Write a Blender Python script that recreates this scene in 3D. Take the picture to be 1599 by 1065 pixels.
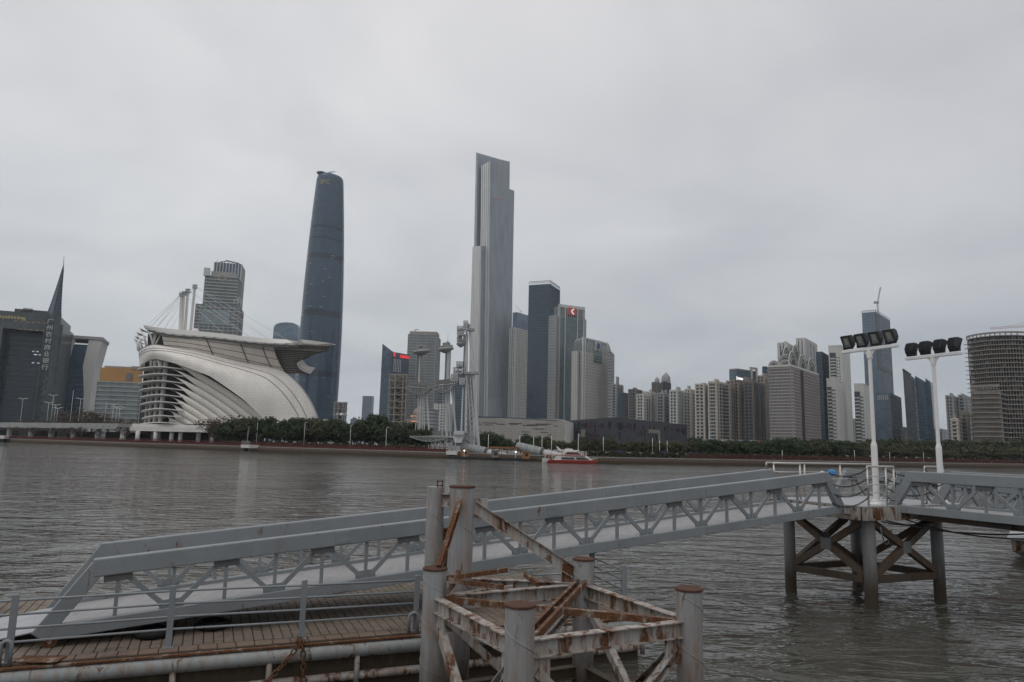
import bpy, math, random
from mathutils import Vector, Matrix
random.seed(7)
R = math.radians
scene = bpy.context.scene
for o in list(bpy.data.objects): bpy.data.objects.remove(o)
COL = scene.collection

# ------------------------------------------------------------------ camera
FPX, EYE, CX, CY = 1110.0, 4.4, 799.5, 532.5
PITCH, ROLL = math.atan(162.5/1110.0), 0.024
FW = Vector((0, math.cos(PITCH), math.sin(PITCH)))
U0 = Vector((0, -math.sin(PITCH), math.cos(PITCH)))
R0 = Vector((1, 0, 0))
RT = R0*math.cos(ROLL) + U0*math.sin(ROLL)
UP = -R0*math.sin(ROLL) + U0*math.cos(ROLL)
cam_d = bpy.data.cameras.new('camera'); cam = bpy.data.objects.new('camera', cam_d); COL.objects.link(cam)
cam_d.sensor_width = 36; cam_d.lens = 36*FPX/1599.0; cam_d.clip_start = 0.1; cam_d.clip_end = 12000
M3 = Matrix((RT, UP, -FW)).transposed()
cam.matrix_world = Matrix.Translation((0, 0, EYE)) @ M3.to_4x4()
scene.camera = cam

# ------------------------------------------------------------------ world, sun, exposure
SUN_EL, SUN_AZ = R(60), R(205)
w = bpy.data.worlds.new('World'); scene.world = w; w.use_nodes = True
nt = w.node_tree; nt.nodes.clear()
def N(t, tree=None, **kw):
    n = (tree or nt).nodes.new(t)
    for k, v in kw.items(): setattr(n, k, v)
    return n
out = N('ShaderNodeOutputWorld'); bg = N('ShaderNodeBackground'); bg.inputs['Strength'].default_value = 0.1
sky = N('ShaderNodeTexSky', sky_type='NISHITA', sun_disc=False, sun_elevation=SUN_EL, sun_rotation=SUN_AZ, dust_density=3.0)
tc = N('ShaderNodeTexCoord'); sep = N('ShaderNodeSeparateXYZ'); nt.links.new(tc.outputs['Generated'], sep.inputs[0])
zc = N('ShaderNodeMath', operation='MAXIMUM'); nt.links.new(sep.outputs['Z'], zc.inputs[0]); zc.inputs[1].default_value = 0.0
za = N('ShaderNodeMath', operation='ADD'); nt.links.new(zc.outputs[0], za.inputs[0]); za.inputs[1].default_value = 0.22
dx = N('ShaderNodeMath', operation='DIVIDE'); nt.links.new(sep.outputs['X'], dx.inputs[0]); nt.links.new(za.outputs[0], dx.inputs[1])
dy = N('ShaderNodeMath', operation='DIVIDE'); nt.links.new(sep.outputs['Y'], dy.inputs[0]); nt.links.new(za.outputs[0], dy.inputs[1])
cmb = N('ShaderNodeCombineXYZ'); nt.links.new(dx.outputs[0], cmb.inputs[0]); nt.links.new(dy.outputs[0], cmb.inputs[1])
nz = N('ShaderNodeTexNoise'); nz.inputs['Scale'].default_value = 1.5; nz.inputs['Detail'].default_value = 7; nz.inputs['Roughness'].default_value = 0.5; nz.inputs['Distortion'].default_value = 0.4
nt.links.new(cmb.outputs[0], nz.inputs['Vector'])
cr = N('ShaderNodeValToRGB'); nt.links.new(nz.outputs['Fac'], cr.inputs[0])
cr.color_ramp.elements[0].position = 0.30; cr.color_ramp.elements[0].color = (0.80, 0.81, 0.835, 1)
cr.color_ramp.elements[1].position = 0.72; cr.color_ramp.elements[1].color = (1.08, 1.07, 1.06, 1)
# overcast brightness rising slowly from horizon to zenith
gr = N('ShaderNodeValToRGB'); nt.links.new(zc.outputs[0], gr.inputs[0])
e = gr.color_ramp.elements
e[0].position = 0.0; e[0].color = (0.470, 0.515, 0.545, 1)
e[1].position = 1.0; e[1].color = (0.80, 0.80, 0.81, 1)
for pos, c in ((0.12, (0.540, 0.573, 0.592)), (0.28, (0.645, 0.662, 0.678)), (0.5, (0.73, 0.73, 0.735))):
    el = e.new(pos); el.color = (*c, 1)
mul = N('ShaderNodeMixRGB', blend_type='MULTIPLY'); mul.inputs[0].default_value = 1
nt.links.new(gr.outputs[0], mul.inputs[1]); nt.links.new(cr.outputs[0], mul.inputs[2])
# the overcast thins out slowly from one side of the sky to the other
sx_ = N('ShaderNodeMath', operation='MULTIPLY_ADD'); nt.links.new(sep.outputs['X'], sx_.inputs[0]); sx_.inputs[1].default_value = 0.5; sx_.inputs[2].default_value = 0.5
sr_ = N('ShaderNodeValToRGB'); nt.links.new(sx_.outputs[0], sr_.inputs[0]); sr_.color_ramp.interpolation = 'EASE'
sr_.color_ramp.elements[0].color = (1.06, 1.055, 1.05, 1); sr_.color_ramp.elements[0].position = 0.1
sr_.color_ramp.elements[1].color = (0.85, 0.85, 0.87, 1); sr_.color_ramp.elements[1].position = 0.9
mul2 = N('ShaderNodeMixRGB', blend_type='MULTIPLY'); mul2.inputs[0].default_value = 1
nt.links.new(mul.outputs[0], mul2.inputs[1]); nt.links.new(sr_.outputs[0], mul2.inputs[2]); mul = mul2
sc10 = N('ShaderNodeMixRGB', blend_type='MULTIPLY'); sc10.inputs[0].default_value = 1; sc10.inputs[2].default_value = (10, 10, 10, 1)
nt.links.new(mul.outputs[0], sc10.inputs[1])
mx = N('ShaderNodeMixRGB'); mx.inputs[0].default_value = 0.97
nt.links.new(sky.outputs[0], mx.inputs[1]); nt.links.new(sc10.outputs[0], mx.inputs[2])
nt.links.new(mx.outputs[0], bg.inputs[0]); nt.links.new(bg.outputs[0], out.inputs[0])

sd = bpy.data.lights.new('sun', 'SUN'); sun = bpy.data.objects.new('sun', sd); COL.objects.link(sun)
sd.energy = 0.5; sd.angle = R(50); sd.color = (1.0, 0.97, 0.93)
# Nishita rotation 0 = +Y, clockwise seen from above
sdir = Vector((math.sin(SUN_AZ)*math.cos(SUN_EL), math.cos(SUN_AZ)*math.cos(SUN_EL), math.sin(SUN_EL)))
sun.rotation_euler = (-sdir).to_track_quat('-Z', 'Y').to_euler(); sun.location = (0, -20, 60)
vs = scene.view_settings; vs.view_transform = 'Standard'; vs.look = 'None'; vs.exposure = 0.13; vs.gamma = 1.0; vs.use_curve_mapping = False
scene.cycles.max_bounces = 6; scene.cycles.volume_bounces = 0; scene.cycles.use_denoising = True

# ------------------------------------------------------------------ helpers
def ray(x, y): return FW + RT*((x-CX)/FPX) - UP*((y-CY)/FPX)
def at(x, y, Y):
    d = ray(x, y); return Vector((0, 0, EYE)) + d*(Y/d.y)
def atz(x, y, z):
    d = ray(x, y); return Vector((0, 0, EYE)) + d*((z-EYE)/d.z)
def gx(x, Y, yy=690):
    return at(x, yy, Y).x
def tag(o, label=None, cat=None, group=None, kind=None):
    if label: o['label'] = label
    if cat: o['category'] = cat
    if group: o['group'] = group
    if kind: o['kind'] = kind
    return o
def thing(name, label, cat, loc=(0, 0, 0), group=None):
    o = bpy.data.objects.new(name, None); COL.objects.link(o); o.location = loc; o.empty_display_size = 0.5
    return tag(o, label, cat, group)
def V(*a): return Vector(a)

class MB:
    def __init__(s): s.v = []; s.f = []; s.mi = []; s.cur = 0
    def add(s, vs, fs):
        b = len(s.v); s.v += [tuple(p) for p in vs]
        for f in fs: s.f.append(tuple(b+i for i in f)); s.mi.append(s.cur)
        return s
    def box(s, c, size, ax=None):
        c = Vector(c); hx, hy, hz = [q/2 for q in size]
        X, Y, Z = ax if ax else (V(1, 0, 0), V(0, 1, 0), V(0, 0, 1))
        P = [c+X*(i*hx)+Y*(j*hy)+Z*(k*hz) for k in (-1, 1) for j in (-1, 1) for i in (-1, 1)]
        return s.add(P, [(0, 2, 3, 1), (4, 5, 7, 6), (0, 1, 5, 4), (2, 6, 7, 3), (0, 4, 6, 2), (1, 3, 7, 5)])
    def frame(s, p0, p1, up=(0, 0, 1)):
        d = (Vector(p1)-Vector(p0)); L = d.length; d.normalize(); up = Vector(up)
        side = d.cross(up)
        if side.length < 1e-4: side = d.cross(V(1, 0, 0))
        side.normalize(); u = side.cross(d); u.normalize()
        return d, side, u, L
    def bar(s, p0, p1, w, h, up=(0, 0, 1)):
        d, side, u, L = s.frame(p0, p1, up)
        return s.box((Vector(p0)+Vector(p1))/2, (L, w, h), (d, side, u))
    def ibeam(s, p0, p1, w, h, t=0.016, up=(0, 0, 1)):
        d, side, u, L = s.frame(p0, p1, up); c = (Vector(p0)+Vector(p1))/2
        s.box(c+u*(h/2-t/2), (L, w, t), (d, side, u)); s.box(c-u*(h/2-t/2), (L, w, t), (d, side, u))
        return s.box(c, (L, t, h-2*t), (d, side, u))
    def channel(s, p0, p1, w, h, t=0.016, up=(0, 0, 1), sgn=1):
        d, side, u, L = s.frame(p0, p1, up); c = (Vector(p0)+Vector(p1))/2
        s.box(c+u*(h/2-t/2), (L, w, t), (d, side, u)); s.box(c-u*(h/2-t/2), (L, w, t), (d, side, u))
        return s.box(c+side*(sgn*(w/2-t/2)), (L, t, h-2*t), (d, side, u))
    def tube(s, p0, p1, r, n=12, r1=None, caps=True):
        r1 = r if r1 is None else r1
        d, side, u, L = s.frame(p0, p1)
        p0 = Vector(p0); p1 = Vector(p1); b = []
        for p, rr in ((p0, r), (p1, r1)):
            b += [p+side*(rr*math.cos(2*math.pi*i/n))+u*(rr*math.sin(2*math.pi*i/n)) for i in range(n)]
        fs = [(i, i+n, (i+1) % n+n, (i+1) % n) for i in range(n)]
        if caps: fs += [tuple(range(n)), tuple(range(2*n-1, n-1, -1))]
        return s.add(b, fs)
    def path(s, pts, r, n=8, closed=False):
        pts = [Vector(p) for p in pts]; m = len(pts); b = []
        ref = None
        for i, p in enumerate(pts):
            if closed: d = pts[(i+1) % m]-pts[i-1]
            else: d = pts[min(i+1, m-1)]-pts[max(i-1, 0)]
            d.normalize()
            if ref is None: ref = V(0, 0, 1) if abs(d.z) < .9 else V(1, 0, 0)
            side = d.cross(ref); side.normalize(); u = side.cross(d); ref = u
            rr = r[i] if isinstance(r, (list, tuple)) else r
            b += [p+side*(rr*math.cos(2*math.pi*k/n))+u*(rr*math.sin(2*math.pi*k/n)) for k in range(n)]
        fs = []
        for i in range(m if closed else m-1):
            j = (i+1) % m
            fs += [(i*n+k, i*n+(k+1) % n, j*n+(k+1) % n, j*n+k) for k in range(n)]
        if not closed: fs += [tuple(range(n-1, -1, -1)), tuple((m-1)*n+k for k in range(n))]
        return s.add(b, fs)
    def prism(s, poly, z0, z1):
        n = len(poly)
        a = sum(poly[i][0]*poly[(i+1) % n][1]-poly[(i+1) % n][0]*poly[i][1] for i in range(n))
        if a < 0: poly = poly[::-1]
        b = [(p[0], p[1], z0) for p in poly]+[(p[0], p[1], z1) for p in poly]
        return s.add(b, [(i, (i+1) % n, (i+1) % n+n, i+n) for i in range(n)]+[tuple(range(n-1, -1, -1)), tuple(range(n, 2*n))])
    def loft(s, rings, caps=True, closed=True):
        n = len(rings[0]); b = [p for r in rings for p in r]; fs = []
        for i in range(len(rings)-1):
            for k in range(n if closed else n-1):
                k2 = (k+1) % n; fs.append((i*n+k, i*n+k2, (i+1)*n+k2, (i+1)*n+k))
        if caps and closed: fs += [tuple(range(n-1, -1, -1)), tuple((len(rings)-1)*n+k for k in range(n))]
        return s.add(b, fs)
    def sheet(s, rows, th, dirn):
        """curved sheet (rows of points) given a real thickness along dirn"""
        a = [[Vector(p) for p in r] for r in rows]; n = len(a[0]); m = len(a); dirn = Vector(dirn)*th
        b = [p for r in a for p in r]; b2 = [p+dirn for p in b]; fs = []; o = n*m
        for i in range(m-1):
            for k in range(n-1):
                q = (i*n+k, i*n+k+1, (i+1)*n+k+1, (i+1)*n+k); fs.append(q); fs.append(tuple(o+x for x in q[::-1]))
        edge = [k for k in range(n)]+[i*n+n-1 for i in range(1, m)]+[(m-1)*n+k for k in range(n-2, -1, -1)]+[i*n for i in range(m-2, 0, -1)]
        for i in range(len(edge)):
            x, y = edge[i], edge[(i+1) % len(edge)]; fs.append((x, y, o+y, o+x))
        return s.add(b+b2, fs)
    def mesh(s, name, mats, off=(0, 0, 0), smooth=False):
        me = bpy.data.meshes.new(name); ox, oy, oz = off
        me.from_pydata([(a-ox, b-oy, c-oz) for a, b, c in s.v], [], s.f)
        for m in (mats if isinstance(mats, (list, tuple)) else [mats]): me.materials.append(m)
        if any(s.mi): me.polygons.foreach_set('material_index', s.mi)
        if smooth: me.polygons.foreach_set('use_smooth', [True]*len(me.polygons))
        me.update(); return me
    def build(s, name, mats, parent=None, smooth=False, bevel=0, kind=None, at0=None, label=None, cat=None, group=None, auto=None):
        off = V(0, 0, 0)
        p = parent
        while p is not None: off = off+p.location; p = p.parent
        if at0 is not None: loc = Vector(at0)-off; off = Vector(at0)
        else: loc = V(0, 0, 0)
        o = bpy.data.objects.new(name, s.mesh(name, mats, off, smooth)); COL.objects.link(o)
        o.location = loc
        if parent: o.parent = parent
        if bevel:
            bm = o.modifiers.new('bevel', 'BEVEL'); bm.width = bevel; bm.segments = 2; bm.limit_method = 'ANGLE'; bm.angle_limit = R(50)
        if auto:
            es = o.modifiers.new('split', 'EDGE_SPLIT'); es.split_angle = R(auto)
        return tag(o, label, cat, group, kind)

def copy_tree(o, parent=None):
    c = o.copy(); COL.objects.link(c)
    if parent: c.parent = parent
    for ch in list(o.children): copy_tree(ch, c)
    return c

# ------------------------------------------------------------------ materials
def newmat(name):
    m = bpy.data.materials.new(name); m.use_nodes = True; t = m.node_tree
    return m, t, t.nodes['Principled BSDF']
def L(t, a, b): t.links.new(a, b)
def mixc(t, fac, a, b, mode='MIX'):
    n = N('ShaderNodeMixRGB', t, blend_type=mode)
    for i, q in ((0, fac), (1, a), (2, b)):
        if hasattr(q, 'is_output'): L(t, q, n.inputs[i])
        elif i == 0: n.inputs[0].default_value = q
        else: n.inputs[i].default_value = (*q[:3], 1)
    return n.outputs[0]
def noise(t, vec, scale, detail=4, rough=0.55, dist=0):
    n = N('ShaderNodeTexNoise', t); n.inputs['Scale'].default_value = scale; n.inputs['Detail'].default_value = detail
    n.inputs['Roughness'].default_value = rough; n.inputs['Distortion'].default_value = dist
    if vec is not None: L(t, vec, n.inputs['Vector'])
    return n.outputs['Fac']
def ramp(t, fac, *stops):
    n = N('ShaderNodeValToRGB', t); L(t, fac, n.inputs[0]); e = n.color_ramp.elements
    while len(e) < len(stops): e.new(0.5)
    for el, (p, c) in zip(e, stops):
        el.position = p; el.color = (*c, 1) if isinstance(c, (tuple, list)) else (c, c, c, 1)
    return n.outputs[0]
def mapping(t, vec, sc=(1, 1, 1), rot=(0, 0, 0)):
    n = N('ShaderNodeMapping', t); n.inputs['Scale'].default_value = sc; n.inputs['Rotation'].default_value = rot; L(t, vec, n.inputs[0]); return n.outputs[0]
def pos(t): return N('ShaderNodeNewGeometry', t).outputs['Position']
def objc(t): return N('ShaderNodeTexCoord', t).outputs['Object']
def bump(t, b, h, strength=0.3, dist=0.02):
    n = N('ShaderNodeBump', t); n.inputs['Strength'].default_value = strength; n.inputs['Distance'].default_value = dist
    L(t, h, n.inputs['Height']); L(t, n.outputs[0], b.inputs['Normal'])

def plain(name, col, rough=0.6, metal=0.0, var=0.2, scale=1.0, spec=0.4, streak=0.0, bumps=0.0, emit=None):
    m, t, b = newmat(name); P = pos(t)
    f = noise(t, P, scale, 5)
    c = mixc(t, f, [q*(1-var) for q in col], [min(1, q*(1+var)) for q in col])
    if streak:
        g = noise(t, mapping(t, P, (3*scale, 3*scale, 0.25*scale)), 1.0, 4, .6)
        c = mixc(t, ramp(t, g, (0.42, 0.0), (0.75, streak)), c, [q*0.45 for q in col])
    L(t, c, b.inputs['Base Color']); b.inputs['Roughness'].default_value = rough; b.inputs['Metallic'].default_value = metal
    b.inputs['Specular IOR Level'].default_value = spec
    if bumps: bump(t, b, noise(t, P, scale*8, 4), bumps, 0.02)
    if emit:
        b.inputs['Emission Color'].default_value = (*emit[0], 1); b.inputs['Emission Strength'].default_value = emit[1]
    return m

def painted(name, col, rust=0.45, stain=0.5, rough=0.5, waterline=None):
    """old paint with rust breaking through and brown streaks; optional mud and weed stain on what the tide wets"""
    m, t, b = newmat(name); P = pos(t)
    f = noise(t, P, 1.3, 5)
    c = mixc(t, f, [q*0.74 for q in col], [q*1.2 for q in col])
    c = mixc(t, ramp(t, noise(t, P, 26, 4, .7), (0.5, 0.0), (0.75, 0.25)), c, [q*0.6 for q in col])
    st = noise(t, mapping(t, P, (9, 9, 1.1)), 1.0, 5, .62)
    c = mixc(t, ramp(t, st, (0.62-0.25*stain, 0.0), (0.80-0.1*stain, 0.75*stain+.1)), c, (0.225, 0.120, 0.058))
    r1 = noise(t, mapping(t, P, (5, 5, 1.7)), 1.0, 9, .68, .5)
    rf = ramp(t, r1, (0.645-0.24*rust, 0.0), (0.735-0.24*rust, 1.0))
    rc = ramp(t, noise(t, P, 30, 5, .7), (0.3, (0.055, 0.023, 0.012)), (0.55, (0.130, 0.058, 0.027)), (0.75, (0.235, 0.125, 0.060)))
    c = mixc(t, rf, c, rc)
    if waterline is not None:
        z = N('ShaderNodeSeparateXYZ', t); L(t, P, z.inputs[0])
        wob = N('ShaderNodeMath', t, operation='MULTIPLY_ADD'); L(t, noise(t, mapping(t, P, (6, 6, 1.5)), 1.0, 4), wob.inputs[0]); wob.inputs[1].default_value = -0.9; L(t, z.outputs['Z'], wob.inputs[2])
        wf = ramp(t, wob.outputs[0], (0.0, 1.0), (waterline, 0.0))
        c = mixc(t, wf, c, (0.060, 0.045, 0.030))
    L(t, c, b.inputs['Base Color'])
    rr = mixc(t, rf, (rough,)*3, (0.9,)*3); L(t, rr, b.inputs['Roughness'])
    hh = mixc(t, rf, noise(t, P, 12, 3), noise(t, P, 60, 6, .7)); bump(t, b, hh, 0.35, 0.006)
    b.inputs['Specular IOR Level'].default_value = 0.35
    return m

def curtain(name, col, cell=(3.0, 3.0, 4.0), var=0.35, rough=0.18, spec=0.5, lit=0.0):
    """curtain-wall glass: every pane takes its own tone"""
    m, t, b = newmat(name); P = objc(t)
    sn = N('ShaderNodeVectorMath', t, operation='SNAP'); L(t, P, sn.inputs[0]); sn.inputs[1].default_value = cell
    wn = N('ShaderNodeTexWhiteNoise', t); L(t, sn.outputs[0], wn.inputs['Vector'])
    big = noise(t, mapping(t, P, (.03, .03, .012)), 1.0, 4, .6)
    c = mixc(t, wn.outputs['Value'], [q*(1-var) for q in col], [q*(1+var) for q in col])
    c = mixc(t, ramp(t, big, (0.35, 0.0), (0.7, 0.6)), c, [min(1, q*1.7+.01) for q in col])
    L(t, c, b.inputs['Base Color']); b.inputs['Roughness'].default_value = rough; b.inputs['Specular IOR Level'].default_value = spec
    bump(t, b, noise(t, mapping(t, P, (.08, .08, .05)), 1.0, 2), 0.15, 1.0)
    return m
# palette
STEEL = painted('grey_painted_steel', (0.230, 0.250, 0.262), rust=0.12, stain=0.30, rough=0.45)
GUSS = painted('shaded_gusset_steel', (0.105, 0.115, 0.120), rust=0.15, stain=0.5, rough=0.55)  # top gussets only: the top chord's shade is put into a darker paint
STEELD = painted('grey_deck_steel', (0.345, 0.345, 0.35), rust=0.06, stain=0.55, rough=0.5)
PILE = painted('pile_paint', (0.30, 0.31, 0.318), rust=0.18, stain=0.8, rough=0.5, waterline=1.0)
PILED = painted('pier_pile_paint', (0.20, 0.21, 0.215), rust=0.10, stain=0.5, rough=0.6, waterline=1.9)
RUSTB = painted('rusting_beam_paint', (0.40, 0.40, 0.385), rust=0.60, stain=0.95, rough=0.6)
RUSTH = painted('heavily_rusted_steel', (0.28, 0.27, 0.25), rust=1.05, stain=1.0, rough=0.8)
RUSTC = plain('rust_crust', (0.085, 0.040, 0.027), 0.95, var=.55, scale=9, bumps=.5)
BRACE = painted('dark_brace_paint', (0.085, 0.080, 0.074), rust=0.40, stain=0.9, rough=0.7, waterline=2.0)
HULL = painted('pontoon_hull_paint', (0.11, 0.11, 0.105), rust=0.40, stain=0.9, rough=0.7, waterline=.55)
FEND = painted('fender_tube_paint', (0.28, 0.30, 0.30), rust=0.34, stain=0.7, rough=0.5)
CHAIN = painted('rusty_chain', (0.06, 0.045, 0.035), rust=0.9, stain=1.0, rough=0.9)
BLACK = plain('black_rubber', (0.012, 0.012, 0.012), 0.8, var=.4, scale=6)
INOX = plain('stainless_tube', (0.50, 0.47, 0.44), 0.35, 0.75, var=.12, scale=4)
WHITEP = plain('white_mast_paint', (0.74, 0.73, 0.72), 0.4, var=.06, scale=1.5, streak=.15)
LHOUSE = plain('floodlight_housing', (0.022, 0.024, 0.026), 0.5, var=.3, scale=5)
LLENS = plain('floodlight_glass', (0.22, 0.25, 0.24), 0.12, .3, var=.5, scale=9, spec=.8)
BLUEP = plain('blue_plastic', (0.05, 0.24, 0.50), 0.5, var=.25, scale=6)
PLATE = plain('pale_deck_plate', (0.36, 0.365, 0.375), 0.55, var=.2, scale=1.4, streak=.2)
CONC = plain('concrete', (0.30, 0.29, 0.27), 0.85, var=.25, scale=.5, streak=.5)
EMBK = painted('embankment_concrete', (0.15, 0.135, 0.115), rust=0.2, stain=0.9, rough=0.9, waterline=0.9)
REDR = plain('red_railing_paint', (0.105, 0.026, 0.022), 0.7, var=.25, scale=.4)
PAVE = plain('promenade_paving', (0.22, 0.205, 0.19), 0.9, var=.2, scale=.3)
LAND = plain('city_ground', (0.16, 0.155, 0.145), 0.95, var=.2, scale=.02)
BARK = plain('bark', (0.10, 0.085, 0.07), 0.95, var=.3, scale=2)
WHITEC = plain('white_canopy', (0.60, 0.585, 0.56), 0.55, var=.08, scale=.12, streak=.2)
LATT = plain('weathered_lattice_steel', (0.30, 0.305, 0.30), 0.6, var=.25, scale=.5, streak=.5)
LATTP = plain('pale_mast_tube', (0.50, 0.51, 0.51), 0.55, var=.15, scale=.4, streak=.4)
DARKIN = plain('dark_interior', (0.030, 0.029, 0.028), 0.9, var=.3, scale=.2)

def leafmat(name, a, b2, c3):
    m, t, b = newmat(name); P = pos(t)
    oi = N('ShaderNodeObjectInfo', t)
    c = mixc(t, ramp(t, noise(t, P, 0.9, 4, .6), (0.32, 0.0), (0.68, 1.0)), a, b2)
    c = mixc(t, ramp(t, oi.outputs['Random'], (0.2, 0.0), (1.0, 0.65)), c, c3)
    L(t, c, b.inputs['Base Color']); b.inputs['Roughness'].default_value = 0.75; b.inputs['Specular IOR Level'].default_value = 0.2
    return m
LEAFD = leafmat('dark_leaves', (0.022, 0.034, 0.018), (0.060, 0.080, 0.036), (0.036, 0.050, 0.026))
LEAFO = leafmat('olive_leaves', (0.040, 0.045, 0.022), (0.095, 0.095, 0.048), (0.060, 0.060, 0.035))
LEAFB = leafmat('brownish_leaves', (0.055, 0.045, 0.030), (0.10, 0.080, 0.050), (0.07, 0.05, 0.035))

# ------------------------------------------------------------------ water, ground, haze
def water_mat():
    m, t, b = newmat('river_water'); P = pos(t)
    w1 = noise(t, mapping(t, P, (0.42, 0.95, 1), (0, 0, R(-14))), 1.0, 3, .55, .6)
    w2 = noise(t, mapping(t, P, (1.5, 3.2, 1), (0, 0, R(12))), 1.0, 3, .55, .4)
    w3 = noise(t, mapping(t, P, (0.035, 0.06, 1), (0, 0, R(8))), 1.0, 4, .6, .5)
    # wind patches: ripples are stronger in some areas than in others
    gust = ramp(t, w3, (0.38, 0.30), (0.62, 1.30))
    h1 = N('ShaderNodeMath', t, operation='MULTIPLY'); L(t, w1, h1.inputs[0]); L(t, gust, h1.inputs[1])
    b1 = N('ShaderNodeBump', t); b1.inputs['Strength'].default_value = 1.0; b1.inputs['Distance'].default_value = 0.36; L(t, h1.outputs[0], b1.inputs['Height'])
    b2 = N('ShaderNodeBump', t); b2.inputs['Strength'].default_value = 1.0; b2.inputs['Distance'].default_value = 0.05; L(t, w2, b2.inputs['Height']); L(t, b1.outputs[0], b2.inputs['Normal'])
    L(t, b2.outputs[0], b.inputs['Normal'])
    c = mixc(t, w3, (0.055, 0.054, 0.044), (0.082, 0.080, 0.067)); L(t, c, b.inputs['Base Color'])
    b.inputs['Roughness'].default_value = 0.04; b.inputs['IOR'].default_value = 1.33; b.inputs['Specular IOR Level'].default_value = 0.5
    return m
bank = [(-900, 790), (-420, 466), (-250, 353), (-153, 290), (-89, 257), (-16, 216.5), (19, 196.5), (30, 197.5), (70, 214), (112, 235), (208, 292), (420, 415), (900, 690)]
bm = MB()
bm.add([(-900, -40, 0), (900, -40, 0), (900, 760, 0), (-900, 860, 0)], [(0, 1, 2, 3)])
bm.build('river_water', water_mat(), kind='structure')
GZ = 1.7
bm = MB(); far = [(2700, 690), (2700, 2900), (-2700, 2900), (-2700, 790)]
poly = bank+far; n = len(poly)
bm.add([(x, y, GZ) for x, y in poly], [tuple(range(n))])
bm.build('city_ground', LAND, kind='structure')
# embankment: wall with a lower ledge and a coping, promenade paving behind
def offset(pl, d):
    o = []
    for i, p in enumerate(pl):
        a = Vector((*pl[max(i-1, 0)], 0)); b = Vector((*pl[min(i+1, len(pl)-1)], 0)); q = (b-a).normalized()
        o.append((p[0]-q.y*d, p[1]+q.x*d))
    return o
def strip(mb, a, b, z0, z1):
    for i in range(len(a)-1):
        q = [a[i], a[i+1], b[i+1], b[i]]
        mb.prism([(*p,) for p in q], z0, z1)
wl = MB(); strip(wl, offset(bank, 0), offset(bank, 1.2), -1.2, GZ-.15); strip(wl, offset(bank, -0.8), offset(bank, -.004), -1.2, 0.35)
wl.build('embankment_wall', EMBK, kind='structure')
cp = MB(); strip(cp, offset(bank, -.15), offset(bank, .7), GZ-.148, GZ+.12); cp.build('embankment_coping', CONC, kind='structure')
pv = MB(); strip(pv, offset(bank, .704), offset(bank, 14), GZ-.1, GZ+.06); pv.build('promenade', PAVE, kind='structure')
qb = MB(); qb.prism([(-60, -30), (60, -30), (60, 3.2), (-60, 3.2)], -1.4, 2.75); qb.build('near_quay', CONC, kind='structure')
hz = MB(); hz.box((0, 1350, 318), (5600, 3600, 644))
hm = bpy.data.materials.new('haze_air'); hm.use_nodes = True; ht = hm.node_tree; ht.nodes.clear()
ho = N('ShaderNodeOutputMaterial', ht); hv = N('ShaderNodeVolumePrincipled', ht); hv.inputs['Color'].default_value = (0.86, 0.92, 1.0, 1); hv.inputs['Density'].default_value = 0.000085; hv.inputs['Anisotropy'].default_value = 0.2
L(ht, hv.outputs[0], ho.inputs['Volume'])
hz.build('haze', hm, kind='stuff')
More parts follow.
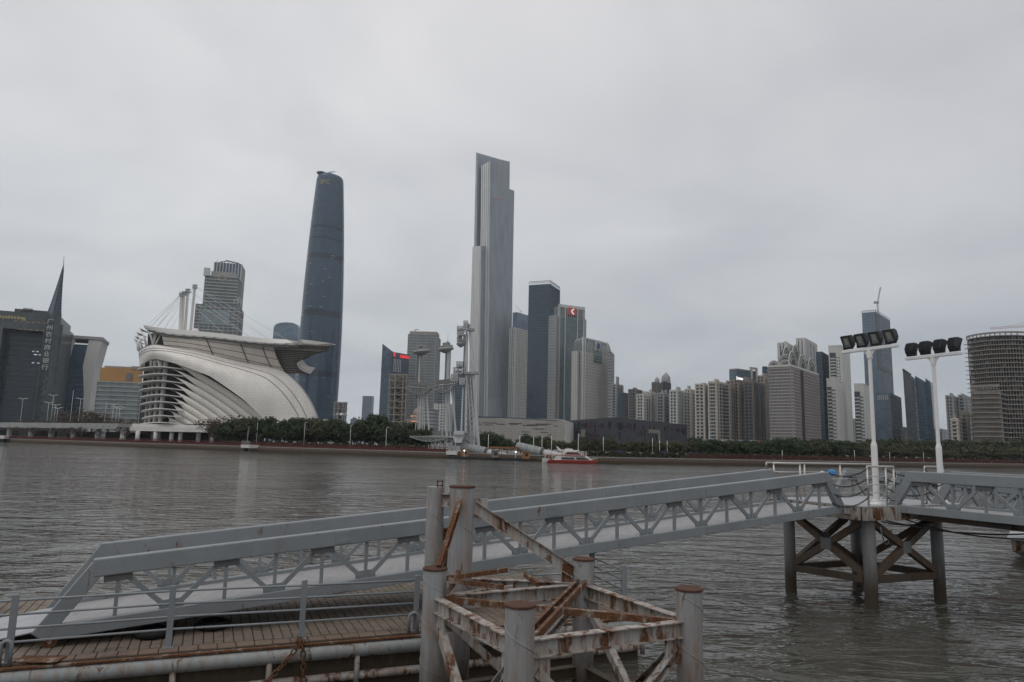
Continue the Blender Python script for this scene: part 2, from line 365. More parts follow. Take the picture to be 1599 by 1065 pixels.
# ================================================================== FOREGROUND: gangways
def gangway(label, O, u, length, za, zb, width, name='gangway', ends=(0.66, 0.52), h=1.22, nodes=11, first=1.03, pitch=1.75, flange=True):
    """twin truss footbridge from O along u; bottom z runs za -> zb; near truss at offset 0, far truss at 'width' to the left of u"""
    u = Vector((u[0], u[1], 0)).normalized(); lf = Vector((-u.y, u.x, 0))
    root = thing(name, label, 'gangway', (O[0], O[1], za))
    O = Vector((O[0], O[1], 0))
    def B(s, off, dz=0): return O+u*s+lf*off+Vector((0, 0, za+(zb-za)*s/length+dz))
    cb, ct, wd = 0.22, 0.30, 0.16
    dk = MB(); a = [B(0.02, wd/2+.004, .15), B(length-.02, wd/2+.004, .15), B(length-.02, width-wd/2-.004, .15), B(.02, width-wd/2-.004, .15)]
    dk.add(a+[p-Vector((0, 0, .05)) for p in a], [(0, 1, 2, 3), (7, 6, 5, 4), (0, 4, 5, 1), (1, 5, 6, 2), (2, 6, 7, 3), (3, 7, 4, 0)])
    dk.build('deck', STEELD, root)
    js = MB()
    for k in range(int(length/1.75)): js.bar(B(.9+1.75*k, wd/2+.01, .055), B(.9+1.75*k, width-wd/2-.01, .055), .08, .09)
    js.build('cross_beam', STEEL, root, kind='stuff')
    for off in (0, width):
        s0, s1 = ends[0], length-ends[1]
        m = MB(); m.bar(B(0.0, off, cb/2), B(length, off, cb/2), wd, cb); m.build('bottom_chord', STEEL, root, bevel=.012)
        m = MB(); m.bar(B(s0-.02, off, h-ct/2), B(s1+.02, off, h-ct/2), wd+.03, ct); m.build('top_chord', STEEL, root, bevel=.022)
        m = MB(); m.bar(B(s0+.06, off, h-ct*.45), B(-.05, off, .06), wd+.01, .26); m.build('end_post', STEEL, root, bevel=.015)
        m = MB(); m.bar(B(s1-.06, off, h-ct*.45), B(length+.03, off, .08), wd+.01, .26); m.build('end_post', STEEL, root, bevel=.015)
        zt = h-ct-.002; zb_ = cb+.002
        for q in (4.9, 9.7, 14.4):
            if q > length-1: continue
            for zc_, hh in ((h-ct/2, ct-.07), (cb/2, cb-.06)):
                ww = wd+.03 if zc_ > .5 else wd
                m = MB()
                for sd_ in (-1, 1):
                    a_ = B(q-.16, off, zc_)-lf*(sd_*(ww/2+.004)); b2_ = B(q+.16, off, zc_)-lf*(sd_*(ww/2+.004)); m.bar(a_, b2_, .012, hh)
                    for i_ in (-.11, -.04, .04, .11):
                        for j_ in (-.3, .3): c_ = B(q+i_, off, zc_+j_*hh)-lf*(sd_*(ww/2+.008)); m.tube(c_, c_-lf*(sd_*.012), .013, 6)
                m.build('splice_plate', STEEL, root)
        for k in range(nodes):
            s = first+pitch*k
            if s > s1-.1: break
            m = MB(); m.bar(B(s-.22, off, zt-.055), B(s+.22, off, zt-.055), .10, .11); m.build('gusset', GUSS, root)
            m = MB(); m.bar(B(s, off+.0, zt), B(s, off, zb_-.03), .062, .062, up=u); m.build('upright', STEEL, root)
            for sg in (-1, 1):
                sb = s+sg*pitch/2
                if sb < .3 or sb > length-.2: continue
                m = MB(); m.bar(B(s+sg*.12, off, zt-.03), B(sb-sg*.09, off, zb_+.03), .055, .085); m.build('diagonal', STEEL, root)
            sb = s+pitch/2
            if sb < length-.4:
                m = MB(); m.bar(B(sb-.20, off, zb_+.07), B(sb+.20, off, zb_+.07), .028, .14); m.build('gusset', STEEL, root)
                if k < nodes-1: m = MB(); m.bar(B(sb, off, zt), B(sb, off, zb_-.03), .058, .058, up=u); m.build('upright', STEEL, root)
    return root, B
G0 = Vector((-7.66, 12.38, 0)); GR = Vector((9.65, 21.11, 0)); GU = (GR-G0).normalized(); GN = Vector((GU.y, -GU.x, 0)); GL = -GN
LEN1 = (GR-G0).length
g1, B1 = gangway('long grey truss gangway rising from the paved pontoon to the pier', G0, GU, LEN1, 1.02, 2.68, 2.05)
# small rollers at the low end and the flap plate that leads onto the deck
for off in (0.0, 2.05):
    p = B1(.12, off); m = MB(); m.tube(Vector((p.x, p.y, 1.0))+GN*.05, Vector((p.x, p.y, 1.0))-GN*.05, .105, 18)
    r_ = m.build('roller', RUSTH, g1, smooth=True, auto=40)
    m = MB(); m.tube(Vector((p.x, p.y, 1.0))+GN*.07, Vector((p.x, p.y, 1.0))-GN*.07, .035, 10); m.build('axle', FEND, r_)
m = MB(); a = [B1(-.02, .12, .17), B1(-.02, 1.93, .17)]
b_ = [a[1]-GU*1.55, a[0]-GU*1.55]; q = [a[0], a[1]]+b_
q = [Vector((p.x, p.y, 1.16 if i < 2 else .925)) for i, p in enumerate(q)]
m.add(q+[p-Vector((0, 0, .02)) for p in q], [(0, 1, 2, 3), (7, 6, 5, 4), (0, 4, 5, 1), (1, 5, 6, 2), (2, 6, 7, 3), (3, 7, 4, 0)])
m.build('flap_plate', PLATE, g1)
# hinge at the high end
p = GR; m = MB()
for off in (-.12, .06): m.bar(Vector((p.x, p.y, 2.80))+GU*.02+GL*off, Vector((p.x, p.y, 2.74))+GU*.42+GL*off, .03, .24)
m.tube(Vector((p.x, p.y, 2.76))+GU*.33+GN*.17, Vector((p.x, p.y, 2.76))+GU*.33-GN*.16, .055, 12)
m.build('hinge', RUSTB, g1)

# second gangway: from the pier towards the near shore
D2 = GN; O2 = Vector((11.50, 21.72, 0))
g2, B2 = gangway('level grey truss gangway leading from the pier back to shore', O2, D2, 19.4, 2.70, 2.62, 2.05, ends=(.60, .6), nodes=11, first=.95)
m = MB()
for k in (0.3, 1.75): m.ibeam(B2(.6, k, -.09), B2(19, k, -.09), .12, .17)
m.build('deck_girder', BRACE, g2)
p = B2(1.05, .22, .155); m = MB(); m.path([p+D2*-.05, p+D2*-.05+V(0, 0, .1), p+D2*-.03+V(0, 0, .13), p+D2*.03+V(0, 0, .13), p+D2*.05+V(0, 0, .1), p+D2*.05], .012, 6); m.build('eye', STEEL, g2)
m = MB(); m.box(B2(3.05, .05, -.07), (.5, .1, .12), (D2, GU, V(0, 0, 1))); m.build('clamp', BLACK, g2)
# third gangway: goes down on the far side
O3 = O2+GU*2.35-D2*1.9
g3, B3 = gangway('grey truss gangway sloping down beyond the pier on the far side', O3, GU, 19.4, 2.68, 1.05, 2.05, nodes=11)
# pontoon it lands on, mostly out of frame
p3 = MB(); c3 = B3(19.4, 1); p3.box((c3.x+2.5, c3.y+1.2, .35), (11, 5, 1.1), (GU, GL, V(0, 0, 1)))
t3 = thing('far_pontoon', 'floating pontoon under the low end of the far gangway', 'pontoon', (c3.x+2.5, c3.y+1.2, 0)); p3.build('hull', HULL, t3)

# ------------------------------------------------------------------ paved pontoon
PE = Vector((.924, .382, 0)).normalized(); PN = Vector((-PE.y, PE.x, 0))      # along the near edge, and inward
PO = Vector((-1.69, 14.03, 0))-PN*.14                                        # near edge passes just outside the fence
def PP(s, t, z): return PO+PE*s+PN*t+Vector((0, 0, z))
PS0, PS1, PW = -11.0, 4.9, 5.3
pont = thing('floating_pontoon', 'long paved floating pontoon under the low end of the gangway', 'pontoon', PP(-3, 2.6, .0))
m = MB(); m.box(PP((PS0+PS1)/2, PW/2, .30), (PS1-PS0-.12, PW-.12, 1.10), (PE, PN, V(0, 0, 1))); m.build('hull', HULL, pont)
m = MB(); m.path([PP(PS0-.02, 0, .70), PP(PS1-.1, 0, .70), PP(PS1+.02, .15, .70), PP(PS1+.02, PW-.15, .70), PP(PS1-.1, PW, .70), PP(PS0, PW, .70)], .13, 14)
m.build('fender_tube', FEND, pont, smooth=True)
m = MB(); m.path([PP(PS0-.02, .02, .25), PP(PS1-.1, .02, .25), PP(PS1, .15, .25), PP(PS1, PW-.15, .25)], .075, 10)
m.build('fender_tube', RUSTB, pont, smooth=True, label='lower rusty fender tube')
for k in range(11):
    s = PS0+.9+1.5*k
    m = MB(); m.tube(PP(s, -.05, .62), PP(s, -.03, .12), .05, 8); m.build('fender_strut', RUSTB, pont, smooth=True)
# curb angle between fender and tiles
m = MB(); m.bar(PP(PS0, -.02, .855), PP(PS1, -.02, .855), .10, .03); m.build('edge_plate', RUSTH, pont)
# tiles
MORT = plain('tile_mortar', (0.045, 0.036, 0.030), 0.95, var=.3, scale=3)
def tilemat(name, col):
    m, t, b = newmat(name); P = pos(t); oi = N('ShaderNodeObjectInfo', t)
    c = mixc(t, noise(t, P, .55, 4, .6), [q*.75 for q in col], [q*1.2 for q in col])
    c = mixc(t, oi.outputs['Random'], c, mixc(t, .5, c, (.75, .75, .75), 'MULTIPLY'))
    c = mixc(t, ramp(t, noise(t, P, 1.7, 6, .65), (.52, 0.0), (.72, .7)), c, (.035, .027, .021))
    L(t, c, b.inputs['Base Color']); b.inputs['Roughness'].default_value = .8
    bump(t, b, noise(t, P, 40, 4), .3, .004); return m
TILE = tilemat('worn_tile', (0.205, 0.165, 0.128)); TILE2 = tilemat('edge_tile', (0.190, 0.135, 0.100))
m = MB(); m.box(PP((PS0+PS1)/2, PW/2, .862), (PS1-PS0-.1, PW-.08, .030), (PE, PN, V(0, 0, 1))); m.build('mortar_bed', MORT, pont)
TS, TG = .165, .016
def tilemesh(name, sx, sy, mat):
    b = MB(); x, y, hh, bv = sx/2, sy/2, .026, .006
    b.loft([[(-x, -y, 0), (x, -y, 0), (x, y, 0), (-x, y, 0)], [(-x, -y, hh-bv), (x, -y, hh-bv), (x, y, hh-bv), (-x, y, hh-bv)], [(-x+bv, -y+bv, hh), (x-bv, -y+bv, hh), (x-bv, y-bv, hh), (-x+bv, y-bv, hh)]])
    return b, b.mesh(name, mat)
tb, tme = tilemesh('tile', TS-TG, TS-TG, TILE); eb, eme = tilemesh('edge_tile', .30-TG, .30-TG, TILE2)
ang = math.atan2(PE.y, PE.x); spots = []
k = 0
while PS0+.2+.30*k < PS1-.2:
    spots.append((PS0+.2+.30*k, .215, 'e')); k += 1
j = 0
while .38+TS*(j+.5) < PW-.12:
    k = 0
    while PS0+.15+TS*k < PS1-.15:
        spots.append((PS0+.15+TS*k, .38+TS*(j+.5), 't')); k += 1
    j += 1
# what the photograph shows: the strip along the near edge, between gangway and guard rail, and beyond the gangway's low end
def seen(s, t):
    p = PP(s, t, .9); d = Vector((p.x, p.y, EYE))
    v = p-Vector((0, 0, EYE)); x = CX+FPX*v.dot(RT)/v.dot(FW); y = CY-FPX*v.dot(UP)/v.dot(FW)
    return -5 < x < 1000 and y < 1075, v.length
vis = []
for i, (s, t, q) in enumerate(spots):
    ok, dist = seen(s, t)
    rel = (PP(s, t, 0)-G0); off = rel.dot(GL); al = rel.dot(GU)
    under = (0.1 < off < 2.3 and al > .2)
    if ok and not under: vis.append((dist, i))
vis.sort(); pick = set(i for _, i in vis[:298])
rest = MB(); ca, sa = math.cos(ang), math.sin(ang)
for i, (s, t, q) in enumerate(spots):
    jz, jr = random.uniform(-.003, .003), random.uniform(-.012, .012)
    p = PP(s, t, .872+jz)
    if i in pick:
        o = bpy.data.objects.new('tile', tme if q == 't' else eme); COL.objects.link(o); o.parent = pont; o.location = p-pont.location; o.rotation_euler = (random.uniform(-.012, .012), random.uniform(-.012, .012), ang+jr)
    else:
        b = tb if q == 't' else eb; c_, s_ = math.cos(ang+jr), math.sin(ang+jr)
        rest.cur = 0 if q == 't' else 1
        rest.add([(p.x+x*c_-y*s_, p.y+x*s_+y*c_, p.z+z) for x, y, z in b.v], b.f)
rest.build('paving_tiles', [TILE, TILE2], pont, kind='stuff')

# guard rail along the near edge
rail = thing('guard_rail', 'low grey guard rail with flat posts along the pontoon edge', 'railing', PP(-3, .14, .9))
ps = [PO+PN*.14+PE*(-.02-2.12*k) for k in range(5)]
ps = [Vector((-1.69, 14.03, 0)), Vector((-3.62, 13.28, 0)), Vector((-5.64, 12.55, 0)), Vector((-7.64, 11.57, 0)), Vector((-9.6, 10.75, 0))]
for p in ps:
    m = MB(); m.box((p.x, p.y, 1.40), (.10, .045, 1.02), (PE, PN, V(0, 0, 1))); m.build('post', STEEL, rail, bevel=.008)
    m = MB(); m.box((p.x, p.y, .908), (.16, .12, .014), (PE, PN, V(0, 0, 1))); m.build('foot_plate', STEEL, rail)
for z in (1.20, 1.40, 1.61, 1.82):
    m = MB(); m.path([(p.x, p.y, z) for p in ps[::-1]], .019, 8); m.build('rail', STEEL, rail, smooth=True)
rail2 = thing('guard_rail', 'short grey guard rail at the pontoon end behind the rusty piles', 'railing', PP(3, .14, .9))
ps = [PP(2.35, .14, 0), PP(4.55, .14, 0), PP(4.75, 1.9, 0)]
for p in ps:
    m = MB(); m.box((p.x, p.y, 1.40), (.12, .06, 1.02), (PE, PN, V(0, 0, 1))); m.build('post', STEEL, rail2, bevel=.008)
for z in (1.20, 1.40, 1.61, 1.80):
    m = MB(); m.path([(p.x, p.y, z) for p in ps], .019, 8); m.build('rail', STEEL, rail2, smooth=True)
# bent pipe cleats
def cleat(p, label, d, hh, wd, r):
    m = MB(); p = Vector(p); d = Vector(d); pts = [p, p+V(0, 0, hh-.08)]
    for k in range(7):
        a = math.pi*k/6; pts.append(p+d*(wd/2-wd/2*math.cos(a))+V(0, 0, hh-.08+wd/2*math.sin(a)*.9))
    pts += [p+d*wd+V(0, 0, hh-.1), p+d*wd]
    o = m.build('mooring_cleat', STEEL, None, smooth=True, at0=p); tag(o, label, 'mooring cleat')
cleat(PP(-.12, .10, .88), 'small bent pipe cleat beside the last guard rail post', PE, .34, .17, .03)
for o in [o for o in bpy.data.objects if o.name.startswith('mooring_cleat')]: bpy.data.objects.remove(o)
def cleat(p, label, d, hh, wd, r):
    m = MB(); p = Vector(p); d = Vector(d); pts = [p, p+V(0, 0, hh-wd/2)]
    for k in range(1, 8):
        a = math.pi*k/8; pts.append(p+d*(wd/2-wd/2*math.cos(a))+V(0, 0, hh-wd/2+wd/2*math.sin(a)))
    pts += [p+d*wd+V(0, 0, hh-wd/2), p+d*wd]
    m.path(pts, r, 10)
    tag(m.build('mooring_cleat', STEEL, None, smooth=True, at0=p), label, 'mooring cleat')
cleat(PP(-.15, .06, .885), 'small bent pipe cleat beside the last guard rail post', PE, .36, .17, .032)
q = atz(-2, 1040, .885); cleat(q, 'bent pipe cleat at the left edge of the pontoon', (PE*.9-PN*.1), .36, .155, .03)
# tyres lying under the gangway
def tyre(p, label, r=.30):
    m = MB(); p = Vector(p); ring = []
    for k in range(28):
        a = 2*math.pi*k/28; ring.append([p+Vector((math.cos(a)*(r-.085+.085*math.cos(b*math.pi/4)), math.sin(a)*(r-.085+.085*math.cos(b*math.pi/4)), .075+.075*math.sin(b*math.pi/4))) for b in range(8)])
    m.loft(ring+[ring[0]], caps=False)
    tag(m.build('old_tyre', BLACK, None, smooth=True, at0=p), label, 'tyre', 'old tyres lying on the pontoon')
q = atz(238, 994, .9); tyre((q.x, q.y, .90), 'black tyre lying flat on the tiles under the gangway, nearer its low end', .31)
q = atz(332, 981, .9); tyre((q.x, q.y, .90), 'black tyre on the tiles under the gangway, farther from its low end', .31)
# chains over the edge
def chain(pts, r, rod, label, parent=None, name='mooring_chain', mat=CHAIN, loose=1.0, cat='chain', group=None):
    m = MB(); P = [Vector(p) for p in pts]; seg = [(P[i+1]-P[i]).length for i in range(len(P)-1)]; tot = sum(seg); pit = r*2.55; k = 0; s = 0
    while s < tot:
        a = s; i = 0
        while i < len(seg)-1 and a > seg[i]: a -= seg[i]; i += 1
        c = P[i]+(P[i+1]-P[i])*min(1, a/seg[i]); d = (P[i+1]-P[i]).normalized()
        up = V(0, 0, 1) if abs(d.z) < .9 else V(1, 0, 0)
        sd_ = d.cross(up).normalized(); u2 = sd_.cross(d)
        e = sd_ if k % 2 else u2
        link = [c+d*(r*1.55*math.cos(t*math.pi/5))+e*(r*.95*math.sin(t*math.pi/5)) for t in range(10)]
        m.path(link, rod, 5, closed=True); s += pit; k += 1
    o = m.build(name, mat, parent, smooth=True)
    if parent is None: tag(o, label, cat, group)
    return o
c0 = atz(466, 1000, .93)
e1 = c0-PN*.16
def hang(a, b, sag, n=10):
    a = Vector(a); b = Vector(b); return [a+(b-a)*(i/n)-V(0, 0, sag*4*(i/n)*(1-i/n)) for i in range(n+1)]
l1 = at(400, 1066, (c0-PN*.45).y-.25); chain([c0+PN*.1, c0, e1]+hang(e1-V(0, 0, .03), l1-V(0, 0, .15), .04, 6), .042, .014, 'rusty chain slanting off the pontoon edge to the left')
l2 = e1+PE*.12-V(0, 0, .8); chain([c0+PN*.08+PE*.05, c0+PE*.05, e1+PE*.06]+[l2], .042, .014, 'rusty chain hanging straight down from the same guard rail post')
# loose plate at the low end
q = atz(62, 1030, .905); m = MB(); m.box((q.x, q.y, .912), (.65, .34, .014), ((PE*.9-PN*.3).normalized(), (PN*.9+PE*.3).normalized(), V(0, 0, 1))); tag(m.build('steel_plate', RUSTH, None), 'loose rusty steel plate lying on the tiles by the roller', 'plate')

# ------------------------------------------------------------------ rusting pile cluster
dol = thing('pile_cluster', 'rusting dolphin of grey steel piles tied by rusty beams', 'dolphin', (.75, 11.0, 0))
PA, PEp, PF, PD = V(-1.12, 11.58, 0), V(.18, 9.14, 0), V(2.58, 10.42, 0), V(1.35, 12.90, 0)
TOP = 2.45; PR = .183
def pile(p, r, z1, mat=PILE, z0=-1.3, cap=True, parent=dol, seam=True, ph=0.0, sl=.62):
    m = MB(); m.tube((p.x, p.y, z0), (p.x, p.y, z1), r, 40); o = m.build('pile', mat, parent, smooth=True, auto=40)
    if cap:
        m = MB(); m.loft([[(p.x+rr*math.cos(a*math.pi/18)*(1+.012*math.sin(a*1.7)), p.y+rr*math.sin(a*math.pi/18)*(1+.012*math.cos(a*2.3)), zz) for a in range(36)] for rr, zz in ((r+.012, z1-.014), (r+.014, z1+.012), (r-.004, z1+.022))]); m.build('cap_plate', RUSTC, o)
    if seam:
        n = int((z1-.2)/(sl/24)); pts = [(p.x+(r+.001)*math.cos(ph+2*math.pi*k/24), p.y+(r+.001)*math.sin(ph+2*math.pi*k/24), z1-k*sl/24) for k in range(n)]
        m = MB(); m.path(pts, .0075, 5); m.build('weld_seam', mat, o, smooth=True)
    return o
pile(PA, PR, TOP, ph=2.2); pile(PEp, PR, TOP, ph=.9, sl=.66); pile(PF, PR, TOP, ph=3.4, sl=.7); pile(PD, PR, TOP, ph=1.2)
cc = at(722, 760, 12.55); PC = V(cc.x, cc.y, 0); CZ = cc.z
pile(PC, .213, CZ, ph=.4, sl=.9)
bb = at(681, 760, 12.75); PB = V(bb.x, bb.y, 0); BZ = bb.z
pile(PB, .152, BZ, cap=False, ph=1.0, sl=.8)
m = MB(); q = V(PB.x+.07, PB.y-.03, BZ)
for a, b in (((-.045, 0), (-.045, .11)), ((.045, 0), (.045, .11)), ((-.06, .10), (.06, .10)), ((-.06, .02), (.06, .02))):
    m.bar(q+V(a[0], 0, a[1]), q+V(b[0], 0, b[1]), .02, .03, up=(0, 1, 0))
m.build('lifting_lug', RUSTC, dol)
Z = V(0, 0, 1)
def beam(a, b, w, h, mat, kind='i', label=None, name='beam', t=.016):
    m = MB(); {'i': m.ibeam, 'c': m.channel, 'b': m.bar}[kind](*((a, b, w, h, t) if kind != 'b' else (a, b, w, h)))
    return m.build(name, mat, dol, bevel=.003 if kind == 'b' else 0, label=label)
def edge(a, b, r1, r2, z1, z2):
    d = (b-a).normalized(); return a+d*r1+Z*z1, b-d*r2+Z*z2
beam(*edge(PB, PC, .15, .2, CZ-.24, CZ-.24), .13, .22, RUSTB, 'i', name='stub_beam')
ZT = 1.93
for a, b in ((PA, PEp), (PEp, PF), (PF, PD), (PD, PA)):
    p, q = edge(a, b, PR-.01, PR-.01, ZT, ZT); beam(p, q, .15, .22, RUSTB, 'i', name='ring_beam')
    d = (b-a).normalized(); side = V(d.y, -d.x, 0)
    for P0, sg in ((a, 1), (b, -1)):   # gusset plates where the braces land
        m = MB(); c = P0+d*(sg*(PR+.125))+Z*(ZT-.20); m.box(c-side*.0, (.26, .024, .50), (d, side, Z)); m.build('gusset_plate', RUSTB, dol)
    mid = (a+b)/2+Z*.72
    for P0, sg in ((a, 1), (b, -1)):
        m = MB(); m.channel(P0+d*(sg*(PR+.05))+Z*(ZT-.28), mid-d*(sg*.08), .12, .12, .014); m.build('brace', RUSTB, dol)
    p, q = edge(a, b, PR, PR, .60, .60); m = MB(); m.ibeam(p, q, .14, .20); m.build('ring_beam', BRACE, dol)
beam(*edge(PA, PF, PR+.02, PR+.02, ZT+.075, ZT+.06), .09, .09, RUSTH, 'c', name='cross_brace')
for k in (-.07, .07):
    d = (PD-PEp).normalized(); s = V(d.y, -d.x, 0)*k
    m = MB(); m.channel(PEp+d*PR+s+Z*(ZT+.02), PD-d*PR+s+Z*(ZT+.15), .05, .11, .012, sgn=1 if k > 0 else -1); m.build('cross_brace', RUSTH, dol)
# tall pile tied down to the cluster
dCD = (PD-PC).normalized()
beam(PC+dCD*.20+Z*(CZ-.33), PD-dCD*.17+Z*(ZT+.30), .14, .20, RUSTB, 'i', name='raking_beam')
m = MB(); m.box(PD-dCD*.27+Z*(ZT+.27), (.24, .02, .34), (dCD, V(dCD.y, -dCD.x, 0), Z)); m.build('gusset_plate', RUSTH, dol)
m = MB(); m.box(PC+dCD*.33+Z*(CZ-.36), (.24, .02, .34), (dCD, V(dCD.y, -dCD.x, 0), Z)); m.build('gusset_plate', RUSTB, dol)
beam(PC+dCD*.20+Z*(ZT+.10), PD-dCD*.17+Z*(ZT+.02), .14, .22, RUSTB, 'i', name='tie_beam')
dCA = (PA-PC).normalized(); ra = PA+Z*(TOP+.02)-dCA*.02
m = MB(); m.channel(PC-V(0, .23, 0)+Z*(CZ-.2), PA+V(.06, -.02, TOP+.03), .08, .10, .014); m.build('raking_brace', RUSTH, dol)
m = MB(); m.ibeam(PB+V(.12, .35, .9), PB+V(.16, .35, 2.9), .12, .16, up=(0, 1, 0)); m.build('guide_post', RUSTH, dol)
# loose angles left over on the frame
for (x0, y0, x1, y1, Y0, Y1) in ((697, 903, 792, 890, 11.6, 12.1), (700, 906, 786, 917, 11.3, 11.6), (703, 915, 716, 893, 11.4, 11.9), (820, 897, 841, 913, 12.3, 11.9), (698, 926, 713, 905, 11.5, 11.5)):
    m = MB(); m.channel(at(x0, y0, Y0), at(x1, y1, Y1), .06, .07, .012); m.build('loose_angle', RUSTH, dol)
beam(at(700, 930, 11.9), at(800, 916, 12.4), .05, .05, RUSTB, 'b', name='loose_angle')
# chain hanging off the far pile
chain(hang(PD+V(.2, -.1, 1.5), PD+V(.75, -.6, .45), .25, 8), .03, .010, 'rusty chain drooping beside the far right pile of the cluster')
# ================================================================== PIER with light masts
P2 = V(10.54, 21.31, 0); PU = GU; PL = GL
def Q(a, b, z=0): return P2+PU*a+PL*b+Z*z
pier = thing('pier_platform', 'square steel pier on four braced piles joining the gangways', 'pier', Q(1.4, 1.25, 0))
pcs = {'n': Q(0, 0), 'r': Q(2.98, -.12), 'l': Q(-.40, 2.55), 'f': Q(2.62, 2.45)}
for k, p in pcs.items():
    m = MB(); m.tube((p.x, p.y, -1.4), (p.x, p.y, 2.5), .185 if k == 'n' else .172, 32); o = m.build('pile', PILED, pier, smooth=True, auto=40)
ZL, ZH = .78, 2.42
for a, b in (('n', 'l'), ('n', 'r'), ('r', 'f'), ('l', 'f')):
    A, Bp = pcs[a], pcs[b]; d = (Bp-A).normalized(); s = V(d.y, -d.x, 0)
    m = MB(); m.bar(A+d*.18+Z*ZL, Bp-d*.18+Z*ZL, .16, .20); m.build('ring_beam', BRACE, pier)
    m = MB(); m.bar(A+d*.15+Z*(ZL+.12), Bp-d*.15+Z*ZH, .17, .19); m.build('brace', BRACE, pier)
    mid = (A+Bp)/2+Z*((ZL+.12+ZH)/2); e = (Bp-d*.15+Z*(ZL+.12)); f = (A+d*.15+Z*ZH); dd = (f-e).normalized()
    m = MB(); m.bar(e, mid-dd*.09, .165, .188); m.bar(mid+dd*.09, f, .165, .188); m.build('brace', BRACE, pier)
    m = MB(); m.box(mid, (.34, .21, .34), (d, s, Z)); m.build('node_plate', PILED, pier)
# deck: edge girders and plate
x0, x1, y0, y1 = -.55, 4.35, -.30, 3.15
for a, b in ((Q(x0, y0), Q(x1, y0)), (Q(x1, y0), Q(x1, y1)), (Q(x1, y1), Q(x0, y1)), (Q(x0, y1), Q(x0, y0))):
    d = (b-a).normalized(); m = MB(); m.bar(a+d*.001+Z*2.68, b-d*.121+Z*2.68, .12, .36); m.build('edge_girder', RUSTB, pier)
m = MB()
for k in range(4): m.bar(Q(x0+.1, .35+.75*k, 2.62), Q(x1-.1, .35+.75*k, 2.62), .1, .22)
m.build('joist', BRACE, pier, kind='stuff')
m = MB(); m.box(Q((x0+x1)/2, (y0+y1)/2, 2.885), (x1-x0-.02, y1-y0-.02, .03), (PU, PL, Z)); m.build('deck', PLATE, pier)
for a in (-.02, 1.1): m = MB(); m.box(Q(a, y0-.065, 2.68), (.16, .02, .34), (PU, PL, Z)); m.build('hinge_plate', RUSTH, pier)
m = MB(); m.tube(Q(-.12, y0-.1, 2.68), Q(-.12, y0-.02, 2.68), .12, 18); m.build('hinge_boss', RUSTH, pier)
# cables slung below
cab = MB()
cab.path(hang(Q(.3, -.3, 2.50), Q(3.2, -3.4, 2.45), .22, 14), .022, 6); cab.path(hang(Q(.2, -.3, 2.46), Q(2.2, -.6, 2.44), .10, 10), .022, 6); cab.path(hang(Q(1.2, -.35, 2.5), Q(1.6, -4.5, 2.5), .25, 12), .02, 6)
tag(cab.build('cable_bundle', BLACK, None, smooth=True), 'black cables sagging beneath the pier deck', 'cables')
cb2 = MB(); cb2.path(hang(Q(.15, -.28, 2.3), Q(1.15, .1, 2.15), .45, 12), .018, 6); tag(cb2.build('hanging_hose', FEND, None, smooth=True), 'pale grey hose looped below the pier deck', 'hose')
# stainless railings
def inox(label, pts, zt=4.02, loc=None, cap_r=.032, nr=4, posts=True, cat='railing'):
    o = thing('railing', label, cat, Vector((pts[0].x, pts[0].y, 2.9)), 'stainless railings on the pier')
    for p in pts:
        m = MB(); m.tube((p.x, p.y, 2.9), (p.x, p.y, zt), .028, 10); m.build('post', INOX, o, smooth=True)
    a = pts[0]; b = pts[-1]
    m = MB(); m.path([(a.x, a.y, zt-.05)]+[(p.x, p.y, zt+.01) for p in pts]+[(b.x, b.y, zt-.05)], cap_r, 10); m.build('handrail', INOX, o, smooth=True)
    for k in range(nr):
        z = 2.9+.14+k*.235
        m = MB(); m.path([(p.x, p.y, z) for p in pts], .014, 6); m.build('bar', INOX, o, smooth=True)
    return o
inox('stainless railing on the pier corner between the two gangways', [Q(-.20, -.2), Q(.62, -.2), Q(.98, -.2)])
inox('stainless railing along the far edge of the pier', [Q(-.9+1.75*k, 2.95) for k in range(4)])
inox('short stainless railing beside the far light mast', [Q(3.3, .35), Q(4.25, .35)])
inox('short stainless railing at the head of the long gangway', [Q(-1.0, 2.55), Q(-.22, 2.2)])
# black chains closing the gaps
for k, (a, b, n_, lab) in enumerate(((Q(-.2, -.2), B1(LEN1-.55, 0, .0), 4, 'black sagging chain between the pier railing and the long gangway'), (Q(.98, -.2), B2(.15, 0, .0), 4, 'black sagging chain between the pier railing and the shore gangway'),
                                 (Q(.98, .1), B2(.1, 1.9, .0), 4, 'black sagging chain behind the near light mast'), (Q(-.9, 2.95), B1(LEN1-.7, 2.05, 0), 3, 'black sagging chain at the far side of the long gangway'),
                                 (Q(3.3, .35), B2(.35, 2.0, 0), 4, 'black sagging chain beside the far light mast'))):
    for j in range(n_):
        z = 3.95-.27*j; zb_ = z-.10-.03*j
        aa = V(a.x, a.y, z); b2 = V(b.x, b.y, zb_) - (V(b.x, b.y, 0)-V(a.x, a.y, 0))*.05*j
        hp = ('topmost ', 'second ', 'third ', 'lowest ')[j]
        chain(hang(aa, b2, .17, 10), .022, .009, lab.replace('black', hp+'black' if False else hp.strip()+' black'), name='barrier_chain', mat=BLACK, group='barrier chains on the pier')
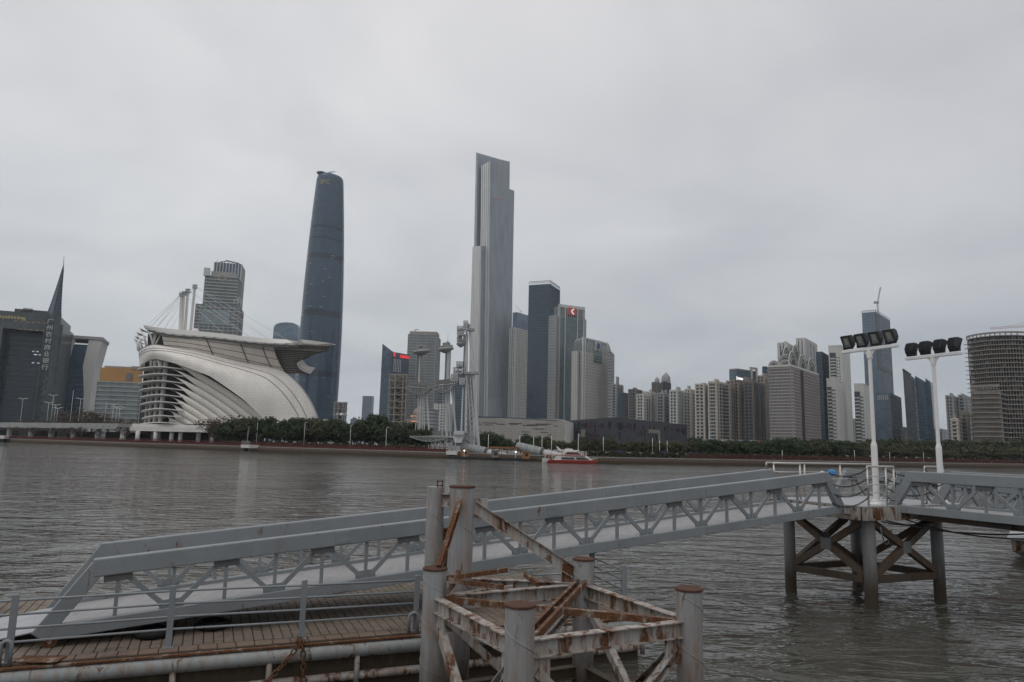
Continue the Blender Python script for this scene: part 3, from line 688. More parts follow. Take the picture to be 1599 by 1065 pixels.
# light masts
def mast(base, ztop, ang, label, facing, tilt):
    o = thing('light_mast', label, 'light mast', base, 'floodlight masts on the pier')
    b = Vector(base)
    m = MB(); m.tube(b, b+Z*1.75, .090, 24); m.tube(b+Z*1.75, b+Z*1.87, .090, 24, .058); m.tube(b+Z*1.87, V(b.x, b.y, ztop-.08), .058, 24, .054)
    m.build('pole', WHITEP, o, smooth=True, auto=40)
    m = MB(); m.loft([[(b.x+r*math.cos(a*math.pi/10), b.y+r*math.sin(a*math.pi/10), b.z+z) for a in range(20)] for r, z in ((.21, 0), (.20, .02), (.12, .12), (.1, .14))]); m.build('foot', WHITEP, o, smooth=True)
    d = V(math.cos(ang), math.sin(ang), 0); f = V(math.sin(ang), -math.cos(ang), 0)*facing
    top = V(b.x, b.y, ztop); W = 0.98
    m = MB(); m.bar(top-d*W, top+d*W, .11, .10); m.build('crossbar', WHITEP, o, bevel=.02)
    m = MB()
    for sg in (-1, 1): m.add([top+d*(sg*.05)+V(0, 0, -.25)+f*.012, top+d*(sg*.05)+V(0, 0, -.045)+f*.012, top+d*(sg*.21)+V(0, 0, -.045)+f*.012, top+d*(sg*.05)+V(0, 0, -.25)-f*.012, top+d*(sg*.05)+V(0, 0, -.045)-f*.012, top+d*(sg*.21)+V(0, 0, -.045)-f*.012], [(0, 1, 2), (5, 4, 3), (0, 3, 4, 1), (1, 4, 5, 2), (2, 5, 3, 0)])
    m.tube(top-Z*.29, top-Z*.05, .085, 16)
    m.build('bracket', WHITEP, o)
    for k in range(4):
        c = top+d*(-.75+.50*k)+Z*.325
        up = (Z*math.cos(tilt)-f*math.sin(tilt)); fr = (f*math.cos(tilt)+Z*math.sin(tilt)); up = fr.cross(d)*(-1) if fr.cross(d).z < 0 else fr.cross(d)
        ax = (d, fr, up)
        h = MB(); w2, h2 = .16, .21
        def ring(s, dd): return [c+d*(a*w2*s)+up*(b_*h2*s)+fr*dd for a, b_ in ((-1, -1), (1, -1), (1, 1), (-1, 1))]
        h.loft([ring(.55, -.15), ring(.80, -.12), ring(.95, -.02), ring(1.0, .05), ring(1.0, .075)], caps=True)
        fl = h.build('floodlight', LHOUSE, o, bevel=.012)
        h = MB()
        for j in range(6): h.box(c+d*(-.11+.044*j)-fr*.145, (.014, .06, .24), ax)
        h.build('cooling_fins', LHOUSE, fl)
        h = MB()
        for a, b_, sx, sy in ((0, 1, .325, .05), (0, -1, .325, .05), (-1, 0, .045, .326), (1, 0, .045, .326)): h.box(c+d*(a*.14)+up*(b_*.188)+fr*.084, (sx, .018, sy), ax)
        h.build('bezel', LHOUSE, fl)
        h = MB(); h.box(c+fr*.0785, (.232, .005, .324), ax); h.build('glass', LLENS, fl)
        h = MB(); h.box(c+fr*.083+up*.02, (.12, .004, .20), ax); h.build('reflector', INOX, fl)
        h = MB(); y = top+d*(-.75+.50*k); h.path([c-d*.195-up*.05, y-d*.18+Z*.085, y+d*.18+Z*.085, c+d*.195-up*.05], .016, 6); h.build('yoke', LHOUSE, fl)
    return o
b1 = at(1369, 782, 21.75); b1.z = 2.9; t1 = at(1359, 545, b1.y)
mast(b1, t1.z, R(-65), 'white light mast whose four floodlights show their glass', 1, R(-24))
b2 = at(1471, 783, 23.15); b2.z = 2.9; t2 = at(1456, 556, b2.y)
mast(b2, t2.z, R(-66), 'white light mast whose four floodlights are turned away', -1, R(-26))
# blue buoy-like bag tied to the far railing
q = at(1299, 737, Q(.35, 2.9).y); m = MB()
m.loft([[(q.x+.6*rr*1.25*math.cos(a*math.pi/8)*(1.1+.22*math.sin(2.1*a+9*zz)+.16*math.sin(3.3*a-21*zz)), q.y+.6*rr*.8*math.sin(a*math.pi/8), q.z+.75*zz) for a in range(16)] for rr, zz in ((.03, -.16), (.14, -.15), (.20, -.09), (.15, -.03), (.19, .02), (.12, .06), (.10, .10), (.03, .12))])
tag(m.build('blue_bag', BLUEP, None, smooth=True, at0=q), 'crumpled blue bag tied to the far pier railing', 'bag')
q = at(1284, 739, Q(.1, 2.9).y); m = MB(); m.box(q, (.10, .12, .14), (PU, PL, Z)); tag(m.build('white_bag', WHITEP, None, bevel=.03), 'small white bag beside the blue bag on the railing', 'bag')
# corner of a moored barge at the right edge
q = atz(1585, 866, .25); brg = thing('moored_barge', 'rust-streaked grey barge bow entering at the right edge', 'barge', (q.x+3, q.y+1.4, 0))
m = MB(); dB = V(.80, -.60, 0).normalized(); nB = V(-dB.y, dB.x, 0); c = V(q.x, q.y, 0)
def bp(s, t, z): return c+dB*s+nB*t+Z*z
m.loft([[bp(.9, .5, -.4), bp(8, .5, -.4), bp(8, 3, -.4), bp(.9, 3, -.4)], [bp(.25, .25, .15), bp(8, .25, .15), bp(8, 3.2, .15), bp(.25, 3.2, .15)], [bp(-.1, -.05, .42), bp(8, -.05, .42), bp(8, 3.4, .42), bp(-.1, 3.4, .42)], [bp(-.1, -.05, .86), bp(8, -.05, .86), bp(8, 3.4, .86), bp(-.1, 3.4, .86)]])
m.build('hull', RUSTB, brg)
m = MB(); m.box(bp(3.9, 1.67, .90), (8.3, 3.7, .07), (dB, nB, Z)); m.build('deck', PLATE, brg)
for k in range(5):
    m = MB(); m.tube(bp(.15+.55*k, -.1, .46), bp(.15+.55*k, -.1, .86), .07, 10); m.build('fender', RUSTH, brg, smooth=True)
# ================================================================== CITY
def P3(p, z): return V(p.x, p.y, z)
def yawed(xl, xm, xr, Y, alpha, yref=680):
    """footprint of a box seen on its corner: near corner at column xm, left/right corners at xl/xr; alpha = turn of the left face"""
    alpha = max(alpha, math.atan2(ray(xr, yref).x, ray(xr, yref).y)+R(7))
    C = at(xm, yref, Y); dl = ray(xl, yref); dr = ray(xr, yref)
    def hit(d, ang):      # C + t*(cos ang, sin ang) on the vertical plane of view ray d
        ux, uy = math.cos(ang), math.sin(ang); k = d.x/d.y
        return (k*C.y-C.x)/(ux-k*uy)
    tl = hit(dl, math.pi-alpha); tr = hit(dr, math.pi/2-alpha) if xr > xm+.01 else None
    u = V(math.cos(math.pi-alpha), math.sin(math.pi-alpha), 0); v = V(math.cos(math.pi/2-alpha), math.sin(math.pi/2-alpha), 0)
    return V(C.x, C.y, 0), u, v, tl, tr
def ztop(x, y, Y): return at(x, y, Y).z
def bands(m, A, B, zs, h, proud, inset=0.0):
    """horizontal slabs along wall A->B (outward = right of A->B)"""
    d = (B-A); Ln = d.length; d = d/Ln; nrm = V(d.y, -d.x, 0)
    for z in zs: m.box((A+B)/2+nrm*(proud/2-.05)+Z*z, (Ln-2*inset, proud+.1, h), (d, nrm, Z))
def piers(m, A, B, z0, z1, n, wd, proud, ends=True, skip=None):
    d = (B-A); Ln = d.length; d = d/Ln; nrm = V(d.y, -d.x, 0)
    for k in range(0 if ends else 1, n+1 if ends else n):
        if skip and skip(k): continue
        p = A+d*(Ln*k/n)
        if k == 0: p = p+d*(wd/2)
        if k == n: p = p-d*(wd/2)
        m.box(p+nrm*(proud/2-.06)+Z*((z0+z1)/2), (wd, proud+.12, z1-z0), (d, nrm, Z))
def patches(m, A, B, u0, u1, z0, z1, proud=.35):
    d = (B-A); Ln = d.length; d = d/Ln; nrm = V(d.y, -d.x, 0)
    m.box(A+d*(Ln*(u0+u1)/2)+nrm*(proud/2-.06)+Z*((z0+z1)/2), (Ln*(u1-u0), proud+.12, z1-z0), (d, nrm, Z))

def block(root, C, u, v, a, b, z0, z1, body, name='body'):
    m = MB(); pts = [C, C+v*b, C+v*b+u*a, C+u*a]; m.prism([(p.x, p.y) for p in pts], z0, z1); m.build(name, body, root); return pts
def facade(root, pts, z0, z1, band=None, pier=None, fh=4.0, faces=(0, 3), mats=(None, None), bals=None):
    """faces: pts = near, right, back, left. visible walls: left(3): left->near, right(0): near->right"""
    near, right, back, left = pts
    walls = {3: (left, near), 0: (near, right)}
    zs = []; z = z0+fh
    while z < z1-.3: zs.append(z); z += fh
    if band:
        m = MB(); mat, h, pr = band
        for f in faces: bands(m, *walls[f], zs, h, pr)
        m.build('floor_band', mat, root, kind='stuff')
    if pier:
        m = MB(); mat, sp, wd, pr = pier
        for f in faces:
            A, B = walls[f]; n = max(1, round((B-A).length/sp)); piers(m, A, B, z0, z1, n, wd, pr)
        m.build('pier', mat, root, kind='stuff')
    if bals:
        mat, sp, wd, dp, hh = bals; m = MB()
        for f in faces:
            A, B = walls[f]; d = (B-A); Ln = d.length; d = d/Ln; nr = V(d.y, -d.x, 0); n = max(1, int(Ln/sp))
            for k in range(n):
                for z in zs: m.box(A+d*(Ln*(k+.5)/n)+nr*(dp/2-.02)+Z*(z+hh/2-.1), (wd, dp, hh), (d, nr, Z))
        m.build('balcony', mat, root, kind='stuff')
def roofbits(root, pts, z1, mat, n=2, par=1.2, h=4.0, seed=0):
    rnd = random.Random(seed); m = MB()
    for i in range(4):
        A, B = pts[i], pts[(i+1) % 4]; d = (B-A).normalized(); c = d*.16
        m.bar(A+c+Z*(z1+par/2-.01), B-c+Z*(z1+par/2-.01), .3, par)
    m.build('parapet', mat, root)
    u = pts[3]-pts[0]; v = pts[1]-pts[0]
    for k in range(n):
        fx, fy = rnd.uniform(.2, .75), rnd.uniform(.3, .7); w_, d_ = u.length*rnd.uniform(.14, .3), v.length*rnd.uniform(.2, .4); hh = h*rnd.uniform(.6, 1.1)
        m = MB(); m.box(pts[0]+u*fx+v*fy+Z*(z1+hh/2-.02), (w_, d_, hh), (u.normalized(), v.normalized(), Z)); m.build('roof_plant', mat, root)
def tower(name, label, cat, xl, xm, xr, yt, Y, alpha, body, band=None, pier=None, fh=4.0, depth=None, roof=None, nroof=2, z0=None, group=None, bals=None, par=1.2, rh=4.0, faces=(0, 3)):
    C, u, v, a, b = yawed(xl, xm, xr, Y, alpha)
    if b is None: b = depth or a*.7
    if depth: b = depth
    z0 = GZ-.3 if z0 is None else z0; z1 = ztop(xm, yt, Y)
    root = thing(name, label, cat, V(C.x, C.y, 0)+(u*a+v*b)*.5+Z*z0, group)
    pts = block(root, C, u, v, a, b, z0, z1, body)
    facade(root, pts, z0, z1, band, pier, fh, faces, bals=bals)
    if roof: roofbits(root, pts, z1, roof, nroof, par, rh, seed=len(label)*7+int(xl))
    return root, pts, z0, z1
def sign(txt, parent, name, mat, A, B, z, h, proud=.6, vertical=False, align='CENTER', u=.5):
    """raised lettering on wall A->B; centre at fraction u, height z"""
    d = (B-A).normalized(); nrm = V(d.y, -d.x, 0); c = A+(B-A)*u+nrm*proud+Z*z
    items = [(ch, -k*h*1.12) for k, ch in enumerate(txt)] if vertical else [(txt, 0)]
    for ch, dz in items:
        cu = bpy.data.curves.new(name, 'FONT'); cu.body = ch; cu.size = h; cu.align_x = 'CENTER'; cu.align_y = 'CENTER'; cu.extrude = .12; cu.materials.append(mat); cu.resolution_u = 2
        tmp = bpy.data.objects.new('tmp', cu); me = bpy.data.meshes.new_from_object(tmp); bpy.data.objects.remove(tmp)
        o = bpy.data.objects.new(name, me); COL.objects.link(o); o.parent = parent
        if not me.materials: me.materials.append(mat)
        off = V(0, 0, 0); p = parent
        while p is not None: off += p.location; p = p.parent
        o.matrix_local = Matrix.Translation(c+Z*dz-off) @ Matrix((d, Z, nrm)).transposed().to_4x4()

# palette for the city
G_BLUE = curtain('deep_blue_glass', (0.024, 0.054, 0.086), (4, 4, 4.2), .30)
G_DARK = curtain('dark_tower_glass', (0.027, 0.055, 0.080), (3.5, 3.5, 4), .40)
G_GREY = curtain('grey_green_glass', (0.085, 0.105, 0.105), (3, 3, 4), .3)
G_TEAL = curtain('teal_glass', (0.095, 0.135, 0.140), (3, 3, 4), .35)
G_LBLUE = curtain('light_blue_glass', (0.105, 0.150, 0.195), (4, 4, 4), .25)
G_MBLUE = curtain('mid_blue_glass', (0.065, 0.095, 0.130), (3, 3, 4), .35)
G_RES = curtain('apartment_glass', (0.036, 0.041, 0.047), (1.6, 1.6, 3), .7, rough=.3)
W_GREY = plain('grey_cladding', (0.312, 0.312, 0.305), .75, var=.15, scale=.06, streak=.3)
W_PALE = plain('pale_cladding', (0.520, 0.514, 0.485), .75, var=.12, scale=.06, streak=.25)
W_CREAM = plain('cream_render', (0.493, 0.455, 0.395), .8, var=.15, scale=.08, streak=.35)
W_TAN = plain('tan_render', (0.323, 0.282, 0.241), .8, var=.18, scale=.08, streak=.35)
W_BROWN = plain('brown_grey_render', (0.189, 0.170, 0.156), .85, var=.2, scale=.08, streak=.35)
W_DARKG = plain('dark_grey_cladding', (0.082, 0.085, 0.086), .7, var=.2, scale=.06)
W_STONE = plain('pale_stone', (0.509, 0.494, 0.463), .85, var=.12, scale=.05, streak=.3)
CTFM = plain('silver_terracotta', (0.40, 0.435, 0.47), .4, .0, var=.07, scale=.09, spec=.5, streak=.8)  # vertical streaks in the colour stand for reflections down the facade
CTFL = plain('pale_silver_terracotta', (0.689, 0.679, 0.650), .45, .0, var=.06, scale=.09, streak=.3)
MULL = plain('dark_mullion', (0.035, 0.045, 0.055), .5, var=.1, scale=.05)
MULLB = plain('steel_blue_mullion', (0.090, 0.110, 0.130), .45, var=.1, scale=.05)
S_RED = plain('red_sign', (0.55, 0.03, 0.03), .5, var=.05, emit=((1.0, .05, .04), .45))
S_WHITE = plain('white_sign', (0.8, 0.8, 0.8), .5, var=.02, emit=((1, .98, .92), .25))
S_DULL = plain('unlit_pale_sign', (0.50, 0.50, 0.48), .5, var=.05)
S_GOLD = plain('gold_lettering', (0.36, 0.31, 0.15), .4, .3, var=.1)
S_BLUE = plain('blue_sign', (0.04, 0.07, 0.22), .5, var=.1)
S_ORNG = plain('orange_lamp', (0.6, .3, .1), .5, emit=((1.0, .45, .2), .6))
OCHRE = plain('ochre_panel', (0.390, 0.215, 0.078), .7, var=.2, scale=.08)

# ---- 1 office block with the great notch and the spire
def spire_block():
    Yd = 560
    C, u, v, a, b = yawed(-95, 70, 91, Yd, R(-24)); z0 = GZ-.3
    root = thing('office_block', 'dark green office block with tall notched front and needle spire', 'building', P3(C+u*a*.5, z0))
    z1 = ztop(88, 492, Yd); ztl = z1+1.5
    BODY = curtain('green_grey_wall', (0.052, 0.063, 0.062), (3, 3, 4), .3, rough=.35)
    SHG = curtain('green_shaft_glass', (.045, .062, .058), (3, 3, 4), .3)
    NOTC = curtain('notch_glass', (0.020, 0.030, 0.042), (4, 4, 4), .5)
    # front wall split round the notch (real recess)
    def onf(px): return (C+u*((C.x-at(px, 650, Yd).x)/(-u.x)))
    tN0 = (onf(8)-C).length; tN1 = (onf(57)-C).length; zn = ztop(30, 517, Yd); dep = 14
    m = MB()
    def pr(t0, t1, d0, d1, za, zb): m.prism([(q.x, q.y) for q in (C+u*t0+v*d0, C+u*t0+v*d1, C+u*t1+v*d1, C+u*t1+v*d0)], za, zb)
    pr(0, tN1, 0, b, z0, z1); pr(tN0, a, 0, b, z0, z1); pr(tN1, tN0, 0, b, zn, z1); m.build('body', BODY, root)
    m = MB(); pr(tN1-.5, tN0+.5, dep, b-2, z0, zn+.5); m.build('notch_glass', NOTC, root)
    m = MB(); zs = [z0+4*k for k in range(1, 40) if z0+4*k < zn-2]
    bands(m, C+u*tN0+v*dep, C+u*tN1+v*dep, zs, .5, .15); m.build('floor_band', MULL, root, kind='stuff')
    m = MB(); zs = [z0+4*k for k in range(1, 60) if z0+4*k < z1-2]
    bands(m, C+u*a, C+u*tN0, zs, .45, .12); bands(m, C+u*tN1, C, zs, .45, .12); bands(m, C, C+v*b, zs, .45, .12)
    bands(m, C+u*tN0, C+u*tN1, [z for z in zs if z > zn+1], .45, .12)
    m.build('floor_band', MULLB, root, kind='stuff')
    m = MB(); piers(m, C+u*a, C+u*tN0, z0, z1, 22, .5, .10); piers(m, C+u*tN1, C, z0, z1, 8, .5, .10); m.build('pier', MULLB, root, kind='stuff')
    # slanted shoulder on the right and the spire shaft
    sx = C+u*((onf(68)-C).length)
    m = MB(); b0 = sx-v*2.2+u*5.0; w2 = 10
    m.prism([(q.x, q.y) for q in (b0, b0-u*w2, b0-u*(w2-3)-v*5.5, b0-u*5-v*6.5)], z0, z1+1.0); m.build('spire_shaft', SHG, root)
    m = MB()
    for k in range(int((z1-z0-12)/5)): m.box(b0-u*(w2*.52)-v*6.1+Z*(z0+8+5*k), (3.2, .7, 2.8), (u, v, Z))
    m.build('shaft_window', NOTC, root, kind='stuff')
    base = [b0+u*.0, b0-u*w2, b0-u*(w2-3)-v*5.5, b0-u*5-v*6.5]; tip = at(96, 415, b0.y-3)
    cen = sum((q for q in base), V(0, 0, 0))/4
    rings = []
    for s, zz in ((.90, z1+1.0), (.60, z1+.30*(tip.z-z1)), (.30, z1+.65*(tip.z-z1)), (.05, tip.z)):
        k = (zz-z1)/(tip.z-z1); cc = cen*(1-k)+V(tip.x, cen.y, 0)*k
        rings.append([cc+(q-cen)*s+Z*zz for q in base])
    m = MB(); m.loft(rings); m.build('spire', G_DARK, root)
    m = MB()
    for i in range(4): m.path([rings[j][i] for j in range(4)], .32, 5)
    for k in range(1, 14):
        f = k/14; j = min(2, int(f*3)); t = f*3-j; q = [rings[j][i]*(1-t)+rings[j+1][i]*t for i in range(4)]; m.path(q, .22, 4, closed=True)
    m.build('spire_frame', MULLB, root, kind='stuff')
    tp = at(97.2, 398, b0.y-3); m = MB(); m.tube(V(tip.x, cen.y, tip.z-2), V(tp.x, cen.y, tp.z), .5, 8, .12); m.build('mast', LATTP, root)
    sh = MB(); zr = ztop(111, 500, Yd); q = C-u*.0
    sh.prism([(p.x, p.y) for p in (C+v*2, C+v*(b-1), C-u*3+v*(b-1), C-u*3+v*4)], z0, z1-7); sh.build('shoulder', BODY, root)
    A, B = C+u*a, C
    fr = lambda px: (a-(onf(px)-C).length)/a
    sign('\u5e7f\u5dde\u519c\u6751\u5546\u4e1a\u94f6\u884c', root, 'lettering', S_DULL, b0-v*6.6, b0-v*6.6-u*w2, z1-7, 4.6, .35, vertical=True, u=.42)
    m = MB(); d = (B-A).normalized(); nr = V(d.y, -d.x, 0); rn = random.Random(6)
    for k in range(9): q = onf(3+3.6*k); m.box(q+nr*.35+Z*(z1-5.0+rn.uniform(-.4, .4)), (rn.uniform(1.0, 2.0), .4, rn.uniform(1.2, 2.8)), (d, nr, Z))
    m.build('gold_lamp_letters', S_GOLD, root, kind='stuff')
    for (p0, p1, y) in ((22, 66, 496), (28, 72, 506), (-8, 4, 503)):
        m = MB(); d = (B-A).normalized(); nr = V(d.y, -d.x, 0)
        k = p0
        while k < p1: q = onf(k); m.box(q+nr*.3+Z*(z1-(y-484)*.62), (2.0, .25, .55), (d, nr, Z)); k += 7
        m.build('facade_lamp', plain('warm_facade_lamp', (.25, .16, .1), .6, var=.3, emit=((1, .5, .25), .10)), root, kind='stuff')
    m = MB(); rn = random.Random(3)
    for k in range(16):
        q = C+u*(tN0-rn.uniform(16, 36)*1.0); m.box(q+v*(dep-.2)+Z*(ztop(40, rn.choice((547, 552, 559, 565)), Yd)), (1.6, .3, .7), (u, v, Z))
    m.build('office_light', S_WHITE, root, kind='stuff')
    m = MB()
    q = onf(33)+v*6; m.box(q+Z*(z1+2), (6, 4, 4), (u, v, Z)); m.build('roof_plant', LATT, root)
    q = onf(45)+v*10; m = MB(); m.box(q+Z*(z1+1.5), (30, 12, 3), (u, v, Z)); m.build('roof_plant', W_DARKG, root)
spire_block()

# ---- 2 block with the flared white frame
def framed_block():
    Yd = 620; C, u, v, a, b = yawed(86, 136, 147, Yd, R(-22)); z0 = GZ-.3; z1 = ztop(150, 529, Yd)
    root = thing('office_block', 'blue glass office block held in a flaring pale frame open at the top', 'building', P3(C+u*a*.5, z0))
    block(root, C+u*3+v*1.5, u, v, a-6, b, z0, ztop(135, 541, Yd), G_BLUE, 'glass_body')
    pts = [C+u*3+v*1.5, C+u*3+v*b, C+u*a+v*b, C+u*(a-3)+v*1.5]
    m = MB(); bands(m, pts[3], pts[0], [z0+4*k for k in range(1, int((ztop(135, 541, Yd)-z0)/4))], .5, .3); m.build('floor_band', MULL, root, kind='stuff')
    for s0, s1 in ((0, 8), (a, a-10)):
        def col(t0, t1, z): return [C+u*t0+Z*z, C+u*t1+Z*z, C+u*t1+v*b+Z*z, C+u*t0+v*b+Z*z]
        sg = 1 if s0 == 0 else -1
        kk = 1.0 if s0 == 0 else .28; m = MB(); m.loft([col(s0, s0+sg*4.5*kk, z0), col(s0+sg*.5, s0+sg*6.0*kk, z0+.45*(z1-z0)), col(s0-sg*0, s0+sg*7.5*(kk+.2), z0+.72*(z1-z0)), col(s0-sg*3.5, s0+sg*6.5, z1)]); m.build('frame_leg', W_PALE, root)
    m = MB(); m.prism([(q.x, q.y) for q in (C-u*4.2-v*.8, C-u*4.2+v*b, C+u*(a+4)+v*b, C+u*(a+4)-v*.8)], z1-1, z1+1.6); m.build('top_frame', W_GREY, root)
    m = MB(); m.box(C+u*(a*.5)+v*4+Z*(z1-5), (a*.5, .5, 1.2), (u, v, Z)); m.build('roof_light', S_WHITE, root)
    m = MB(); m.box(C+u*(a*.5)+v*12+Z*(z1-5), (a*.8, 8, 6), (u, v, Z)); m.build('roof_plant', W_DARKG, root)
framed_block()
# ---- 3 low glass block with the ochre top
r, pts, z0, z1 = tower('glass_pavilion', 'low banded glass building with an ochre panelled top storey', 'building', 143, 212, 216, 597, 470, R(-15), curtain('pavilion_glass', (.15, .175, .18), (3, 3, 2.9), .2), band=(W_GREY, .8, .5), pier=(MULLB, 9, .25, .2), fh=2.9)
m = MB(); m.box((pts[0]+pts[3])/2+(pts[1]-pts[0])*.5+Z*(z1+4.4), ((pts[3]-pts[0]).length-2, (pts[1]-pts[0]).length, 8.8), ((pts[3]-pts[0]).normalized(), (pts[1]-pts[0]).normalized(), Z)); m.build('ochre_storey', OCHRE, r)
m = MB(); A, B = pts[3], pts[0]; d = (B-A).normalized(); nr = V(d.y, -d.x, 0)
m.box(A+(B-A)*.72+nr*.1+Z*(z1+3.4), (4, .5, 5), (d, nr, Z)); m.build('dark_tree_motif', W_BROWN, r)
m = MB(); m.box(A+(B-A)*.86+nr*-1+Z*(z1+9.5), (6, 3, 2), (d, nr, Z)); m.build('roof_plant', W_TAN, r)
for k in range(3): m = MB(); m.box(A+(B-A)*(.2+.22*k)-nr*4+Z*(z1+9.4), (5, 4, 1.6), (d, nr, Z)); m.build('roof_plant', W_TAN, r)

# ---- twin office towers behind the sail building
r, pts, z0, z1 = tower('office_tower', 'blue striped rear tower rising behind the stepped tower with gold emblem', 'tower', 311, 356, 362, 412, 960, R(-14), G_MBLUE, pier=(W_PALE, 4.2, .9, .5), fh=4.2)
m = MB(); A, B = pts[3], pts[0]; d = (B-A).normalized(); n_ = V(-d.y, d.x, 0)
m.bar(A+d*6+n_*5+Z*(z1+1.2), A+d*18+n_*5+Z*(z1+4.5), 1, 1); m.bar(A+d*14+n_*5+Z*(z1+4.6), B-d*4+n_*5+Z*(z1+1.6), 1.2, 1.4)
for k in range(6): m.tube(A+d*(3+5*k)+n_*4+Z*(z1-.5), A+d*(3+5*k)+n_*4+Z*(z1+3.2), .35, 6)
m.build('roof_frame', W_DARKG, r)
Yt = 900
r, pts, z0, z1 = tower('office_tower', 'stepped grey banded tower with a round gold emblem near its top', 'tower', 287, 358, 365, 478, Yt, R(-14), G_GREY, band=(W_GREY, 1.3, .6), pier=(W_GREY, 6, .8, .4), fh=4.2)
C, u, v, a, b = yawed(298, 352, 357, Yt+2, R(-14)); z2 = ztop(345, 432, Yt)
q = block(r, C, u, v, a, 40, z1-.5, z2, G_GREY, 'upper_body'); facade(r, q, z1, z2, (W_GREY, 1.6, .7), None, 4.2)
C, u, v, a, b = yawed(308, 348, 353, Yt+3, R(-14)); z3 = ztop(345, 425, Yt); A2, B2_ = C+u*a, C
q2 = block(r, C-v*1.0, u, v, a, 40, z2-8, z3, W_GREY, 'top_storey')
m = MB(); c = C-v*1.5+u*(a*.54)+Z*(ztop(346, 435, Yt))
for rr in (4.2, 2.4): m.path([c+u*(rr*math.cos(t*math.pi/10))+Z*(rr*math.sin(t*math.pi/10)) for t in range(20)], .8 if rr > 3 else .6, 5, closed=True)
m.build('emblem', S_GOLD, r)
m = MB(); m.box(q[3]+(q[0]-q[3])*.05+Z*(z2+4), (7, 6, 10), (u, v, Z)); m.build('roof_frame', W_PALE, r)
m = MB(); A, B = pts[3], pts[0]; patches(m, A, B, .14, .78, ztop(340, 509, Yt), ztop(340, 486, Yt), .8); m.build('glass_bay', curtain('pale_blue_glass', (.17, .215, .225), (5, 5, 4), .2), r)
m = MB(); zs = [ztop(340, 486+4.2*k, Yt) for k in range(1, 6)]; bands(m, A+(B-A)*.14, A+(B-A)*.78, zs, .8, 1.1); m.build('bay_band', W_GREY, r)
sign('rfc', r, 'lettering', S_DULL, A, B, ztop(376, 470, Yt), 11, 1.2, u=.96)

# ---- round-shouldered tower left of the tall blue tower
C, u, v, a, b = yawed(415, 455, 457, 1350, R(2)); z0 = GZ; z1 = ztop(448, 503, 1350)
r = thing('office_tower', 'round-shouldered blue glass tower half hidden by the tallest blue tower', 'tower', P3(C+u*a*.5, z0))
m = MB(); rings = []
prof = [(-1, 0), (-1, .955), (-.86, .98), (-.5, .995), (0, 1.0), (.5, .995), (.86, .98), (1, .955), (1, 0)]
m.loft([[C+u*(a/2+a/2*x)+Z*(z0+(z1-z0)*zz)+v*o for x, zz in prof] for o in (0, 35)]); m.build('body', G_LBLUE, r)
m = MB(); bands(m, C+u*a, C, [z0+4.2*k for k in range(1, int((z1-z0)*.90/4.2))], 1.2, .5); m.build('floor_band', MULLB, r, kind='stuff')

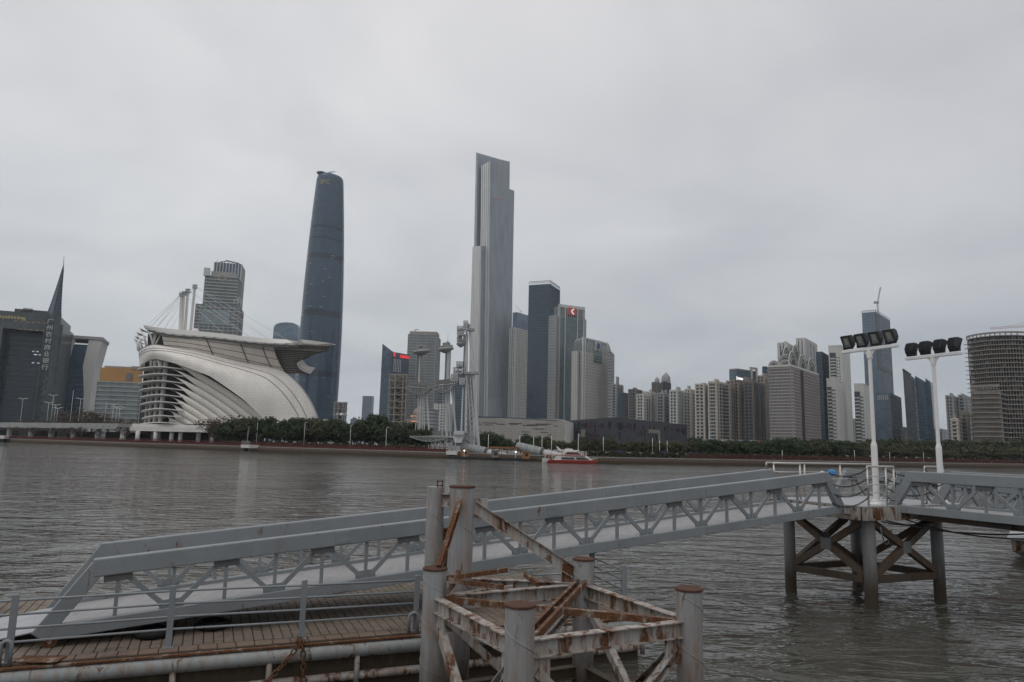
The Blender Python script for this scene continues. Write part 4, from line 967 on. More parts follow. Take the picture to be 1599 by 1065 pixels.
# ---- the tall blue tower (rounded triangle, bowed profile)
def blue_tower():
    Yd = 1120; z0 = GZ; zt = ztop(518, 270, Yd+15)
    cen = at(488, 690, Yd+30); cen = V(cen.x, cen.y, 0)
    root = thing('skyscraper', 'tallest dark blue glass tower with rounded corners and bowed sides', 'skyscraper', P3(cen, z0))
    def plan(rad, n=72):
        P = []
        for i in range(n):
            t = 2*math.pi*i/n; rr = rad*(1+.075*math.cos(3*(t+math.pi/2+R(16)))); P.append((cen.x+rr*math.cos(t), cen.y+rr*math.sin(t)))
        return P
    def half(k):      # half width against height fraction
        return 27.0+7.0*math.sin(math.pi*min(1, (k+.30)/1.40))-7.3*k**2.2
    def ring(k, add=0.0, z=None): return [(x, y, z0+(zt-z0)*k if z is None else z) for x, y in plan(half(k)+add)]
    ks = [i/60 for i in range(59)]+[.975, .985]
    rings = [ring(k) for k in ks]
    top = half(.985)
    for dr, kz in ((.6, .990), (2.2, .9955), (5, .9995), (9, 1.0)): rings.append([(x, y, z0+(zt-z0)*kz) for x, y in plan(top-dr)])
    m = MB(); m.loft(rings); m.build('glass_skin', G_BLUE, root, smooth=True, auto=35)
    # dark plant-floor rings, floor lines and the big diagonal grid behind the glass
    PFG = curtain('plant_floor_glass', (.016, .024, .036), (4, 4, 4), .3)
    for y, hh in ((399, 10), (524-36, 10), (583, 9), (352, 4), (370, 3)):
        m = MB(); k = (ztop(510, y, Yd)-z0)/(zt-z0); m.loft([ring(k, -.5, z0+(zt-z0)*k-hh/2), ring(k, .25, z0+(zt-z0)*k-hh/2), ring(k, .25, z0+(zt-z0)*k+hh/2), ring(k, -.5, z0+(zt-z0)*k+hh/2)], caps=False); m.build('plant_floor', PFG, root)
    m = MB(); k = .015
    while k < .98:
        z = z0+(zt-z0)*k; m.loft([ring(k, -.3, z-.35), ring(k, .12, z-.35), ring(k, .12, z+.35), ring(k, -.3, z+.35)], caps=False); k += 4.3/(zt-z0)
    m.build('floor_band', curtain('floor_line', (.045, .062, .088), (6, 6, 4), .3), root, kind='stuff')
    m = MB()
    for i in range(0, 72, 2): m.path([((x-cen.x)*1.002+cen.x, (y-cen.y)*1.002+cen.y, z) for x, y, z in [ring(q)[i] for q in [j/20 for j in range(20)]+[.98]]], .2, 4)
    m.build('mullion', MULL, root, kind='stuff')
    m = MB(); c2 = V(cen.x-10, cen.y-13, zt+.2); m.loft([[(c2.x+r_*math.cos(t*math.pi/14), c2.y+r_*math.sin(t*math.pi/14), c2.z+dz) for t in range(28)] for r_, dz in ((6.5, -2.2), (8, -.6), (8, .3), (7.5, .5))]); m.build('helipad', MULL, root, smooth=True, auto=30)
    m = MB(); m.bar(V(cen.x+2, cen.y-16, zt+.5), V(cen.x+13, cen.y-13, zt+3.2), 1.0, 1.0); m.bar(V(cen.x+4, cen.y-14, zt-.5), V(cen.x+8, cen.y-14, zt+1.8), .6, .6); m.build('roof_crane', LATT, root)
    q = at(506.5, 282, Yd); d = V(1, -.12, 0).normalized()
    tgt = V(q.x, 0, q.z)
    # put the letters on the skin
    kz = (q.z-z0)/(zt-z0); best = min(ring(kz), key=lambda p: abs(p[0]-q.x)+(1000 if p[1] > cen.y else 0)); c = V(best[0], best[1], 0)
    nr = V(c.x-cen.x, c.y-cen.y, 0).normalized(); d = V(-nr.y, nr.x, 0)
    sign('IFC', root, 'lettering', S_GOLD, c-d*8, c+d*8, q.z, 11, .8)
    m = MB(); rn = random.Random(5)
    for k in range(24):
        kk = rn.uniform(.12, .7); i = rn.randrange(46, 66); p = ring(kk, .35)[i]; nr = V(p[0]-cen.x, p[1]-cen.y, 0).normalized(); m.box(V(*p), (rn.uniform(2, 6), .3, .8), (V(-nr.y, nr.x, 0), nr, Z))
    m.build('lit_office', plain('dim_office_light', (.3, .33, .30), .5, emit=((.8, .95, .9), .03)), root, kind='stuff')
blue_tower()

# ---- small far towers between
r, pts, z0, z1 = tower('office_tower', 'small hazy blue tower far behind the riverside trees', 'tower', 563, 578, 581, 619, 2250, R(6), G_LBLUE, band=(MULLB, 2.2, .6), fh=6, roof=MULLB, nroof=0)
tower('apartment_tower', 'tiny far bluish tower with a dome beside the small scaffold frame', 'tower', 546, 556, 561, 655, 1900, R(20), G_MBLUE, band=(MULLB, 1.6, .6), fh=6, roof=MULLB, nroof=1, rh=9)
tower('apartment_tower', 'tiny far grey block at the foot of the blue tower', 'tower', 527, 541, 548, 664, 1700, R(12), W_GREY, band=(MULLB, 1.6, .6), fh=6)
# ---- tower with the slanted crown and red sign
def slant():
    Yd = 1000; C, u, v, a, b = yawed(590, 606, 633, Yd, R(38)); z0 = GZ; z1 = ztop(620, 550, Yd); zp = ztop(593, 535, Yd)
    root = thing('office_tower', 'blue glass tower with a slanted crown and a red sign', 'tower', P3(C+u*a*.5, z0))
    zl = ztop(606, 549, Yd)
    m = MB(); m.add([C+Z*z0, C+v*b+Z*z0, C+v*b+u*a+Z*z0, C+u*a+Z*z0, C+Z*zl, C+v*b+Z*z1, C+v*b+u*a+Z*z1, C+u*a+Z*(zp+.5)], [(0, 1, 5, 4), (1, 2, 6, 5), (2, 3, 7, 6), (3, 0, 4, 7), (4, 5, 6, 7), (3, 2, 1, 0)]); m.build('body', G_MBLUE, root)
    m = MB(); bands(m, C, C+v*b, [z0+4.2*k for k in range(1, int((z1-z0)/4.2)-2)], .8, .4); bands(m, C+u*a, C, [z0+4.2*k for k in range(1, int((zl-z0)/4.2))], .6, .3); m.build('floor_band', MULL, root, kind='stuff')
    m = MB(); piers(m, C+v*(b*.12), C+v*(b*.52), ztop(612, 580, Yd), z1-9, 4, .8, .6); m.build('pier', W_PALE, root, kind='stuff')
    m = MB(); piers(m, C+v*(b*.0), C+v*b, z0, z1, 14, .3, .3); m.build('mullion', MULL, root, kind='stuff')
    m = MB(); patches(m, C, C+v*b, .46, .98, ztop(625, 557, Yd), ztop(625, 552.5, Yd), 1.2); m.build('red_sign', S_RED, root)
    m = MB(); q = C+v*(b*.12)-u*1.0; m.box(q+Z*ztop(610, 553, Yd), (.6, 4.0, 5.5), (u, v, Z)); m.build('red_emblem', S_RED, root)
slant()
r, pts, z0, z1 = tower('office_tower', 'plain grey glass slab tower behind the cable-stay pylons', 'tower', 630, 675, 682, 522, 1080, R(1), curtain('banded_grey_glass', (.135, .155, .16), (3, 3, 4), .16), band=(W_GREY, 1.0, .5), pier=(W_GREY, 14, .8, .6), fh=4.2)
m = MB(); m.box((pts[0]+pts[3])/2+(pts[1]-pts[0])*.5+Z*(z1+3), ((pts[3]-pts[0]).length-1, 30, 6.2), ((pts[3]-pts[0]).normalized(), (pts[1]-pts[0]).normalized(), Z)); m.build('crown', W_TAN, r)
m = MB(); q = pts[3]*.75+pts[0]*.25; m.bar(q+V(-3, 6, z1+7), q+V(5, 6, z1+8), .8, .8); m.tube(q+V(0, 6, z1+5), q+V(0, 6, z1+8), .5, 6); m.build('window_crane', W_DARKG, r)
# domed pinkish hotel, lit warm
def domed():
    Yd = 820; C, u, v, a, b = yawed(625, 668, 672, Yd, R(4)); z0 = GZ; b = 30
    root = thing('domed_building', 'pinkish low hotel with a lit dome behind the pylons', 'building', P3(C+u*a*.5, z0))
    PINK = plain('pinkish_stone', (.27, .20, .175), .8, var=.2, scale=.2)
    z1 = ztop(650, 655, Yd); q = block(root, C, u, v, a, b, z0, z1, PINK); facade(root, q, z0, z1, (W_TAN, .8, .4), (W_TAN, 4, .8, .5), 4)
    c = at(655, 650, Yd); m = MB(); rr = 9.5; zb = ztop(655, 648, Yd)
    m.loft([[(c.x+rr*math.cos(e)*math.cos(t*math.pi/12), Yd+10+rr*math.cos(e)*math.sin(t*math.pi/12), zb+rr*1.05*math.sin(e)) for t in range(24)] for e in [0, .3, .6, .9, 1.2, 1.5]]); m.build('dome', PINK, root, smooth=True)
    m = MB(); m.tube(V(c.x, Yd+10, z1-.5), V(c.x, Yd+10, zb+.2), rr+1.2, 20); m.build('drum', PINK, root)
    m = MB()
    for k in range(10): t = math.pi+math.pi*(k+.5)/10; m.box(V(c.x+(rr+1.3)*math.cos(t), Yd+10+(rr+1.3)*math.sin(t), zb-1.2), (.9, .9, .9))
    m.box(V(c.x, Yd-.6+1.0*0, z1-2.2)+(u*0), (18, .5, .7))
    m.build('warm_lamp', S_ORNG, root, kind='stuff')
domed()
tower('apartment_block', 'pale gridded apartment block between the two left pylons', 'building', 676, 700, 705, 630, 900, R(6), G_RES, band=(W_PALE, 1.6, .5), pier=(W_PALE, 4.2, 2.0, .7), fh=3.6)
tower('office_tower', 'blue banded block just right of the plain slab tower', 'tower', 680, 692, 701, 606, 1150, R(10), G_LBLUE, band=(W_PALE, 1.2, .5), fh=4.2)
tower('office_tower', 'dark slim tower behind the tallest pylon', 'tower', 704, 724, 738, 582, 980, R(14), G_DARK, band=(MULLB, .8, .4), fh=4, roof=W_DARKG, nroof=2)
tower('apartment_block', 'low grey block seen between the pylon legs', 'building', 655, 676, 684, 640, 700, R(8), W_GREY, band=(MULLB, 1.3, .3), fh=3.5)
# ---- the tallest: silver stepped tower
def silver():
    Yd = 1230; z0 = GZ
    root = thing('skyscraper', 'tallest silver grey tower with stepped shoulders and fine vertical ribs', 'skyscraper', P3(at(765, 690, Yd), z0))
    # near corner line runs up the middle; all faces taper slightly upwards
    a0 = R(34)
    def zz(x, y): return ztop(x, y, Yd)
    def vol(name, xl, xm, xr, yt_l, yt_m, yt_r, xlt, xmt, xrt, Y, ml, mr, zb=None, dy=0):
        """tapering volume: base columns xl/xm/xr (at y=650), top columns xlt/xmt/xrt"""
        C, u, v, a, b = yawed(xl, xm, xr, Y, a0, 650)
        zb_ = z0 if zb is None else zb
        def topc(x, y, ref):
            d = ray(x, y); return d
        zl, zm, zr = ztop(xlt, yt_l, (C+u*a).y), ztop(xmt, yt_m, C.y), ztop(xrt, yt_r, (C+v*b).y)
        base = [C, C+v*b, C+v*b+u*a, C+u*a]
        Ct = at(xmt, yt_m, C.y+dy); Ct = V(Ct.x, C.y+dy, 0)
        dl = ray(xlt, yt_l); k = dl.x/dl.y; ta = (k*Ct.y-Ct.x)/(u.x-k*u.y)
        dr = ray(xrt, yt_r); k = dr.x/dr.y; tb = (k*Ct.y-Ct.x)/(v.x-k*v.y)
        top = [Ct, Ct+v*tb, Ct+v*tb+u*ta, Ct+u*ta]; zt = [zm, zr, max(zl, zr), zl]
        m = MB()
        b8 = [V(q.x, q.y, zb_) for q in base]+[V(q.x, q.y, z) for q, z in zip(top, zt)]
        m.v = [tuple(p) for p in b8]; m.f = [(0, 1, 5, 4), (3, 0, 4, 7), (1, 2, 6, 5), (2, 3, 7, 6), (4, 5, 6, 7), (3, 2, 1, 0)]; m.mi = [1, 0, 1, 0, 1, 1]
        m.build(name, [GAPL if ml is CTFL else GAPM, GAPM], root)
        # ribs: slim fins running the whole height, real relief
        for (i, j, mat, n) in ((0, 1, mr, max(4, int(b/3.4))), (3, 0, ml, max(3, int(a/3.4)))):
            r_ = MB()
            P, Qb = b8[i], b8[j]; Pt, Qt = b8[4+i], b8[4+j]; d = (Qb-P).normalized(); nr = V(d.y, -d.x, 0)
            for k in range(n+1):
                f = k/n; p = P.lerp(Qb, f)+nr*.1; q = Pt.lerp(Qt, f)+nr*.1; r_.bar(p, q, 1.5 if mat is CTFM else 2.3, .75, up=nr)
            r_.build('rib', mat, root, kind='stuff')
            r_ = MB(); nz_ = int((min(Pt.z, Qt.z)-zb_)/4.4)
            for k in range(1, nz_):
                z = zb_+4.4*k; f = (z-zb_)/(Pt.z-zb_); g = (z-zb_)/(Qt.z-zb_); p = P.lerp(Pt, f); q = Qb.lerp(Qt, g); p.z = q.z = z; r_.bar(p+nr*.02, q+nr*.02, .5, 1.0)
            r_.build('spandrel', GAPM, root, kind='stuff')
        return b8
    GAPM = plain('ribbed_window_strip', (0.19, 0.21, 0.235), .35, var=.2, scale=.05)
    GAPL = plain('pale_window_strip', (0.40, 0.40, 0.385), .45, var=.1, scale=.05)
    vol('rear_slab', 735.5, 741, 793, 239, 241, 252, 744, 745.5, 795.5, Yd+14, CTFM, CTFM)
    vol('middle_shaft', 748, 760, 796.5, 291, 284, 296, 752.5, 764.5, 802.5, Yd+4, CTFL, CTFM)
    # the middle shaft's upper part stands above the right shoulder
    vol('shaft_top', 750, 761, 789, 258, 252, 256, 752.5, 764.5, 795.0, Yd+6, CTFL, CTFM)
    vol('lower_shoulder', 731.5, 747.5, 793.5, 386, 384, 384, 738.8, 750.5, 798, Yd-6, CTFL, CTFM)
    # plant floors read as slightly darker belts
    m = MB(); c = at(777, 311, Yd-3); m.box(c, (17, .4, 4.2)); m.build('faded_red_banner', plain('faded_red_banner', (.26, .19, .20), .7), root)
silver()
# ---- slim pale tower with a glass top, left of the dark tower
r, pts, z0, z1 = tower('apartment_tower', 'pale gridded tower with a bluish glass crown just left of the dark tower', 'tower', 792, 801, 824, 511, 1250, R(35), G_RES, band=(W_PALE, 1.3, .6), pier=(W_PALE, 4.4, 1.4, .8), fh=4.1)
C, u, v, a, b = yawed(796, 803, 824, 1252, R(35)); block(r, C, u, v, a, b, z1-.5, ztop(806, 487, 1250), G_LBLUE, 'glass_crown')
m = MB(); c = C+u*a*.5+v*b*.4; zc_ = ztop(806, 487, 1250); m.tube(V(c.x, c.y, zc_-1), V(c.x, c.y, zc_+6), .5, 5); m.bar(V(c.x+4, c.y, zc_+3), V(c.x-8, c.y, zc_+14), .5, .5); m.build('roof_crane', LATT, r)
m = MB(); m.box(pts[3]+Z*(z1*.83), (4, 4, 10)); m.build('side_hoist', W_GREY, r)
# ---- dark blue slab tower
r, pts, z0, z1 = tower('office_tower', 'dark navy slab tower with an open frame around its roof', 'tower', 821, 855, 871, 443, 1080, R(22), G_DARK, band=(plain('slab_floor_line', (.055, .080, .098), .5, var=.2, scale=.05), .8, .5), pier=(plain('blue_black_mullion', (.034, .062, .085), .5), 3.2, .45, .45), fh=4.1)
m = MB()
for i in (3, 0):
    A, B = pts[i], pts[(i+1) % 4]; d = (B-A).normalized(); n = int((B-A).length/4)
    for zz in (z1+5.2, z1+3.0): m.bar(A+Z*zz, B+Z*zz, .7, .8)
    for k in range(n+1): m.bar(A+(B-A)*(k/n)+Z*(z1-.3), A+(B-A)*(k/n)+Z*(z1+5.4), .35, .35)
m.build('roof_frame', LATT, r, kind='stuff')
m = MB(); m.box((pts[0]+pts[2])/2+Z*(z1+2), (22, 16, 4), ((pts[3]-pts[0]).normalized(), (pts[1]-pts[0]).normalized(), Z)); m.build('roof_plant', W_TAN, r)
# ---- tower with the red square sign
def redk():
    Yd = 985
    r, pts, z0, z1 = tower('office_tower', 'teal glass tower with white corner piers and a red square sign', 'tower', 862, 869, 911, 478, Yd, R(62), G_TEAL, band=(MULLB, .7, .3), fh=4.1)
    C, R_ = pts[0], pts[1]; m = MB()
    for k in (0.0, .045, .25, .72, .955, 1.0): patches(m, C, R_, max(0, k-.012), min(1, k+.012), z0, z1+2, 1.4)
    m.build('white_pier', W_PALE, r)
    m = MB(); patches(m, C, R_, 0, 1, z1-1, z1+3.2, 1.2); n = 14
    for k in range(n): m.bar(C+(R_-C)*(k/n)+Z*(z1-16)+V(-.2, -1.2, 0), C+(R_-C)*(k/n)+Z*(z1+1)+V(-.2, -1.2, 0), .5, .5)
    m.build('crown_frame', W_PALE, r, kind='stuff')
    m = MB(); patches(m, C, R_, .34, .66, ztop(890, 493, Yd), ztop(890, 488, Yd), .9); m.build('plant_louvre', DARKIN, r)
    d = (R_-C).normalized(); nr = V(d.y, -d.x, 0); c = C+(R_-C)*.50+nr*1.6+Z*ztop(890, 484.5, Yd)
    m = MB(); m.box(c, (13.5, .8, 10.5), (d, nr, Z)); m.build('red_sign', plain('red_sign_panel', (.38, .05, .05), .5, emit=((1, .1, .1), .06)), r)
    m = MB(); m.bar(c+nr*.5+d*2.6+Z*4, c+nr*.5-d*1.6, 2.1, .25, up=nr); m.bar(c+nr*.5-d*1.6, c+nr*.5+d*2.6-Z*4, 2.1, .25, up=nr); m.build('white_chevron', S_WHITE, r)
    # lower grey wing to the left
    q = tower('office_tower', 'grey ribbed lower tower against the left side of the red sign tower', 'tower', 854, 866, 872, 494, Yd-15, R(15), W_GREY, band=(MULLB, .8, .2), pier=(W_GREY, 4, .9, .5), fh=4, depth=26, roof=W_GREY, nroof=1)
redk()
tower('apartment_tower', 'thin grey tower peeping out behind the two signed towers', 'tower', 901, 910, 914, 496, 1300, R(10), W_GREY, band=(MULLB, 1.4, .3), fh=4, roof=W_GREY, nroof=1, rh=8)
# ---- bank tower with blue emblem
def bank_tower():
    Yd = 900; z0 = GZ
    r, pts, z0, z1 = tower('office_tower', 'beige ribbed bank tower with a blue emblem below its curved crown', 'tower', 893, 908, 953, 548, Yd, R(38), G_GREY, band=(W_STONE, 1.0, .5), pier=(W_STONE, 2.6, .85, .8), fh=4)
    C, R_, bk, Lf = pts; zc = ztop(920, 527, Yd)
    ins = 3
    def rg(i, z): return [V(q.x, q.y, z) for q in (C+(R_-C)*(i*.8/60)+(Lf-C)*(i/60), R_-(R_-C)*(i/60)+(Lf-C)*(i/60), bk-(R_-C)*(i/60), Lf+(R_-C)*(i/60))]
    m = MB(); m.loft([rg(0, z1-.5), rg(1.0, z1+8), rg(3, z1+14), rg(6, zc)]); m.build('curved_crown', G_GREY, r)
    d = (R_-C).normalized(); nr = V(d.y, -d.x, 0); Lw = (R_-C).length
    m = MB()
    for f in (0, .07, .93, 1.0):
        s = .8 if f < .5 else -.8
        p = C+(R_-C)*f
        m.path([p+nr*.9+Z*z0, p+nr*.9+Z*z1, p+d*s+nr*.4+Z*(z1+8), p+d*s*3-nr*.8+Z*(z1+14), p+d*s*5-nr*2.4+Z*(zc+.8)], 1.0, 6)
    m.build('white_rib', W_PALE, r)
    m = MB()
    for k in range(1, 18): p = C+(R_-C)*(.07+.86*k/18); m.path([p+nr*.5+Z*(z1-2), p+nr*.1+Z*(z1+8), p-nr*1.0+Z*(z1+14), p-nr*2.4+Z*(zc)], .42, 4)
    m.bar(C+d*5-nr*2.5+Z*(zc+.6), R_-d*5-nr*2.5+Z*(zc+.6), 2, 1.6)
    m.build('crown_rib', W_PALE, r, kind='stuff')
    m = MB(); c = C+(R_-C)*.5+nr*1.3+Z*ztop(929, 536, Yd); m.box(c, (11, 1.2, 11), (d, nr, Z)); m.build('sign_panel', W_PALE, r)
    m = MB(); cc_ = c+nr*.9
    m.path([cc_+d*(3.6*math.cos(t*math.pi/10))+Z*(4*math.sin(t*math.pi/10)) for t in range(20)], .7, 5, closed=True); m.bar(cc_-d*3.6, cc_+d*3.6, 1, .6, up=nr); m.bar(cc_-Z*4, cc_+Z*4, 1, .6, up=nr); m.bar(cc_-d*2.4-Z*2.4, cc_+d*2.4+Z*2.4, .8, .5, up=nr); m.build('blue_emblem', S_BLUE, r)
    m = MB(); patches(m, C, R_, .36, .66, ztop(930, 563, Yd), ztop(930, 545, Yd), 1.1); m.build('glass_bay', G_TEAL, r)
    m = MB(); bands(m, C+(R_-C)*.36, C+(R_-C)*.66, [ztop(930, 563-4.2*k, Yd) for k in range(1, 4)], .8, 1.4); m.build('bay_band', W_GREY, r)
    m = MB(); patches(m, Lf, C, .2, .8, z0, z1-25, .95); m.build('side_glass', G_TEAL, r)
    tower('office_tower', 'narrow grey wing along the right side of the beige bank tower', 'tower', 949, 954.5, 955.5, 549, Yd+12, R(10), W_GREY, band=(MULLB, 1.2, .3), fh=4, depth=30)
    tower('office_tower', 'lower beige wing along the left side of the bank tower', 'tower', 891, 901, 906, 548, Yd-4, R(22), W_STONE, pier=(W_GREY, 3, .8, .3), fh=4, depth=20)
bank_tower()

# ---- low museum pair on the right of the pylons
def library():
    Yd = 430; z0 = GZ; C, u, v, a, b = yawed(742, 883, 884.5, Yd, R(-9)); b = 60
    root = thing('library', 'long low pale stone library with slit windows and a curved roof', 'building', P3(C+u*a*.5, z0)); z1 = ztop(880, 656.5, Yd)
    q = block(root, C, u, v, a, b, z0, z1, W_STONE)
    A, B = q[3], q[0]; rn = random.Random(11); m = MB(); d = (B-A).normalized(); nr = V(d.y, -d.x, 0); Lw = (B-A).length
    # stone courses: recessed joints between thin proud slabs
    k = z0+1.2
    cm = MB()
    while k < z1-.6:
        s = 0
        while s < Lw-1:
            w_ = min(rn.uniform(5, 14), Lw-s); cm.box(A+d*(s+w_/2)+nr*(.05+rn.uniform(0, .10))+Z*(k+.72), (w_-.12, .22, 1.36), (d, nr, Z)); s += w_
        k += 1.48
    cm.build('stone_course', [plain('pale_stone_course', (.325, .31, .285), .85, var=.18, scale=.25, streak=.25)], root, kind='stuff')
    for k in range(46):
        f = rn.uniform(.02, .98); y = rn.choice((661, 662.5, 664, 669, 674, 678)); w_ = rn.uniform(2, 6)
        if y > 668 and rn.random() < .5: continue
        m.box(A+d*(Lw*f)+nr*.14+Z*ztop(810, y, Yd), (w_, .3, .38), (d, nr, Z))
    m.build('slit_window', DARKIN, root, kind='stuff')
    # curved dark roof rising at the left
    zt = ztop(745, 650, Yd); rows = []
    for i in range(13):
        f = i/12; s = Lw*f*.92; h = z1-.1+(zt-z1+.6)*(1-f**1.6)
        rows.append([A+d*s+nr*.3+Z*(h), A+d*s-nr*30+Z*(h+1.0)])
    m = MB(); m.sheet(rows, -.5, V(0, 0, 1)); m.build('curved_roof', plain('slate_roof', (.075, .085, .095), .5, var=.15, scale=.1), root, smooth=True, auto=30)
    m = MB()
    for i in range(12):
        f = i/12; g = (i+1)/12; s = Lw*f*.92; s2 = Lw*g*.92
        h = (zt-z1+.6)*(1-f**1.6); h2 = (zt-z1+.6)*(1-g**1.6); m.add([A+d*s+nr*.1+Z*(z1-.05), A+d*s2+nr*.1+Z*(z1-.05), A+d*s2+nr*.1+Z*(z1-.4+h2), A+d*s+nr*.1+Z*(z1-.4+h), A+d*s-nr*.5+Z*(z1-.05), A+d*s2-nr*.5+Z*(z1-.05), A+d*s2-nr*.5+Z*(z1-.4+h2), A+d*s-nr*.5+Z*(z1-.4+h)], [(0, 1, 2, 3), (7, 6, 5, 4)])
    m.build('roof_glazing', G_DARK, root, kind='stuff')
library()
def museum():
    Yd = 455; z0 = GZ; C, u, v, a, b = yawed(874, 960, 1073, Yd, R(36)); z1 = ztop(960, 651.5, Yd)
    root = thing('museum', 'dark purple-grey museum block cut with random slots', 'building', P3(C, z0))
    BODY = plain('dark_museum_panel', (.035, .038, .045), .5, var=.3, scale=.08, spec=.5)
    PAN = plain('museum_raised_panel', (.045, .048, .056), .45, var=.3, scale=.1)
    SLT = plain('museum_slot', (.016, .015, .020), .8); RDD = plain('museum_red_slot', (.075, .025, .035), .8); PLE = plain('museum_pale_reveal', (.20, .195, .165), .8, var=.15, scale=.1)
    b = min(b, 140)
    zl = ztop(890, 656, Yd); zr = ztop(1072, 657, Yd+20)
    pts = [C, C+v*b, C+v*b+u*a, C+u*a]
    m = MB(); zt = [z1, zr, zr, zl]; m.add([q+Z*z0 for q in pts]+[q+Z*h for q, h in zip(pts, zt)], [(0, 1, 5, 4), (1, 2, 6, 5), (2, 3, 7, 6), (3, 0, 4, 7), (4, 5, 6, 7), (3, 2, 1, 0)]); m.build('body', BODY, root)
    rn = random.Random(4)
    mp, ms, mr_ = MB(), MB(), MB()
    for (A, B, n) in ((pts[3], pts[0], 26), (pts[0], pts[1], 40)):
        d = (B-A).normalized(); nr = V(d.y, -d.x, 0); Lw = (B-A).length
        for k in range(n):
            f = rn.uniform(.03, .97); hh = rn.uniform(1, 6); w_ = rn.uniform(2, 12); zc_ = rn.uniform(z0+4, min(zl, zr)-4); mp.box(A+d*(Lw*f)+nr*.05+Z*zc_, (w_, rn.uniform(.2, .5), hh), (d, nr, Z))
        for k in range(n):
            f = rn.uniform(.03, .97); vert = rn.random() < .65; hh, w_ = (rn.uniform(2.5, 5), rn.uniform(.7, 1.8)) if vert else (rn.uniform(.5, .9), rn.uniform(3, 8))
            zc_ = rn.choice((min(zl, zr)-2.5, min(zl, zr)-3, rn.uniform(z0+5, zl-5))); (mr_ if rn.random() < .3 else ms).box(A+d*(Lw*f)+nr*.16+Z*zc_, (w_, .5, hh), (d, nr, Z))
    mp.build('raised_panel', PAN, root, kind='stuff'); ms.build('dark_slot', SLT, root, kind='stuff'); mr_.build('red_slot', RDD, root, kind='stuff')
    A, B = pts[0], pts[1]; d = (B-A).normalized(); nr = V(d.y, -d.x, 0)
    def fr(px):
        dd = ray(px, 670); k = dd.x/dd.y; return (k*A.y-A.x)/(d.x-k*d.y)
    m = MB(); t0, t1 = fr(1012), fr(1030); zc_ = ztop(1020, 672, Yd+18); m.box(A+d*((t0+t1)/2)+nr*.2+Z*zc_, (t1-t0, .6, 2.6), (d, nr, Z)); t2 = fr(1027); m.box(A+d*((t2+t1)/2)+nr*.23+Z*(zc_-4.5), (t1-t2, .6, 7), (d, nr, Z)); m.build('pale_reveal', PLE, root)
    A, B = pts[3], pts[0]; d = (B-A).normalized(); nr = V(d.y, -d.x, 0)
    m = MB(); dd = ray(911, 676); k = dd.x/dd.y; t = (k*A.y-A.x)/(d.x-k*d.y); zc_ = ztop(911, 676, Yd)
    m.box(A+d*t+nr*.2+Z*zc_, (3.0, .6, 5), (d, nr, Z)); m.box(A+d*(t-2.8)+nr*.22+Z*(zc_-1.4), (2.6, .6, 2.0), (d, nr, Z)); m.build('pale_reveal', PLE, root)
museum()

# ---- apartment ranks
def apartments(*a, **k):
    r, pts, z0, z1 = apartments_(*a, **k); rn = random.Random(len(a[0])); m = MB()
    for i, j in ((3, 0), (0, 1)):
        f = rn.uniform(.2, .4)
        for g in (f, f+rn.uniform(.25, .4)): patches(m, pts[i], pts[j], g, g+.085, z0, z1-2.5, .56)
    m.build('recess_glazing', G_DARK, r, kind='stuff'); return r, pts, z0, z1
def apartments_(label, xl, xm, xr, yt, Y, al, wall, fh=3.0, sp=3.6, pw=1.15, bandh=.95, roof=True, bals=True, nroof=2, depth=None, glass=None, cat='apartment tower', name='apartment_tower', rh=4.5):
    return tower(name, label, cat, xl, xm, xr, yt, Y, al, glass or G_RES, band=(wall, bandh, .35), pier=(wall, sp, pw, .5), fh=fh, roof=wall if roof else None, nroof=nroof, bals=(wall, sp*3, sp*1.2, 1.1, .8) if bals else None, depth=depth, rh=rh)
apartments('grey spired apartment tower right of the bank tower', 955, 962, 973, 601, 780, R(34), W_GREY, nroof=1, rh=9)
apartments('small blue glass tower between grey apartment towers', 967, 975, 983, 613, 760, R(30), W_DARKG, glass=G_BLUE, bals=False, roof=False, sp=6, pw=.5, bandh=.6, name='office_tower', cat='office tower')
apartments('dark flat-topped apartment tower right of the small blue tower', 981, 993, 1003, 609, 740, R(30), W_BROWN, nroof=1)
apartments('pale apartment tower with white balcony stack above the museum', 994, 1005, 1017, 617, 690, R(32), W_PALE)
apartments('grey apartment tower left of the domed pair', 1008, 1016, 1024, 613, 720, R(34), W_CREAM)
r, pts, z0, z1 = apartments('brown apartment tower with a pale rooftop cupola', 1018, 1026, 1035, 598, 800, R(30), W_BROWN, nroof=0)
def cupola(r, pts, z1, rr, h, mat, name='cupola'):
    c = (pts[0]+pts[2])/2; m = MB(); m.loft([[(c.x+q*math.cos(t*math.pi/6), c.y+q*math.sin(t*math.pi/6), z1+zz) for t in range(12)] for q, zz in ((rr, -.3), (rr, h*.45), (rr*.9, h*.62), (rr*.55, h*.8), (rr*.1, h))]); m.build(name, mat, r, smooth=True, auto=40)
cupola(r, pts, z1, 3.0, 8, W_GREY)
r, pts, z0, z1 = apartments('taller dark grey apartment tower with a domed rooftop lantern', 1033, 1041, 1048, 597, 820, R(34), W_DARKG, nroof=0); cupola(r, pts, z1, 5.2, 12, W_GREY)
apartments('pale grey apartment tower below the domed lantern', 1026, 1037, 1046, 615, 700, R(34), W_GREY)
apartments('white balconied apartment tower left of the brown tower block group', 1046, 1058, 1074, 610, 670, R(34), W_PALE)
apartments('narrow beige apartment tower behind the museum end', 1070, 1079, 1088, 609, 690, R(30), W_CREAM, nroof=1)
